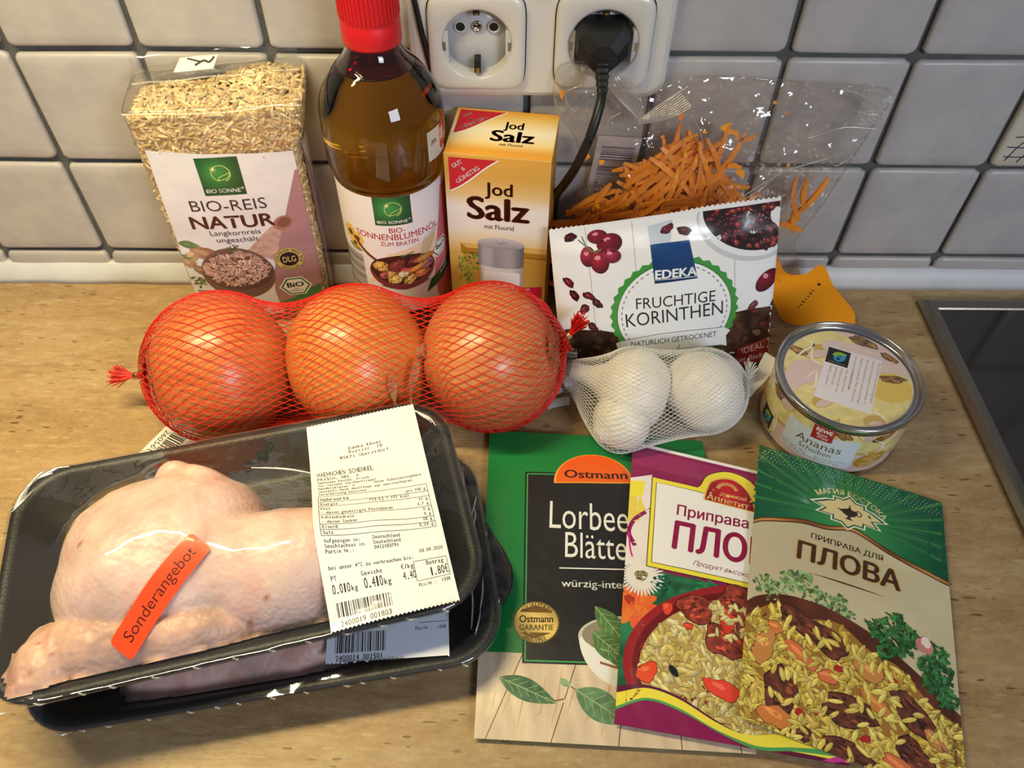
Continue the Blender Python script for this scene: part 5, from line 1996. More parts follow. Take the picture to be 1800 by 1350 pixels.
def bagface(P2, s, sgn):
    """points from rim (s=1) to the middle (s=0)"""
    x = CXY[0] + (P2[:, 0] - CXY[0]) * s; z = CXY[1] + (P2[:, 1] - CXY[1]) * s
    edge = math.sqrt(max(0.0, 1 - s ** 2.6))
    X_, Z_ = x * 1000, z * 1000
    r1 = 1 - np.abs(2 * vnoise(X_ * .8 + Z_ * .6, Z_ * .8 - X_ * .6, 24, 6 + sgn) - 1)
    r2 = 1 - np.abs(2 * vnoise(X_ * .9 - Z_ * .5, Z_ * .9 + X_ * .5, 11, 9 + sgn) - 1)
    free = np.clip(1 - bagd(x, z) / 0.016, 0.25, 1)
    wr = ((r1 ** 2 - .35) * 0.0052 + (r2 ** 2 - .35) * 0.0022) * free * (1 - s ** 10)
    y = bagmid(x, z) - sgn * (bagd(x, z) * edge) - wr * sgn
    return np.stack([x, np.minimum(y, -0.0065), np.maximum(z, 0.0008)], 1)


Vs = []
SS = [1.0, .99, .975, .955, .93, .90, .865, .83, .79, .74, .69, .64, .59, .53, .47, .41, .34, .27, .20, .13, .06, .01]
for s in SS:
    Vs.append(bagface(OP, s, 1))
for s in SS[1:]:
    Vs.append(bagface(OP, s, -1))
n = len(OP)
V = np.concatenate(Vs)
F1 = grid_faces(len(SS), n, wrap_v=True, flip=False)
F2 = grid_faces(len(SS) - 1, n, wrap_v=True, flip=True) + len(SS) * n
br0 = np.arange(n)
Fb = np.stack([br0, len(SS) * n + br0, len(SS) * n + (br0 + 1) % n, (br0 + 1) % n], 1)
cf = link('film', mesh_np('film', V, np.concatenate([F1, F2, Fb])), M_CFILM, cbag, True)


def fy(x, z, sgn=1, off=0.0):
    """y of the front (1) or back film at x,z"""
    return min(bagmid(x, z) - sgn * (bagd(x, z) + 0.001) - off * sgn, -0.004)


# raised film folds; white haze in their material paints the glints
folds = [[(0.182, 0.118), (0.1815, 0.08), (0.1815, 0.045), (0.1820, 0.010)], [(0.063, 0.171), (0.073, 0.153), (0.078, 0.145)], [(0.078, 0.146), (0.090, 0.156), (0.104, 0.166)], [(0.190, 0.158), (0.182, 0.145), (0.180, 0.134), (0.200, 0.140), (0.2195, 0.139)],
         [(0.150, 0.098), (0.172, 0.112), (0.196, 0.120), (0.215, 0.128)], [(0.148, 0.094), (0.158, 0.100), (0.166, 0.108)], [(0.109, 0.150), (0.117, 0.135), (0.119, 0.112), (0.116, 0.098)], [(0.045, 0.165), (0.036, 0.160), (0.041, 0.150), (0.058, 0.147)],
         [(0.068, 0.150), (0.062, 0.146), (0.060, 0.139)], [(0.137, 0.158), (0.133, 0.145), (0.131, 0.128)], [(0.205, 0.150), (0.214, 0.148), (0.221, 0.150)], [(0.196, 0.121), (0.203, 0.115), (0.209, 0.119)], [(0.185, 0.040), (0.190, 0.028), (0.196, 0.016)], [(0.176, 0.070), (0.1765, 0.055)], [(0.186, 0.108), (0.1855, 0.098), (0.184, 0.090)]]
for q in range(12):
    x0 = 0.052 + 0.0022 * q
    folds.append([(x0, 0.1755 - .0007 * q), (x0 + .012 - .0008 * q, 0.160 - .0005 * q), (0.078 + .0003 * q, 0.147 - .0002 * q)])
for q in range(9):
    folds.append([(0.079, 0.147 - .0004 * q), (0.088 + .001 * q, 0.153 - .0006 * q), (0.100 + .001 * q, 0.163 - .001 * q)])
for q in range(6):
    folds.append([(0.192 + .004 * q, 0.1655 - .0007 * q - .002), (0.203 + .003 * q, 0.160 - .0016 * q), (0.2205, 0.1545 - .002 * q)])
paths = []
for f in folds:
    pp = spline(f, 22)
    paths.append(np.array([(x, fy(x, z) - 0.0010, z) for x, z in pp]))
V, F = tube_np(paths, 0.00038, 6)
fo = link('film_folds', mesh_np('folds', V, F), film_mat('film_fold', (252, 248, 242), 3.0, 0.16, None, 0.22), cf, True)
fo['kind'] = 'stuff'
# droplets inside the film
dr = np.random.default_rng(12)
Vs = []; Fs = []
sph = []
for i in range(4):
    for k in range(6):
        la = PI / 2 * i / 3.0
        sph.append((math.cos(la) * math.cos(k * PI / 3), -math.sin(la) * .6, math.cos(la) * math.sin(k * PI / 3)))
sph = np.array(sph); sF = grid_faces(4, 6, wrap_v=True)
for i in range(150):
    x = dr.uniform(.05, .17); z = dr.uniform(.07, .155)
    r_ = dr.uniform(.0004, .0011)
    Vs.append(sph * r_ + np.array([x, fy(x, z) - .0003, z])); Fs.append(sF + i * len(sph))
dp = link('droplets', mesh_np('droplets', np.concatenate(Vs), np.concatenate(Fs)), film_mat('water_drop', (255, 255, 255), 2.6, 0.03, None), cf, True)
dp['kind'] = 'stuff'
# bar code slip on the back film, orange paper label below
a = Art()
a.rect(0, 0, 29, 40, (204, 198, 204), 0)
a.barcode(4, 3, 26, 33, (92, 84, 110), 1, 26, vert=True, seed=12)
bo = np.array([0.0545, -0.0098, 0.086])
a.build('bar_code_slip', lambda V: np.stack([bo[0] + V[:, 0] * .93e-3 + V[:, 1] * .10e-3, np.full(len(V), bo[1]), bo[2] + V[:, 1] * 1e-3 - V[:, 0] * .06e-3], 1), M_PAPER, cbag, 6)['label'] = 'pale slip with a bar code at the back of the bag'
a = Art()
og = (238, 150, 8)
pp = [(-14, 46), (-7, 34), (6, 33), (15, 39), (20, 37), (26, 26), (34, 17), (42, 8), (44, 2), (40, -2), (0, -2), (-12, 10), (-18, 28)]
a.poly([tuple(p) for p in spline(pp + [pp[0]], 60)[:-1]], og, 0)
for q in range(7):
    a.stroke([(3 + 1.5 * q, 10.5 + 1.9 * q), (4.6 + 1.5 * q, 9.6 + 1.9 * q)], .7 + .25 * (q % 3), (92, 62, 24), 1)
a.ell(16.5, 26.0, 1.2, .9, (40, 30, 24), 1)
OX, OY = 0.2020, -0.0465
a.build('orange_label', lambda V: np.stack([OX + V[:, 0] * 1e-3, OY + V[:, 1] * .60e-3, 0.0022 + (V[:, 1] + 2) * .80e-3], 1), printed('matt_paper', .7, spec=.15), cbag, 5)['label'] = 'orange paper label at the foot of the bag'

# the carrot itself: every strip at the face of the heap is an object, the mass behind is one filling
M_CARROT = plain('carrot', (255, 144, 40), 0.38, spec=0.5, bump=(260, 0.25, 0.0006), var=0.14, sss=0.12)
M_CARROT2 = plain('carrot_pale', (255, 150, 50), 0.4, spec=0.5, bump=(260, 0.25, 0.0006), var=0.12, sss=0.12)


def heap_top(x):
    return np.interp(x, [.034, .042, .050, .060, .072, .085, .098, .106, .116, .126, .136, .148, .162, .176, .19], [.045, .070, .086, .092, .098, .112, .124, .128, .122, .118, .110, .090, .066, .045, .02])


# filling
nx_, nz_ = 34, 22
P = np.zeros((nx_, nz_, 3)); Q = np.zeros((nx_, nz_, 3))
for i in range(nx_):
    x = 0.040 + (0.180 - 0.040) * i / (nx_ - 1)
    for j in range(nz_):
        z = 0.003 + (max(0.006, heap_top(x) - 0.010) - 0.003) * j / (nz_ - 1)
        e = math.sin(PI * min(1, max(0, (i / (nx_ - 1))))) ** .5 * (1 - (j / (nz_ - 1)) ** 4) ** .5
        d = max(0.0, bagd(x, z) - 0.0055) * e * (0.85 + .3 * vnoise(np.array([x * 1e3]), np.array([z * 1e3]), 6, 2)[0])
        P[i, j] = (x, bagmid(x, z) - d, z); Q[i, j] = (x, bagmid(x, z) + d * .7, z)
V = np.vstack([P.reshape(-1, 3), Q.reshape(-1, 3)])
F = np.concatenate([grid_faces(nx_, nz_), grid_faces(nx_, nz_, flip=True) + nx_ * nz_])
fill = link('carrot_filling', mesh_np('filling', V, F), plain('carrot_shade', (240, 110, 20), 0.6, var=.2), None, True)
tag(fill, 'dense mass of grated carrot packed behind the visible strips', 'carrot')
fill['kind'] = 'stuff'


def strip_mesh(ln, w, th, bend, seed):
    r = random.Random(seed)
    n = 7
    loops = []
    for k in range(n):
        t = k / (n - 1) - .5
        tp = 1 - (abs(t) * 2) ** 3 * r.uniform(.3, .7)
        x = t * ln
        y = bend * (t * t * 4 - .5) + r.uniform(-.0002, .0002)
        z = bend * .4 * math.sin(t * 5)
        ww, hh = w * tp / 2, th * tp / 2
        loops.append([(x, y - ww, z - hh), (x, y + ww, z - hh), (x, y + ww, z + hh), (x, y - ww, z + hh)])
    V, F = loft(loops)
    return mesh_np('carrot_strip', V, F)


cm = [strip_mesh(l, w, t, b, i) for i, (l, w, t, b) in enumerate([(.040, .0033, .0026, .002), (.034, .0030, .0025, -.003), (.030, .0036, .0024, .0015), (.046, .0034, .0028, -.002), (.026, .0030, .0022, .003), (.022, .0032, .0026, -.001), (.052, .0032, .0026, .004), (.018, .0034, .0022, .001)])]
for i, m in enumerate(cm):
    m.materials.append(M_CARROT if i % 4 else M_CARROT2)
crng = random.Random(21)


def carrot(me, p, d, n, label, group):
    o = link('carrot_strip', me, None, None, False)
    X = Vector(d).normalized(); Z = Vector(n).normalized(); Y = Z.cross(X).normalized(); Z = X.cross(Y)
    o.matrix_world = Matrix(((X.x, Y.x, Z.x, p[0]), (X.y, Y.y, Z.y, p[1]), (X.z, Y.z, Z.z, p[2]), (0, 0, 0, 1)))
    tag(o, label, 'carrot', group)
    return o


k = 0
HB = 'orange carrot strip lying in the grated heap inside the clear bag'
while k < 250:
    x = crng.uniform(.040, .160)
    zt = float(heap_top(x))
    z = zt - (crng.random() ** 1.3) * min(zt - .012, .085)
    if z < 0.045 and crng.random() < .6:
        continue
    lead = crng.gauss(42 if x < .112 else 75, 26) if crng.random() < .8 else crng.uniform(0, 180)
    if x > .125:
        lead = crng.gauss(110, 30)
    th_ = math.radians(lead)
    me = cm[crng.randrange(len(cm))]
    dp_ = crng.uniform(-.004, .0045)
    yy = float(bagmid(x, z) - max(0.0, bagd(x, z) - .0040) * (1 if z < zt - .006 else .75) + max(dp_, -.001))
    dx, dz = math.cos(th_), math.sin(th_)
    # keep both ends inside the film
    sl = 0
    for sg in (-1, 1):
        xe, ze = x + sg * dx * .016, z + sg * dz * .016
        sl += sg * (-(max(0.0, float(bagd(xe, ze)) - .004)) + float(bagmid(xe, ze)))
    d = (dx, sl / .032 * 1.0, dz)
    carrot(me, (x, yy, z), d, (crng.uniform(-.3, .3), -1, crng.uniform(-.2, .35)), HB, 'grated carrot in the bag')
    k += 1
# single strips stuck to the film away from the heap
for me, x, z, an, lab in ((cm[1], .186, .089, 108, 'left leg of the V of carrot strips stuck in the right corner of the bag'), (cm[0], .1945, .087, 66, 'right leg of the V of carrot strips stuck in the right corner of the bag'),
                          (cm[5], .189, .074, 100, 'short carrot strip under the V at the right of the bag'), (cm[7], .188, .0685, 160, 'short carrot strip beside the top right corner of the currant bag'), (cm[5], .1905, .093, 100, 'carrot strip between the two legs of the V at the right of the bag')):
    t_ = math.radians(an)
    carrot(me, (x, fy(x, z) + .0028, z), (math.cos(t_), 0, math.sin(t_)), (0, -1, .1), lab, None)
# flat scraps clinging to the inside of the film
a = Art()
for i, (x, z, rx, rz_, ro) in enumerate([(.103, .148, 2.2, 1.3, 30), (.133, .139, 5.2, 2.0, -24), (.130, .142, 3.2, 1.6, 20), (.146, .134, 4.6, 1.2, 28), (.118, .139, 1.3, 1.2, 0), (.140, .117, 4.2, 2.0, -16), (.145, .112, 3.6, 2.2, -52), (.094, .136, 1.2, 1.0, 0), (.101, .130, 2.0, 1.6, 10), (.109, .125, 1.4, 1.6, 80), (.122, .121, 1.4, 1.5, 0), (.060, .118, 1.4, 1.8, 60), (.050, .121, 2.0, 3.2, 40), (.034, .158, 1.5, 2.5, 0), (.138, .135, 1.3, 1.6, 0), (.078, .092, 1.8, 1.4, 0), (.060, .088, 1.6, 1.8, 0), (.174, .115, 1.0, 1.6, 0), (.156, .155, 1.2, .8, 0), (.166, .148, 1.5, .7, 0), (.134, .100, 1.5, 2.8, 10)]):
    a.blob(x * 1e3, z * 1e3, rx, rz_, (244, 138 + (i * 13) % 30, 40), .2 * (i % 4), ro, .35, 16, i)
sc_ = a.build('film_scraps', lambda V: np.stack([V[:, 0] * 1e-3, np.array([fy(x * 1e-3, z * 1e-3) + .0012 for x, z in V]), V[:, 1] * 1e-3], 1), printed('carrot_scrap', .45), cbag, 3)
sc_['kind'] = 'stuff'
sc_['label'] = 'small flakes of carrot clinging to the film'


# ================================================================== chicken trays
M_FOAM = plain('black_foam', (26, 26, 25), 0.42, spec=0.45, bump=(700, 0.35, 0.0006), var=0.3)


def m_skin(name, tone):
    b = NT(name)
    v = b.coord()
    n1 = b.noise(v, 24, 4, .55)
    n2 = b.noise(v, 75, 4, .6)
    vo = b.n('TexVoronoi', {'feature': 'SMOOTH_F1'}, Vector=v, Scale=420.0)
    t = np.array(tone)
    c = b.ramp(n1, [(0.32, tuple(t * .84)), (0.5, tuple(t)), (0.68, (234, 206, 190))])
    c = b.mix(b.ramp(n2, [(0.48, 0.0), (0.72, 0.55)]), c, rgba((220, 160, 150)))
    a = b.n('VertexColor', {'layer_name': 'Col'})
    c = b.mix(1.0, c, a.outputs[0], 'MULTIPLY')
    h = b.n('Math', {'operation': 'MULTIPLY_ADD'}, i0=n2, i1=1.2, i2=vo.outputs[0])
    p = b.pbsdf(Base_Color=c, Roughness=0.42, Normal=b.bump(h.outputs[0], 0.32, 0.0011))
    p.inputs['Specular IOR Level'].default_value = 0.5
    p.inputs['Subsurface Weight'].default_value = 0.2
    p.inputs['Subsurface Radius'].default_value = (0.008, 0.004, 0.003)
    p.inputs['Subsurface Scale'].default_value = 1.0
    return b.m


M_SKIN = m_skin('raw_chicken_skin', (230, 198, 190))
M_TRAYFILM = film_mat('cling_film', (250, 250, 250), 1.15, 0.045, (38, 0.5, 0.003), 0.015)
M_WRINKLE_GLINT = film_mat('film_wrinkle', (248, 248, 244), 6.0, 0.2, None, 0.35)  # white haze paints in the bright streaks along the wrinkle ridges
TLX, TLY, TRR = 222.0, 124.0, 26.0


def make_tray(name, loc, rot, label):
    t = empty(name, loc, rot, label, 'food tray')
    prof = [(0.0, -21.0, 20), (1.5, -22.6, 20), (16, -24.0, 14), (4.0, -2.5, 22), (1.0, -1.2, 25), (0.0, 0.0, 26), (1.2, 0.9, 25), (4.5, 0.6, 23), (6.5, -1.5, 21), (18, -19.5, 12), (24, -20.6, 8)]
    loops = []
    for ins, z, r in [(22, -23.5, 12), (17, -23.5, 14), (14, -22.0, 16), (3.2, -3.0, 24), (0.5, -1.8, 26), (0.0, -0.6, 26), (0.8, 0.5, 25.5), (4.2, 0.5, 23), (6.4, -1.4, 21), (17, -19.0, 13), (22, -20.5, 10)]:
        loops.append([(x, y, z) for x, y in rrect(TLX - 2 * ins, TLY - 2 * ins, r, 8)])
    V, F = loft(loops, flip=False)
    tr = link('tray', mesh_np('tray', np.array(V) * 1e-3, F), M_FOAM, t, True)
    return t


def smax(a, b, k):
    h = np.clip(0.5 + 0.5 * (a - b) / k, 0, 1)
    return b * (1 - h) + a * h + k * h * (1 - h)


def lobe(X, Y, cx, cy, rx, ry, rot, h, base, p=2.2):
    c, s = math.cos(math.radians(rot)), math.sin(math.radians(rot))
    u = ((X - cx) * c + (Y - cy) * s) / rx; v = (-(X - cx) * s + (Y - cy) * c) / ry
    d = (np.abs(u) ** p + np.abs(v) ** p)
    return base + (h - base) * np.sign(1 - d) * np.abs(1 - d) ** 0.5 * np.where(d < 1, 1, 1.6)


def chicken_h(X, Y):
    base = -18
    wob = 1.6 * (vnoise(X, Y, 16, 2) - .5) + 0.7 * (vnoise(X, Y, 6, 5) - .5)
    Yw = Y + 2.0 * (vnoise(X, Y, 18, 8) - .5) * 2; Xw = X + 2.0 * (vnoise(X, Y, 15, 9) - .5) * 2
    thigh = lobe(Xw, Yw, -37, -2, 53, 48, 8, 28, base, 2.3)
    knob = lobe(Xw, Yw, -19, 32, 20, 12, -18, 17, base)
    hip = lobe(Xw, Yw, -30, 40, 14, 9, -10, 14, base)
    drum = lobe(Xw, Yw, 16, -19, 52, 32, -2, 22, base, 2.2)
    shin = lobe(Xw, Yw, 52, -16, 36, 19, 6, 13, base)
    skin = smax(smax(thigh, drum, 7), smax(knob, hip, 4), 3)
    skin = smax(skin, shin, 6)
    low = lobe(Xw, Yw, -46, -40, 52, 18, -3, 12, base, 2.4)
    tail = lobe(Xw, Yw, -87, -42, 16.5, 22, -16, 6.5, base)
    tip = lobe(Xw, Yw, -95, -52, 9, 8, 10, 2.5, base)
    flesh = smax(smax(low, tail, 6), tip, 4)
    H = smax(skin, flesh, 1.6)
    fm = flesh > skin
    rough = (vnoise(X, Y, 3.2, 21) - .5) * 1.3 + (vnoise(X * .6 + Y, Y - .5 * X, 2.0, 22) - .5) * .8
    edge = np.exp(-((skin - flesh) / 2.2) ** 2)
    return H + wob + np.where(fm, rough, 0.25 * rough) - 1.0 * edge * (skin < 12), fm


def rimdist(X, Y):
    qx = np.abs(X) - (TLX / 2 - TRR); qy = np.abs(Y) - (TLY / 2 - TRR)
    return np.hypot(np.maximum(qx, 0), np.maximum(qy, 0)) + np.minimum(np.maximum(qx, qy), 0) - TRR


def heightfield(name, hf, x0, x1, y0, y1, zf, step, mat, parent, colf=None):
    """meat lying in the tray: top from hf, underside following the tray's floor and walls"""
    xs = np.arange(x0, x1 + .01, step); ys = np.arange(y0, y1 + .01, step)
    X, Y = np.meshgrid(xs, ys, indexing='ij')
    H, fl = hf(X, Y)
    n, m = X.shape
    floor = np.maximum(zf, np.interp(-rimdist(X, Y), [0, 6.0, 17.0, 20], [1.2, 1.0, -18.3, -20]) + 0.3)
    ok = H > floor + 0.05
    Z = np.maximum(H, floor + 0.02)
    Q = grid_faces(n, m)
    Q = Q[ok.ravel()[Q].any(1)]
    V = np.stack([X.ravel(), Y.ravel(), Z.ravel()], 1)
    under = V.copy(); under[:, 2] = floor.ravel()
    used = np.unique(Q)
    mp = -np.ones(len(V), int); mp[used] = np.arange(len(used))
    Q = mp[Q]
    VV = np.vstack([V[used], under[used]])
    QQ = np.vstack([Q, Q[:, ::-1] + len(used)])
    col = np.ones((len(VV), 3))
    if colf is not None:
        c = colf(V[used], fl.ravel()[used])
        col = np.vstack([c, c])
    return link(name, mesh_np(name, VV * 1e-3, QQ, col), mat, parent, True), (xs, ys, Z)


def skin_col(V, fl):
    c = np.ones((len(V), 3))
    n = vnoise(V[:, 0], V[:, 1], 9, 12)
    c[fl] = np.array([0.94, 0.84, 0.74]) * (0.80 + 0.3 * n[fl])[:, None]
    # blood spots and pink folds
    for x, y, r in ((-66, -2, 1.6), (-88, -50, 1.2), (-80, -44, 1.0), (2, -47, 1.6), (12, -42, 1.3), (-86, -38, 1.0), (-44, -50, 1.2)):
        d = np.hypot(V[:, 0] - x, (V[:, 1] - y) * 1.6)
        k = np.clip(1.5 - d / r, 0, 1)[:, None]
        c = c * (1 - k) + np.array([0.62, 0.28, 0.26]) * k
    k = np.clip(1 - np.hypot(V[:, 0] + 97, V[:, 1] + 55) / 12, 0, 1)[:, None] * .5
    c = c * (1 - k) + np.array([0.95, 0.62, 0.58]) * k
    return c


def tent(xs, ys, H, rim, n_it=420, hx=104, hy=55):
    """film stretched over the food and tied down at the rim"""
    X, Y = np.meshgrid(xs, ys, indexing='ij')
    # rounded-rectangle distance for the rim
    qx = np.abs(X) - (TLX / 2 - TRR); qy = np.abs(Y) - (TLY / 2 - TRR)
    d = np.hypot(np.maximum(qx, 0), np.maximum(qy, 0)) + np.minimum(np.maximum(qx, qy), 0) - TRR
    fixed = d > -4.0
    Z = np.maximum(H, rim)
    Z = np.where(fixed, rim, Z)
    for _ in range(n_it):
        S = Z.copy()
        S[1:-1, 1:-1] = 0.25 * (Z[:-2, 1:-1] + Z[2:, 1:-1] + Z[1:-1, :-2] + Z[1:-1, 2:])
        Z = np.where(fixed, rim, np.maximum(np.maximum(S, H), rim - 3))
    return X, Y, Z, d


def film_mesh(X, Y, Z, d, parent, skirt=True):
    n, m = X.shape
    Q = grid_faces(n, m)
    keep = (d.ravel()[Q] < 1.5).all(1)
    Q = Q[keep]
    V = np.stack([X.ravel(), Y.ravel(), Z.ravel()], 1)
    used = np.unique(Q); mp = -np.ones(len(V), int); mp[used] = np.arange(len(used))
    V = V[used]; Q = mp[Q]
    # skirt round the rim and under it
    out = rrect(TLX + 1.0, TLY + 1.0, TRR + .5, 10)
    loops = [[(x * s, y * s2, z) for x, y in out] for s, s2, z in ((0.985, 0.975, 1.25), (1.0, 1.0, 0.6), (1.002, 1.003, -1.0), (0.975, 0.955, -4.0), (0.90, 0.84, -20), (0.84, 0.74, -24.0))]
    V2 = np.array([p for l in loops for p in l])
    Q2 = grid_faces(len(loops), len(out), wrap_v=True) + len(V)
    return link('cling_film', mesh_np('cling_film', np.vstack([V, V2]) * 1e-3, np.vstack([Q, Q2])), M_TRAYFILM, parent, True)


def sampler(xs, ys, Z):
    def f(x, y):
        i = np.clip((x - xs[0]) / (xs[1] - xs[0]), 0, len(xs) - 1.001); j = np.clip((y - ys[0]) / (ys[1] - ys[0]), 0, len(ys) - 1.001)
        a = i.astype(int); b = j.astype(int); u = i - a; v = j - b
        return Z[a, b] * (1 - u) * (1 - v) + Z[a + 1, b] * u * (1 - v) + Z[a, b + 1] * (1 - u) * v + Z[a + 1, b + 1] * u * v
    return f


def smooth(Z, n):
    for _ in range(n):
        S = Z.copy()
        S[1:-1, 1:-1] = 0.2 * (Z[1:-1, 1:-1] + Z[:-2, 1:-1] + Z[2:, 1:-1] + Z[1:-1, :-2] + Z[1:-1, 2:])
        Z = S
    return Z


FX = np.arange(-114, 114.1, 2.0); FY = np.arange(-66, 66.1, 2.0)
GX, GY = np.meshgrid(FX, FY, indexing='ij')

# ---- lower tray
T2 = make_tray('lower_meat_tray', (-0.1150, -0.2510, 0.0260), math.radians(10), 'black foam tray of chicken underneath, closer to the worktop and mostly covered')


def chicken2_h(X, Y):
    Xw = X + 3 * (vnoise(X, Y, 13, 3) - .5); Yw = Y + 3 * (vnoise(X, Y, 11, 4) - .5)
    a1 = lobe(Xw, Yw, -18, -12, 62, 44, 6, 3.4, -17, 2.6)
    b1 = lobe(Xw, Yw, 16, -34, 26, 18, 10, 3.2, -17)
    c1 = lobe(Xw, Yw, -48, -38, 26, 13, -14, 1.5, -17)
    return smax(smax(a1, b1, 3), c1, 2) - 0.8 + .8 * (vnoise(X, Y, 7, 6) - .5), X > 1e9


leg2 = empty('chicken_leg', (-0.1150, -0.2510, 0.0260), math.radians(10), 'pale raw chicken leg flattened in the lower black tray', 'chicken')
ck, _ = heightfield('meat', chicken2_h, -104, 104, -60, 58, -18.0, 1.6, M_SKIN, leg2, lambda V, fl: np.ones((len(V), 3)) * (np.array([1.0, .93, .93])[None, :] - .16 * np.array([.4, 1, 1])[None, :] * (vnoise(V[:, 0], V[:, 1], 8, 14) > .62)[:, None]))
H2 = np.maximum(chicken2_h(GX, GY)[0] + 0.4, -30)
X, Y, Z2, d = tent(FX, FY, np.minimum(H2, 2.9), 0.9)
film_mesh(X, Y, Z2, d, T2)
f2 = sampler(FX, FY, smooth(Z2, 3))


def zig(x0, y0, x1, y1, n, amp):
    P = []
    for k in range(n + 1):
        t = k / n
        P.append((x0 + (x1 - x0) * t, y0 + (y1 - y0) * t + (amp if k % 2 else -amp)))
    return P


INK = (40, 38, 40)
M_THERMAL = printed('thermal_paper', 0.38, spec=0.45, coat=0.25, coat_rough=.2, bump=(24, .35, .003))
# paper of the lower tray
a = Art()
a.poly(zig(0, 0, 58, -0.5, 60, .35) + [(59, 100), (-.5, 100)], (226, 232, 246), 0)
a.barcode(4.0, 4.6, 27.6, 14.5, INK, 1, 30, seed=21)
a.mono('2400014 001501', 4.4, 1.0, 2.5, 1.6, INK, 1, bold=.015)
a.mono('PLU-Nr.:  1338', 42, 13.4, 1.7, 1.06, INK, 1)
a.stroke([(44, 17), (57.4, 17), (57.4, 21)], .25, INK, 1)
LR = math.radians(-5.2)


def lab2surf(V):
    x = 26.1 + V[:, 0] * math.cos(LR) - V[:, 1] * math.sin(LR); y = -51.6 + V[:, 0] * math.sin(LR) + V[:, 1] * math.cos(LR)
    return np.stack([x, y, f2(x, y) + 0.8], 1) * 1e-3


a.build('price_label', lab2surf, M_THERMAL, T2, 2.5, 0.06)['label'] = 'white price label with a bar code'


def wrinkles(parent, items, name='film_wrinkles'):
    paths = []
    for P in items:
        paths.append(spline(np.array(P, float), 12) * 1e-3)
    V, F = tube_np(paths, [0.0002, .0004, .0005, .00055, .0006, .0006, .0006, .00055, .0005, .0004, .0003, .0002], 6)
    o = link(name, mesh_np(name, V, F), M_WRINKLE_GLINT, parent, True)
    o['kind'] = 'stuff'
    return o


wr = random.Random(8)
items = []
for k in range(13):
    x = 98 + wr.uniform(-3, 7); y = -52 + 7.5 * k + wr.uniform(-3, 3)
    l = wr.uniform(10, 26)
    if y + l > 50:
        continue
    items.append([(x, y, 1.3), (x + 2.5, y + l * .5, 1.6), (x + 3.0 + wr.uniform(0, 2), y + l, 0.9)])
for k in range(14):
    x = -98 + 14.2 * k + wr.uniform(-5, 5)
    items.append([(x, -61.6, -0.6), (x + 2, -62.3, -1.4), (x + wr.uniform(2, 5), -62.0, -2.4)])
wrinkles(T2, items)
# the film's loose gathered edge at the right of the lower tray
rows = []
for k in range(26):
    t = k / 25
    y = -34 + 46 * t
    w = 9 * math.sin(PI * t) + 1.5
    rows.append([(110, y, -0.5), (111.5 + w * .5, y - 1, 1.4 + .5 * math.sin(k * .9) - 6 * t * (1 - t)), (111.5 + w, y - 2 + .6 * math.sin(k * .6), -2.0 + .8 * math.sin(k * 1.1) - 8 * math.sin(PI * t))])
V = np.array(rows).reshape(-1, 3) * 1e-3
link('film_gather', mesh_np('gather', V, grid_faces(26, 3)), plain('dark_film_gather', (20, 20, 20), 0.22, spec=0.6, coat=.5), T2, True)

# ---- upper tray
T1 = make_tray('upper_meat_tray', (-0.1250, -0.2430, 0.0535), math.radians(14), 'black foam tray of chicken on top, with price label and red-orange offer sticker')
leg1 = empty('chicken_leg', (-0.1250, -0.2430, 0.0535), math.radians(14), 'large raw chicken leg with pale skin in the upper black tray', 'chicken')
heightfield('meat', chicken_h, -108, 92, -63, 48, -18.5, 1.25, M_SKIN, leg1, skin_col)
H1, _ = chicken_h(GX, GY)
X, Y, Z1, d = tent(FX, FY, np.maximum(smooth(H1, 2) + 0.9, -30), 0.9)
film_mesh(X, Y, Z1, d, T1)
f1 = sampler(FX, FY, smooth(Z1, 6))
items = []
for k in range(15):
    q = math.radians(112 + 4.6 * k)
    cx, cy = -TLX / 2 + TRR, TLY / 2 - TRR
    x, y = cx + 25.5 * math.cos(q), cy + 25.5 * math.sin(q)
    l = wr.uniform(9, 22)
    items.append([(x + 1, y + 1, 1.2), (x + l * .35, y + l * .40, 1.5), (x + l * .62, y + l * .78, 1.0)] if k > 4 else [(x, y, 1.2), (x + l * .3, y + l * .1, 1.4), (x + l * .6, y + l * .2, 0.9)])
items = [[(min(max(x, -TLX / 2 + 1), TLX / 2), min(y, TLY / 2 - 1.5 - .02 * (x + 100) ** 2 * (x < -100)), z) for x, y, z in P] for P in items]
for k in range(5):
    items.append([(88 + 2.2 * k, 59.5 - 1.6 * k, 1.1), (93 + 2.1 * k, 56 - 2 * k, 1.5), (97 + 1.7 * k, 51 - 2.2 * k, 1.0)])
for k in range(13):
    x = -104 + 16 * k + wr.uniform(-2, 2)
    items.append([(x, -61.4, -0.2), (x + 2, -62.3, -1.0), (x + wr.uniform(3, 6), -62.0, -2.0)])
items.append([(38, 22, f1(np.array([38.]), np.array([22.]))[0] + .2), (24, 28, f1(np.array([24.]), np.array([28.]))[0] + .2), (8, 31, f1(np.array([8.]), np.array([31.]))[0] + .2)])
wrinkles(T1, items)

# long price label
a = Art()
PW, PH = 58.5, 119.0
a.poly(zig(0, 0, PW, 0, 62, .4) + zig(PW, PH, 0, PH, 62, .4), (240, 240, 242), 0)
PTS = dict(h=2.05, adv=1.22)


def ln(t, x, y, h=1.85, adv=1.12, al='l', bold=0.025, sx=1.0):
    a.mono(t, x, y, h, adv, INK, 1, bold, 0, al, sx)


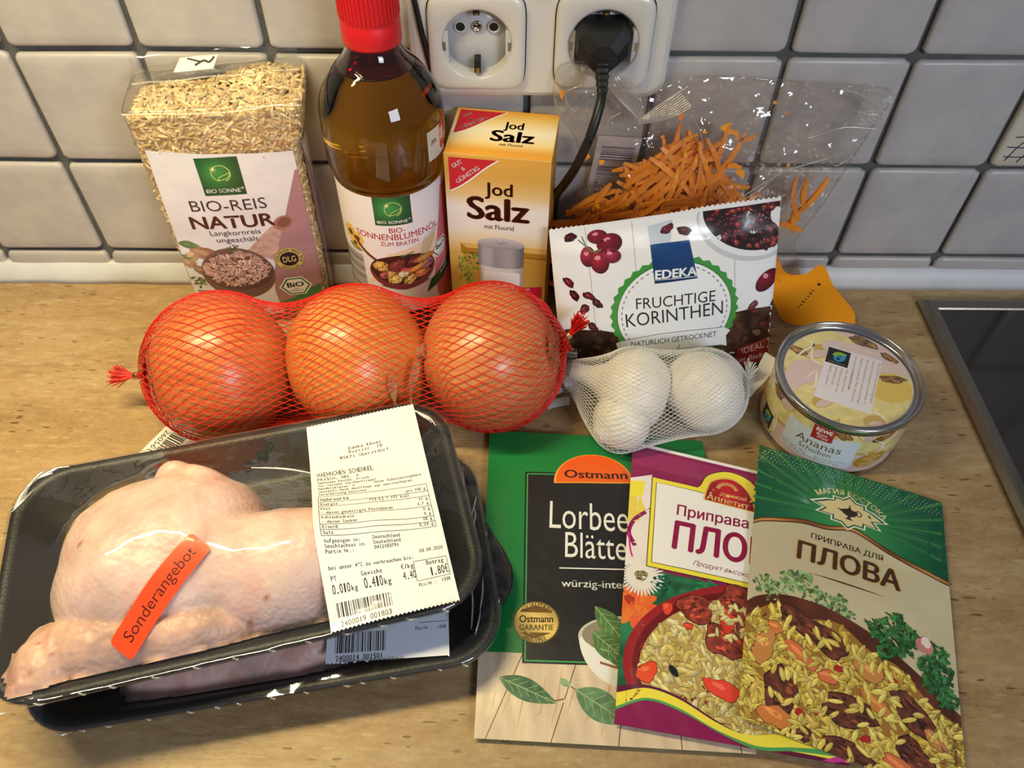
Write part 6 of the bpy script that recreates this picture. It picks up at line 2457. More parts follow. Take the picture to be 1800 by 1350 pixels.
ln('Edeka Ebner', 20, 97.4, 2.0, 1.62)
ln('Poststr. 10', 20, 94.8, 2.0, 1.62)
ln('85671 Oberstdorf', 15, 91.6, 2.0, 1.62)
ln('HAEHNCHEN SCHENKEL', 3.0, 80.6, 3.2, 1.56, bold=.02)
ln('FRISCH, HKL. A', 3.0, 77.6, 2.1, 1.45)
ln('Hähnchen Keulen, frisch', 3.0, 75.3, 1.65, 1.10)
ln('Vor Verzehr Durcherhitzen!', 3.0, 73.1, 1.65, 1.10)
ln('Handelsklasse: A', 3.0, 70.9, 1.65, 1.10)
ln('Unter Schutzatmosphäre', 30, 71.4, 1.65, 1.10)
ln('verpackt.Nach demöffnen zur unmittelbaren', 3.0, 68.7, 1.65, 1.12)
ln('Verarbeitung bestimmt.', 3.0, 66.5, 1.65, 1.10)
tb, tt_ = 40.0, 65.6
for P in ([(2.8, tb), (2.8, tt_)], [(55.6, tb), (55.6, tt_)], [(2.8, tt_), (55.6, tt_)], [(2.8, tb), (55.6, tb)], [(2.8, 61.2), (55.6, 61.2)], [(2.8, 58.2), (55.6, 58.2)], [(2.8, 52.0), (55.6, 52.0)], [(2.8, 46.0), (55.6, 46.0)], [(2.8, 43.0), (55.6, 43.0)]):
    a.stroke(P, .26, INK, 1)
ln('Nährwerte', 3.6, 62.0, 2.4, 1.5, bold=.02)
ln('pro 100 g', 54.6, 62.2, 1.7, 1.10, 'r')
rowsT = [('Energie', 58.9, '713 kJ / 171 kcal', 46), ('Fett', 55.6, '11 g', 54.6), ('- davon gesättigte Fettsäuren', 52.8, '3,7 g', 54.6), ('Kohlenhydrate', 49.5, '0 g', 54.6), ('- davon Zucker', 46.7, '0 g', 54.6), ('Eiweiß', 43.7, '18 g', 54.6), ('Salz', 40.7, '0,24 g', 54.6)]
for t, y, v, xr in rowsT:
    ln(t, 3.6, y, 1.75, 1.15)
    ln(v, xr, y + .4, 1.75, 1.15, 'r')
ln('Aufgezogen in:', 3.4, 36.6, 1.75, 1.15)
ln('Geschlachtet in:', 3.4, 34.2, 1.75, 1.15)
ln('Partie Nr.:', 3.4, 31.8, 1.75, 1.15)
ln('Deutschland', 25, 36.9, 1.75, 1.15)
ln('Deutschland', 25, 34.5, 1.75, 1.15)
ln('0412183791', 25, 32.1, 1.75, 1.15)
ln('03.09.2020', 56.4, 27.6, 1.75, 1.12, 'r')
ln('bei unter 4°C zu verbrauchen bis:', 3.4, 25.0, 1.75, 1.17)
ln('PT', 3.6, 20.6, 1.9, 1.3)
ln('Gewicht', 17, 20.9, 2.0, 1.4)
ln('€/kg', 35.2, 20.9, 2.2, 1.5)
ln('0.010', 3.4, 15.2, 3.8, 1.62, bold=.015); ln('kg', 11.8, 15.4, 2.4, 1.5)
ln('0.410', 17.6, 15.2, 4.6, 1.75, bold=.015); ln('kg', 26.6, 15.4, 2.8, 1.7)
ln('4.40', 35.4, 15.8, 3.8, 1.55, bold=.015)
for P in ([(41.4, 14.0), (41.4, 23.6)], [(57.0, 14.0), (57.0, 23.6)], [(41.4, 23.6), (57.0, 23.6)], [(41.4, 14.0), (57.0, 14.0)]):
    a.stroke(P, .26, INK, 1)
ln('Betrag', 47.0, 20.9, 2.2, 1.4)
ln('1.80€', 48.0, 15.2, 4.2, 1.75, bold=.015)
ln('PLU-Nr.:', 41.8, 11.0, 1.7, 1.06)
ln('1338', 52.4, 11.2, 1.7, 1.06)
a.barcode(4.0, 5.2, 28.6, 15.0 - 3.4, INK, 1, 30, seed=33)
a.mono('2400019 001803', 4.6, 1.2, 2.6, 1.66, INK, 1, bold=.015)
QL = [(37.6, -61.8), (96.3, -60.0), (94.2, 58.5), (36.0, 56.0)]           # BL BR TR TL on the film, tray mm


def lab1surf(V):
    u = V[:, 0] / PW; v = V[:, 1] / PH
    q = [np.array(p) for p in QL]
    P = q[0][None] * ((1 - u) * (1 - v))[:, None] + q[1][None] * (u * (1 - v))[:, None] + q[2][None] * (u * v)[:, None] + q[3][None] * ((1 - u) * v)[:, None]
    z = f1(P[:, 0], P[:, 1])
    z = np.maximum(z, 1.2 + 2.6 * np.clip(1.15 - np.hypot((u - .42) / .75, (v - .38) / .8), 0, 1))
    z = z + 0.5 * np.sin(u * 5 + v * 3) * (v > .0) * .5 + 0.75
    return np.stack([P[:, 0], P[:, 1], z], 1) * 1e-3


a.build('price_label', lab1surf, M_THERMAL, T1, 2.2, 0.06)['label'] = 'long white price label with nutrition table and bar code'

# offer sticker
a = Art()
SWD, SHT = 53.0, 11.5
a.poly(rrect(SWD, SHT, 2.2, 5), (255, 74, 30), 0)
a.text('Sonderangebot', 0, -2.0, 4.6, (70, 26, 18), 1, w=43, al='c', bold=.004)
sc0 = np.array([-31.4, -32.9]); sa = math.radians(43.4)


def sticksurf(V):
    x = sc0[0] + V[:, 0] * math.cos(sa) - V[:, 1] * math.sin(sa); y = sc0[1] + V[:, 0] * math.sin(sa) + V[:, 1] * math.cos(sa)
    return np.stack([x, y, f1(x, y) + 0.6], 1) * 1e-3


a.build('offer_sticker', sticksurf, printed('sticker_paper', .4, spec=.45, coat=.2), T1, 3.0, 0.03)['label'] = 'rounded red-orange sticker reading Sonderangebot'


# ================================================================== seasoning sachets
def quadmap(Q):
    q = [np.array(p, float) for p in Q]          # BL BR TR TL

    def f(u, v):
        return q[0][None] * ((1 - u) * (1 - v))[:, None] + q[1][None] * (u * (1 - v))[:, None] + q[2][None] * (u * v)[:, None] + q[3][None] * ((1 - u) * v)[:, None]

    def inv(P):
        u = np.full(len(P), .5); v = np.full(len(P), .5)
        for _ in range(7):
            r = f(u, v) - P
            du = (q[1] - q[0])[None] * (1 - v)[:, None] + (q[2] - q[3])[None] * v[:, None]
            dv = (q[3] - q[0])[None] * (1 - u)[:, None] + (q[2] - q[1])[None] * u[:, None]
            det = du[:, 0] * dv[:, 1] - du[:, 1] * dv[:, 0]
            u = u - (r[:, 0] * dv[:, 1] - r[:, 1] * dv[:, 0]) / det
            v = v - (du[:, 0] * r[:, 1] - du[:, 1] * r[:, 0]) / det
        return u, v
    return f, inv


def sachet(name, label, Q, zfun, O, EX, EY, thick, art, mat, back_col, wr_seed, wr_amp=0.6):
    """flat pouch: Q outline in art mm; O, EX, EY place the art plane; zfun(u, v) height of the front above the plane, mm"""
    t = empty(name, tuple(O), 0, label, 'sachet')
    EX = np.array(EX, float); EX /= np.linalg.norm(EX)
    EY = np.array(EY, float); EY -= EX * (EX @ EY); EY /= np.linalg.norm(EY)
    NN = np.cross(EX, EY)
    f, inv = quadmap(Q)

    def surf(V, dz=0.0):
        u, v = inv(V)
        uc = np.clip(u, 0, 1); vc = np.clip(v, 0, 1)
        seal = np.clip(np.minimum(np.minimum(uc / .055, (1 - uc) / .055), np.minimum(vc / .06, (1 - vc) / .08)) - .8, 0, 1)
        h = zfun(uc, vc) * seal
        h = h + wr_amp * (vnoise(V[:, 0], V[:, 1], 17, wr_seed) - .5) * seal + 0.3 * wr_amp * np.abs(vnoise(V[:, 0] + V[:, 1], V[:, 1] - .4 * V[:, 0], 12, wr_seed + 3) - .5) * seal
        h = h + dz
        return (V[:, 0:1] * EX[None] + V[:, 1:2] * EY[None] + h[:, None] * NN[None]) * 1e-3
    nu, nv = 44, 60
    U, W = np.meshgrid(np.linspace(0, 1, nu), np.linspace(0, 1, nv), indexing='ij')
    G = f(U.ravel(), W.ravel())
    Vf = surf(G, -0.12)
    Vb = (G[:, 0:1] * EX[None] + G[:, 1:2] * EY[None] - thick * NN[None] * (1 - np.maximum(np.abs(2 * U.ravel() - 1), np.abs(2 * W.ravel() - 1)) ** 6)[:, None] - 0.2 * NN[None]) * 1e-3
    F = np.concatenate([grid_faces(nu, nv), grid_faces(nu, nv, flip=True) + nu * nv])
    edge = [i * nv for i in range(nu)] + [(nu - 1) * nv + j for j in range(1, nv)] + [i * nv + nv - 1 for i in range(nu - 2, -1, -1)] + [j for j in range(nv - 2, 0, -1)]
    e = np.array(edge); e2 = np.roll(e, -1)
    F = np.concatenate([F, np.stack([e, e + nu * nv, e2 + nu * nv, e2], 1)])
    link('pouch', mesh_np('pouch', np.vstack([Vf, Vb]), F), plain('pouch_foil', back_col, .35, coat=.3), t, True)
    art.build('front_print', surf, mat, t, 3.2, 0.03)
    return t


M_SACHET = printed('glossy_sachet', 0.30, spec=0.5, coat=0.55, coat_rough=0.06, bump=(40, 0.75, 0.003), bump2=(24, 0.5))
M_SACHET2 = printed('satin_sachet', 0.34, spec=0.5, coat=0.3, coat_rough=0.14, bump=(36, 0.35, 0.0018))

# ---- bay leaves, green and black
QO = [(0, 0.7), (132.5, 1.2), (125.2, 181.4), (-5.6, 181.3)]
a = Art()
edge_b = [(QO[0][0] + (QO[1][0] - QO[0][0]) * k / 90, .7 + .5 * k / 90 + (0.35 if k % 2 else -.35)) for k in range(91)]
edge_t = [(QO[2][0] + (QO[3][0] - QO[2][0]) * k / 90, 181.4 - .1 * k / 90 + (0.35 if k % 2 else -.35)) for k in range(91)]
GR = (24, 128, 62)
a.poly(edge_b + edge_t, GR, 0)
a.clip = QO
wood = lambda P: np.array([224, 202, 172])[None, :] * (.86 + .16 * vnoise(P[:, 0] * .22 + P[:, 1] * .05, P[:, 1] * .03, 1, 3) + .08 * vnoise(P[:, 0] * 1.2, P[:, 1] * .08, 1, 5))[:, None]
a.poly([(-4, -2), (135, -2), (135, 42.2), (-4, 42.6)], wood, 1)
for x0, x1 in ((5, 21), (36, 49), (68, 74), (98, 97), (126, 121)):
    a.stroke([(x0, 0), (x1, 42)], .45, (96, 66, 44), 1.4)
for k in range(16):
    x = 4 + 8 * k
    a.stroke([(x, 4 + (k * 7) % 12), (x + 3, 14 + (k * 5) % 14), (x + 5, 24 + (k * 3) % 14)], 1.2, (206, 174, 134), 1.2, 10, taper=True)
BK = (36, 34, 37)
a.poly([(21.0, 37.4), (114, 40), (110, 155.4), (17.6, 152.0)], BK, 2)
for P in ([(22.4, 38.8), (112.6, 41.4)], [(22.4, 38.8), (19.0, 150.6)], [(19.0, 150.6), (108.8, 154.0)], [(112.6, 41.4), (108.8, 154.0)]):
    a.stroke(P, .7, (60, 172, 92), 2.4)
P = [(36.1, 145.9)] + [(58.2 + 22.2 * math.cos(t), 147.0 + 19.6 * math.sin(t)) for t in np.linspace(PI * .98, PI * .04, 26)] + [(80.4, 148.4)]
a.poly([((x - 58.2) * 1.06 + 58.2, (y - 147) * 1.06 + 146.2) for x, y in P], (246, 170, 50), 3)
a.poly(P, lambda P: np.array([238, 104, 30])[None, :] + np.clip((P[:, 1:2] - 146) / 20, 0, 1) * np.array([10, -10, 0])[None, :], 3.4)
a.text('Ostmann', 40.8, 149.2, 5.4, (62, 30, 24), 4, w=37.4, bold=.035, rot=2)
WHT = (236, 236, 232)


def narrow(t, x, y, h, w, L=3):
    a.text(t, x, y, h, WHT, L, w=w, bold=-.004)


narrow('Lorbeer', 32.8, 115.0, 17.4, 51.5)
narrow('Blätter', 41.8, 97.4, 15.4, 40.5)
a.stroke([(38.8, 90.6), (100, 92.8)], .7, WHT, 3)
a.text('würzig-intensiv', 40.1, 79.8, 4.2, WHT, 3, w=43.5, bold=.01, rot=1.6)
# gold seal
a.ell(27.3, 59.2, 12.0, 11.4, (112, 88, 36), 3.2, 0, 44)
a.ell(27.3, 59.2, 11.3, 10.8, lambda P: np.array([222, 190, 104])[None, :] * (.9 + .2 * np.sin((P[:, 0] + P[:, 1]) * .16))[:, None], 3.5, 0, 44)
a.poly([(19, 65.5), (27, 68.2), (35.4, 66), (35.4, 64.6), (19, 64.2)], (120, 84, 30), 3.8)
a.poly([(19, 53.4), (35.4, 53.8), (27, 50.4)], (120, 84, 30), 3.8)
sk = (52, 40, 28)
a.text('Ostmann', 18.6, 58.6, 3.8, sk, 4, w=17.6, bold=.035, rot=3)
a.text('GARANTIE', 18.8, 54.4, 2.9, sk, 4, w=17.6, bold=.02, rot=3)
a.text('QUALITÄT', 27.3, 59.2, 2.3, sk, 4, w=13.2, bold=.02, arc=(8.3, 138))
a.text('SEIT 1902', 27.3, 59.2, 2.3, sk, 4, w=13.0, bold=.02, arc=(-10.6, 232))
# bowl of bay leaves
a.ell(74, 53, 25, 12, (206, 200, 188), 3, 0, 40)
a.poly([(49.3, 53)] + [(74 + 24.6 * math.cos(t), 53 + 25.5 * math.sin(t)) for t in np.linspace(PI, 2 * PI, 26)], grad([(49, (244, 242, 236)), (70, (232, 230, 224)), (99, (190, 186, 178))], 0), 3.3)
a.ell(73.5, 54, 22.6, 9.6, (150, 138, 116), 3.5, 0, 36)
for x0, y0, x1, y1, w in ((56, 50, 80, 44, 13), (57.8, 69.6, 77, 46, 12), (60, 47, 92, 40, 14), (74, 66, 82, 44, 11), (56, 56, 74, 41, 11), (86, 64, 78, 44, 12)):
    a.leaf(x0, y0, x1, y1, w, (92, 128, 72), 3.8 + .5 * (w % 3))
a.stroke([(60, 40), (72, 37.5), (90, 38)], 1.2, (150, 96, 50), 6, 14)
a.leaf(9.9, 29.9, 38.9, 18.8, 11, (66, 110, 74), 3)
a.stroke([(36, 19.6), (42, 21)], .7, (120, 90, 60), 3.2)
a.leaf(47.7, 26.0, 74, 10.8, 15, (104, 144, 104), 3)
a.leaf(40.0, 30.6, 45.6, 27.2, 3.6, (140, 172, 130), 3)
a.stroke([(45.6, 27.2), (47.8, 26.0)], .6, (120, 90, 60), 3.2)
a.clip = None
sachet('bay_leaf_sachet', 'green and black bay leaf sachet lying under the two others at the left', QO, lambda u, v: 1.5 * np.sin(PI * u) ** .6 * np.sin(PI * v) ** .6 * np.clip(1.1 - u * 1.2, 0.1, 1), (-0.01060, -0.32377, 0.0036), (0.99859, -0.05317, 0), (0.05317, 0.99859, 0), 2.4, a, M_SACHET2, (30, 110, 60), 4)

# ---- maroon and yellow pilaf seasoning
QA = [(0, 0), (108, -0.3), (106.0, 153.4), (-3.2, 166.4)]
a = Art()
MR = (142, 24, 84)
YE = (246, 230, 72)
a.poly(QA, MR, 0)
a.clip = QA
# white strip along the top edge
a.poly([(-3.2, 166.4), (-3.2, 164.2), (106, 151.4), (106, 153.4)][::-1], (244, 240, 240), 1)
for k in range(26):
    a.stroke([(-2.6, 161.4 - .9 * k * .5), (104, 149.0 - .9 * k * .5)], .18, (176, 60, 116), .5)
# green meadow with flowers and a bowl below the panel
a.poly([(-3, 84), (108, 74), (108, 0), (-1, 18)], lambda P: np.array([36, 104, 68])[None, :] * (.7 + .6 * vnoise(P[:, 0], P[:, 1], 3.2, 3))[:, None], 1)
a.poly([(-2.8, 140), (9.6, 144), (9.8, 84), (-2, 84)], (240, 232, 232), 1)
a.poly([(-3, 138), (6, 139), (5, 128), (-3, 128)], YE, 1.2)
a.poly([(-3, 128), (4, 128), (7, 120), (4, 112), (-2.6, 110)], (238, 214, 90), 1.2)
a.stroke([(10, 120), (2, 113), (-1, 104), (3, 96)], 2.4, MR, 1.5, 20)
a.stroke([(-1, 104), (1, 92), (5, 84)], 1.0, (226, 40, 140), 1.6, 14)
for q in range(34):
    an = q * 360 / 34
    a.ell(7.5 + 6.2 * math.cos(math.radians(an)), 78.5 + 6.2 * math.sin(math.radians(an)), 6.4, .75, (236, 230, 226), 2 + .02 * q, an, 8)
a.blob(7.5, 78.5, 3.2, 3.4, (146, 140, 96), 3, 0, .2, 16, 1)
for q in range(12):
    a.ell(7.5 + 2 * math.cos(q * 1.3), 78.5 + 2.2 * math.sin(q * 2.1), .5, .5, (70, 66, 40), 3.3, 0, 6)
for q in range(12):
    an = q * 30
    a.ell(5.5 + 6 * math.cos(math.radians(an)), 61 + 6 * math.sin(math.radians(an)), 6.6, 2.5, (236, 96 + (q % 3) * 16, 52), 2 + .02 * q, an, 10)
a.blob(2.5, 64, 2.8, 2.8, (176, 56, 36), 3, 0, .2, 14, 2)
a.parsley(18, 76, 5, 2, 3, 24, (20, 96, 84))
a.parsley(40, 80, 6, 1.6, 6, 20, (40, 120, 76))
# bowl and pilaf
a.ell(63, 38, 62, 43, (158, 30, 36), 3.4, 10, 60)
a.ell(64, 37.5, 58.5, 40, (112, 18, 26), 3.8, 10, 60)
a.ell(65, 36, 56, 38, (196, 164, 92), 4.0, 10, 50)


def inA(x, y):
    c, s_ = math.cos(math.radians(10)), math.sin(math.radians(10))
    u, v = (x - 65) * c + (y - 36) * s_, -(x - 65) * s_ + (y - 36) * c
    return (u / 54) ** 2 + (v / 36) ** 2 < 1


a.grains(inA, (6, -2, 106, 76), 760, 6.0, 2.5, [(216, 196, 118), (230, 212, 140), (204, 180, 96), (222, 206, 150), (210, 186, 104)], 4.4, 3, True, 5)
for x, y, rx, ry, ro in ((36.8, 64, 8.6, 8, 30), (57, 70, 8.6, 10, -10), (52, 49, 10, 9, -20), (64, 57, 7, 8, 20)):
    a.meat(x, y, rx, ry, ro, 8.8, int(x), (150, 62, 46))
for x, y, rx, ry, ro, c in ((13.6, 27, 5.6, 4.4, 30, (240, 84, 44)), (50.2, 24.4, 8.4, 4.6, -22, (242, 74, 50)), (22, 62, 3.2, 2.8, 50, (232, 76, 44)), (53, 60, 4, 6, 10, (222, 60, 44)), (33, 54, 2.6, 1.4, 0, (230, 70, 50)), (26, 15, 4.2, 1.6, -20, (236, 80, 50)), (88, 8, 7, 2.6, -10, (226, 52, 46)), (70, 32, 5, 3, 10, (238, 92, 52))):
    a.blob(x, y, rx + .4, ry + .4, tuple(np.array(c) * .6), 9.2, ro, .25, 14, int(x))
    a.blob(x, y, rx, ry, c, 9.5, ro, .25, 14, int(x))
    a.blob(x - rx * .2, y + ry * .3, rx * .5, ry * .25, tuple(np.clip(np.array(c) + 40, 0, 255)), 9.8, ro, .3, 9, int(x))
a.ell(26.5, 29.5, 3.4, 1.7, (34, 34, 44), 9.8, -52)
a.grains(lambda x, y: abs(x - 53) < 9 and abs(y - 59) < 10 and (x * 3 + y * 7) % 5 < 3, (44, 50, 62, 72), 26, 5.4, 2.0, [(222, 206, 140)], 10, 2, True, 8)
# waves at the foot
a.poly([(-.6, 18)] + [tuple(p) for p in spline([(-.6, 18), (14, 20.5), (30, 17.4), (48, 9.4), (62, 5.2), (84, 8), (108, 9.4)], 40)] + [(108, -1), (-.6, -1)], (96, 20, 60), 12.8)
a.poly([(-.6, 14)] + [tuple(p) for p in spline([(-.4, 14.6), (14, 19), (30, 16.2), (48, 8.6), (62, 5.6), (84, 9.6), (108, 9.8)], 40)] + [tuple(p) for p in spline([(108, 1), (84, 1.6), (66, 1.2), (48, 5.2), (30, 12.2), (14, 14.4), (-.6, 7.8)], 40)], YE, 13.2)
a.poly([tuple(p) for p in spline([(-.6, 7.8), (14, 14.4), (30, 12.2), (48, 5.2), (66, 1.2), (84, 3.6), (108, 6)], 40)] + [tuple(p) for p in spline([(108, 3), (84, 1.8), (66, -.4), (48, 4.4), (30, 11), (14, 13.2), (-.6, 6.2)], 40)], (84, 164, 96), 13.5)
a.poly([tuple(p) for p in spline([(-.6, 6), (14, 13), (30, 11), (48, 4.4), (60, 0), (66, -2)], 40)] + [(-1, -2)], MR, 13.8)
a.poly([(96, 0), (108, 5), (108, 1.6), (100, -.4)], (206, 56, 150), 14)
# white panel framed in yellow, arched round the emblem
panel = [(9.9, 84.3), (62, 80.3), (104, 77), (104, 130), (74, 134)] + [tuple(p) for p in spline([(72, 141), (66, 150), (53.5, 154), (42, 149.5), (38, 142), (36, 139.4)], 24)] + [(9.9, 142.4)]
a.poly(panel, YE, 5)
a.stroke(panel, .5, (60, 30, 40), 5.2, closed=True)
inner = [(12.4, 87), (62, 83.2), (102, 80), (102, 128), (74, 131.4), (36, 136.4), (12.4, 139)]
a.poly(inner, (246, 244, 244), 5.5)
a.stroke(inner, .4, (60, 30, 40), 5.6, closed=True)
arch = [(39.2, 131.6)] + [tuple(p) for p in spline([(40.4, 138), (44, 146), (53.6, 149.6), (62, 146), (67.4, 137), (69, 127.6)], 24)]
a.poly(arch, (232, 196, 96), 5.8)
a.poly([((x - 54) * .93 + 54, (y - 137) * .92 + 137) for x, y in arch], lambda P: np.array([176, 26, 34])[None, :] * (.75 + .4 * np.exp(-((P[:, 0] - 54) / 10) ** 2))[:, None], 6)
gold_ = (238, 212, 130)
for q in range(15):
    an = math.radians(10 + q * 11.4)
    a.stroke([(53 + 4.2 * math.cos(an), 140.4 + 3.4 * math.sin(an)), (53 + 6.4 * math.cos(an), 140.4 + 5.6 * math.sin(an))], .5, gold_, 6.4)
a.text('русский', 48.6, 136.4, 2.5, gold_, 6.5, w=15.4, shear=.2, rot=-7)
a.text('Аппетит', 41.2, 132.6, 3.6, gold_, 6.5, w=24, bold=.02, rot=-8)
a.text('Приправа', 24.6, 119.0, 6.4, (150, 22, 72), 7, w=40, bold=.03, rot=-3.4)
a.text('для', 68, 116.2, 6.0, (150, 22, 72), 7, bold=.022, rot=-3.4)
a.text('ПЛОВА', 22.6, 97.4, 16.4, (150, 22, 72), 7, w=66, bold=.05, rot=-4.2)
a.text('Продукт высокого качества', 34.3, 88.8, 2.7, (130, 24, 64), 7, w=52, shear=.4, rot=-4.6)
a.clip = None
sachet('pilaf_seasoning_sachet', 'maroon and yellow pilaf seasoning sachet lying between the other two', QA, lambda u, v: 1.5 * np.sin(PI * u) ** .6 * np.sin(PI * v) ** .6, (0.05584, -0.31736, 0.0075), (0.98593, -0.16719, 0), (0.16719, 0.98593, 0), 1.4, a, M_SACHET, (130, 30, 80), 7)

# ---- green and beige pilaf seasoning
QP = [(13.2, -162.5), (119.4, -165.0), (106.9, 1.0), (0, 0)]
a = Art()
BG = lambda P: np.array([206, 194, 158])[None, :] * (.94 + .1 * vnoise(P[:, 0], P[:, 1], 20, 3))[:, None]
a.poly(QP, BG, 0)
a.clip = QP
sw = spline([(1, -55.4), (8, -49.8), (17, -46.6), (30, -42.8), (43.7, -41.6), (54, -38.2), (60, -38.0), (68, -40.6), (78, -44.4), (92, -47.6), (111, -50.6)], 50)
dg = lambda P: np.array([12, 84, 54])[None, :] + np.clip(1 - np.hypot(P[:, 0] - 56, P[:, 1] + 34) / 52, 0, 1)[:, None] * np.array([50, 74, 26])[None, :]
a.poly([tuple(p) for p in sw] + [(112, 3), (-2, 3)], dg, 1)
for k in range(40):
    an = math.radians(-8 + k * 5.1)
    p0 = (56 + 16 * math.cos(an), -32 + 12 * math.sin(an)); p1 = (56 + 84 * math.cos(an), -32 + 84 * math.sin(an))
    if p1[1] > -50:
        V0 = np.array([p0, (p1[0] + 1.6 * math.sin(an), p1[1] - 1.6 * math.cos(an)), (p1[0] - 1.6 * math.sin(an), p1[1] + 1.6 * math.cos(an))])
        old = a.clip
        a.clip = [(2, -43), (107, -43), (106.8, .8), (0.2, .2)]
        a.add(V0, np.array([[0, 1, 2]]), (14, 88, 54) if k % 2 else (52, 126, 62), 1.2)
        a.clip = old
a.poly([tuple(p) for p in sw] + [(p[0], p[1] - 2.6) for p in sw[::-1]], lambda P: np.array([164, 108, 48])[None, :] + (36 * np.sin(P[:, 0] * .14))[:, None] * np.array([1, .9, .7])[None, :], 2)
a.poly([(p[0], p[1] + .2) for p in sw] + [(p[0], p[1] - .5) for p in sw[::-1]], (60, 40, 22), 2.3)
a.poly([(p[0], p[1] - 2.2) for p in sw] + [(p[0], p[1] - 2.9) for p in sw[::-1]], (60, 40, 22), 2.3)


# star emblem with a lamp
def star(cx, cy, rx, ry, n, k, rot=0):
    P = []
    for i in range(2 * n):
        q = PI * i / n + rot
        r_ = 1 if i % 2 == 0 else k
        P.append((cx + rx * r_ * math.cos(q), cy + ry * r_ * math.sin(q)))
    return P


ec = (54.9, -28.2)
for ex_, s_, col_, l_ in ((0, 1.14, (240, 236, 214), 3), (0, 1.04, (16, 88, 58), 3.4), (0, .93, (224, 206, 150), 3.8)):
    for dx_ in (-1, 1):
        a.poly([(ec[0] + dx_ * x * s_, ec[1] + y * s_) for x, y in ((4, 6), (12, 4.4), (19.6, 0.4), (13, -1.6), (16.5, -5.2), (9, -4.8), (4, -6))], col_, l_)
    a.poly(star(ec[0], ec[1], 12.0 * s_, 10.8 * s_, 8, .76), col_, l_ + .15)
dkb = (52, 36, 20)
a.poly([tuple(p) for p in spline([(48.2, -27.4), (51, -27.2), (53, -26.2), (57, -26.2), (60, -27), (58.4, -30), (55.6, -31), (53, -30.4), (50.4, -28.6), (48.2, -27.4)], 30)], dkb, 4.6)
a.poly([(54.6, -30.8), (55.8, -30.8), (56.4, -32.4), (58, -33.2), (52.6, -33.2), (54.0, -32.4)], dkb, 4.6)
a.ring(60.2, -27.4, 1.4, 2.0, dkb, 4.6, 18)
a.poly([(53.6, -26.4), (56.6, -26.4), (55.2, -24.2)], dkb, 4.6)
a.ell(55.2, -23.8, .5, .5, dkb, 4.7)
a.text('МАГИЯ ВОСТОКА', 54.0, -43.5, 3.5, (238, 220, 156), 4, w=41, bold=.03, arc=(26.5, 130))
a.text('ПРИПРАВА ДЛЯ', 36.0, -53.0, 3.2, (70, 48, 34), 4, w=39, bold=.02, rot=.6)
a.text('ПЛОВА', 29.0, -68.4, 11.0, (206, 178, 110), 4, w=57.2, bold=.085, rot=1.0)
a.text('ПЛОВА', 29.6, -68.2, 10.6, (76, 44, 26), 4.5, w=55.6, bold=.05, rot=1.0)
a.stroke([(38.7, -74.9), (56, -74.3), (76.1, -73.9)], .9, (84, 52, 32), 4, 12, taper=True)
# coriander, bowl and pilaf
for x, y, r_ in ((16, -89, 5.5), (27, -84, 6), (36, -82.5, 6.5), (22, -94, 5), (44, -88, 4.5), (53, -87, 5), (58, -92, 4)):
    a.parsley(x, y, r_ * 1.1, 2, int(x), 26, (124, 158, 98)); a.parsley(x, y, r_ * .7, 2.2, int(x) + 5, 20, (138, 168, 108))
rim = spline([(6, -105), (14, -97), (28, -92.2), (44, -91.4), (58, -93.6), (72, -98), (92, -108), (118, -124)], 50)
a.poly([tuple(p) for p in rim] + [(120, -168), (8, -168)], lambda P: np.array([96, 48, 30])[None, :] * (.75 + .4 * vnoise(P[:, 0], P[:, 1], 9, 3))[:, None], 3)
rim2 = [(p[0], p[1] - 7.5 - 2 * math.sin(p[0] * .2)) for p in rim]
a.poly(rim2 + [(120, -168), (8, -168)], (164, 116, 48), 3.5)
xs_r = np.array([p[0] for p in rim2]); ys_r = np.array([p[1] for p in rim2])
a.grains(lambda x, y: y < np.interp(x, xs_r, ys_r) - 1, (6, -166, 120, -98), 850, 6.8, 2.3, [(222, 196, 84), (232, 208, 104), (206, 174, 66), (214, 186, 92), (196, 158, 60)], 4, 3, True, 9)
for x, y, rx, ry, ro in ((34.4, -104.5, 10, 5.2, -24), (48.6, -109, 11.5, 7, -26), (30.5, -143, 8, 11, -10), (63.4, -141, 12.5, 7.4, -6), (93, -131, 12, 6.4, -34), (64, -160, 12, 5, -8), (96, -152, 12, 6, -30), (40, -160, 8, 4, 10)):
    a.meat(x, y, rx, ry, ro, 8.4, int(x), (104, 54, 36))
for x, y, rx, ry, ro in ((37.7, -121.8, 9, 4, -28), (30, -156, 8, 5, -10), (75.7, -132.6, 9, 3.2, -24), (71, -118, 7, 5, -20), (52, -128, 5, 3, 10), (20, -124, 5, 9, -10), (88, -158, 8, 4, -20), (104, -140, 6, 3, -30), (24, -112, 4, 3, 0)):
    c = np.array([(212, 128, 62), (222, 118, 70), (206, 140, 74)][int(x) % 3])
    a.blob(x, y, rx + .4, ry + .4, tuple(c * .6), 9, ro, .2, 16, int(x))
    a.blob(x, y, rx, ry, tuple(c), 9.3, ro, .2, 16, int(x))
    a.blob(x - 1, y + ry * .3, rx * .6, ry * .3, tuple(np.clip(c * 1.15 + 14, 0, 255)), 9.6, ro, .3, 10, int(x))
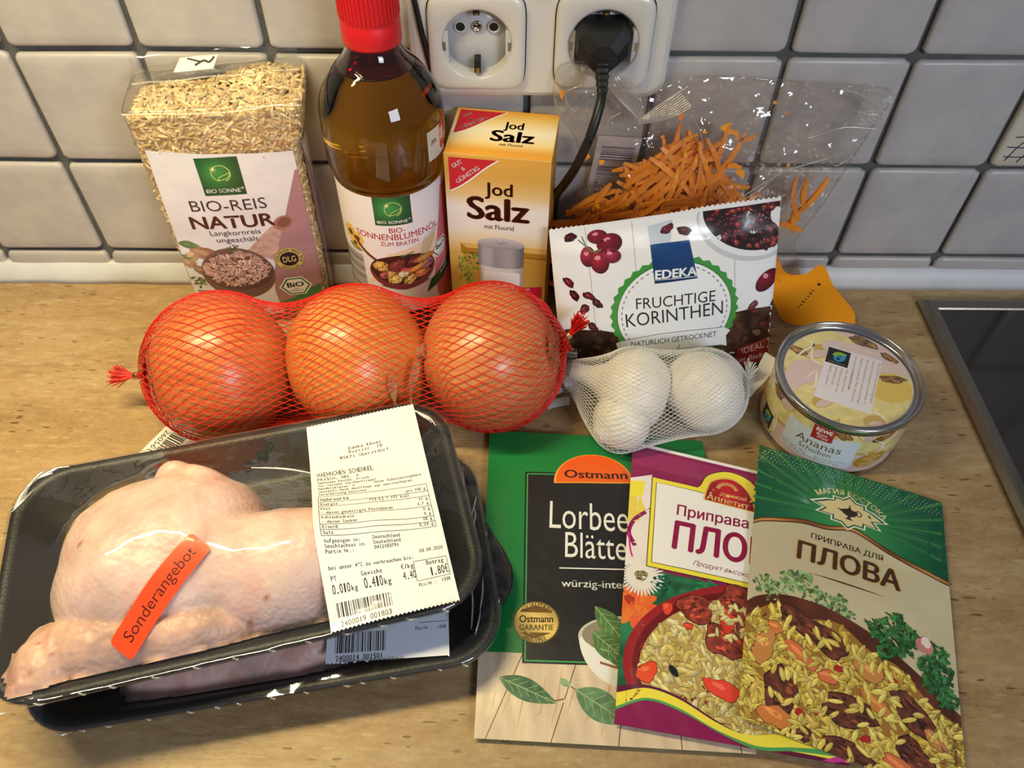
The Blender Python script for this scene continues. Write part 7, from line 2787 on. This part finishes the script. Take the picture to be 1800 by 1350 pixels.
for x, y in ((41, -150), (57, -122), (83, -119), (50, -147), (72, -151)):
    a.blob(x, y, 2.6, 1.8, (178, 40, 34), 9.6, 20, .25, 12, int(x))
a.grains(lambda x, y: (x * 5 + y * 3) % 17 < 6 and y < np.interp(x, xs_r, ys_r) - 3, (12, -166, 118, -100), 120, 6.8, 2.3, [(232, 208, 104), (220, 194, 90)], 9.8, 2, True, 12)
for x, y, r_ in ((74, -94, 6), (83, -88, 6.5), (86, -98, 7), (80, -103, 6), (92, -92, 4.5), (105, -96, 6), (106, -105, 7), (103, -112, 6), (109, -117, 6), (100, -104, 5)):
    a.parsley(x, y, r_, 12.6, int(x), 34, (58, 116, 58)); a.parsley(x, y, r_ * .8, 12.4, int(x) + 3, 30, (40, 92, 46))
a.blob(98, -93.5, 4.2, 4.6, (206, 132, 128), 13.9, 20, .15, 18, 3)
a.blob(98.6, -91.6, 2.6, 2.8, (240, 226, 216), 14.2, 10, .2, 14, 4)
a.text('Вариант готового блюда', 114.6, -148, 1.6, (70, 50, 40), 10, w=26, rot=93)
a.clip = None
# stamped dots of the top seal
r5 = random.Random(2)
pl_seal = Art()
sach = sachet('pilaf_spice_sachet', 'green and beige pilaf seasoning sachet on top at the right, below the tin', QP, lambda u, v: 1.8 * np.sin(PI * u) ** .6 * np.sin(PI * v) ** .6, (0.15545, -0.15765, 0.0115), (0.94059, -0.33220, -0.07028), (0.33264, 0.94304, -0.00573), 1.4, a, M_SACHET, (150, 140, 110), 11)
for row in range(5):
    for k in range(46):
        x = 2.5 + 2.25 * k + (row % 2) * 1.1; y = -1.6 - 1.9 * row
        if r5.random() < .78:
            pl_seal.ell(x, y, .42, .34, (205, 226, 206), 0, 20, 7)
EXp = np.array((0.94059, -0.33220, -0.07028)); EYp = np.array((0.33264, 0.94304, -0.00573)); NNp = np.cross(EXp, EYp)
so = pl_seal.build('seal_dots', lambda V: (V[:, 0:1] * EXp[None] + V[:, 1:2] * EYp[None] + 0.34 * NNp[None]) * 1e-3, printed('seal_foil', .2, metal=.6), sach, 0)
so['kind'] = 'stuff'
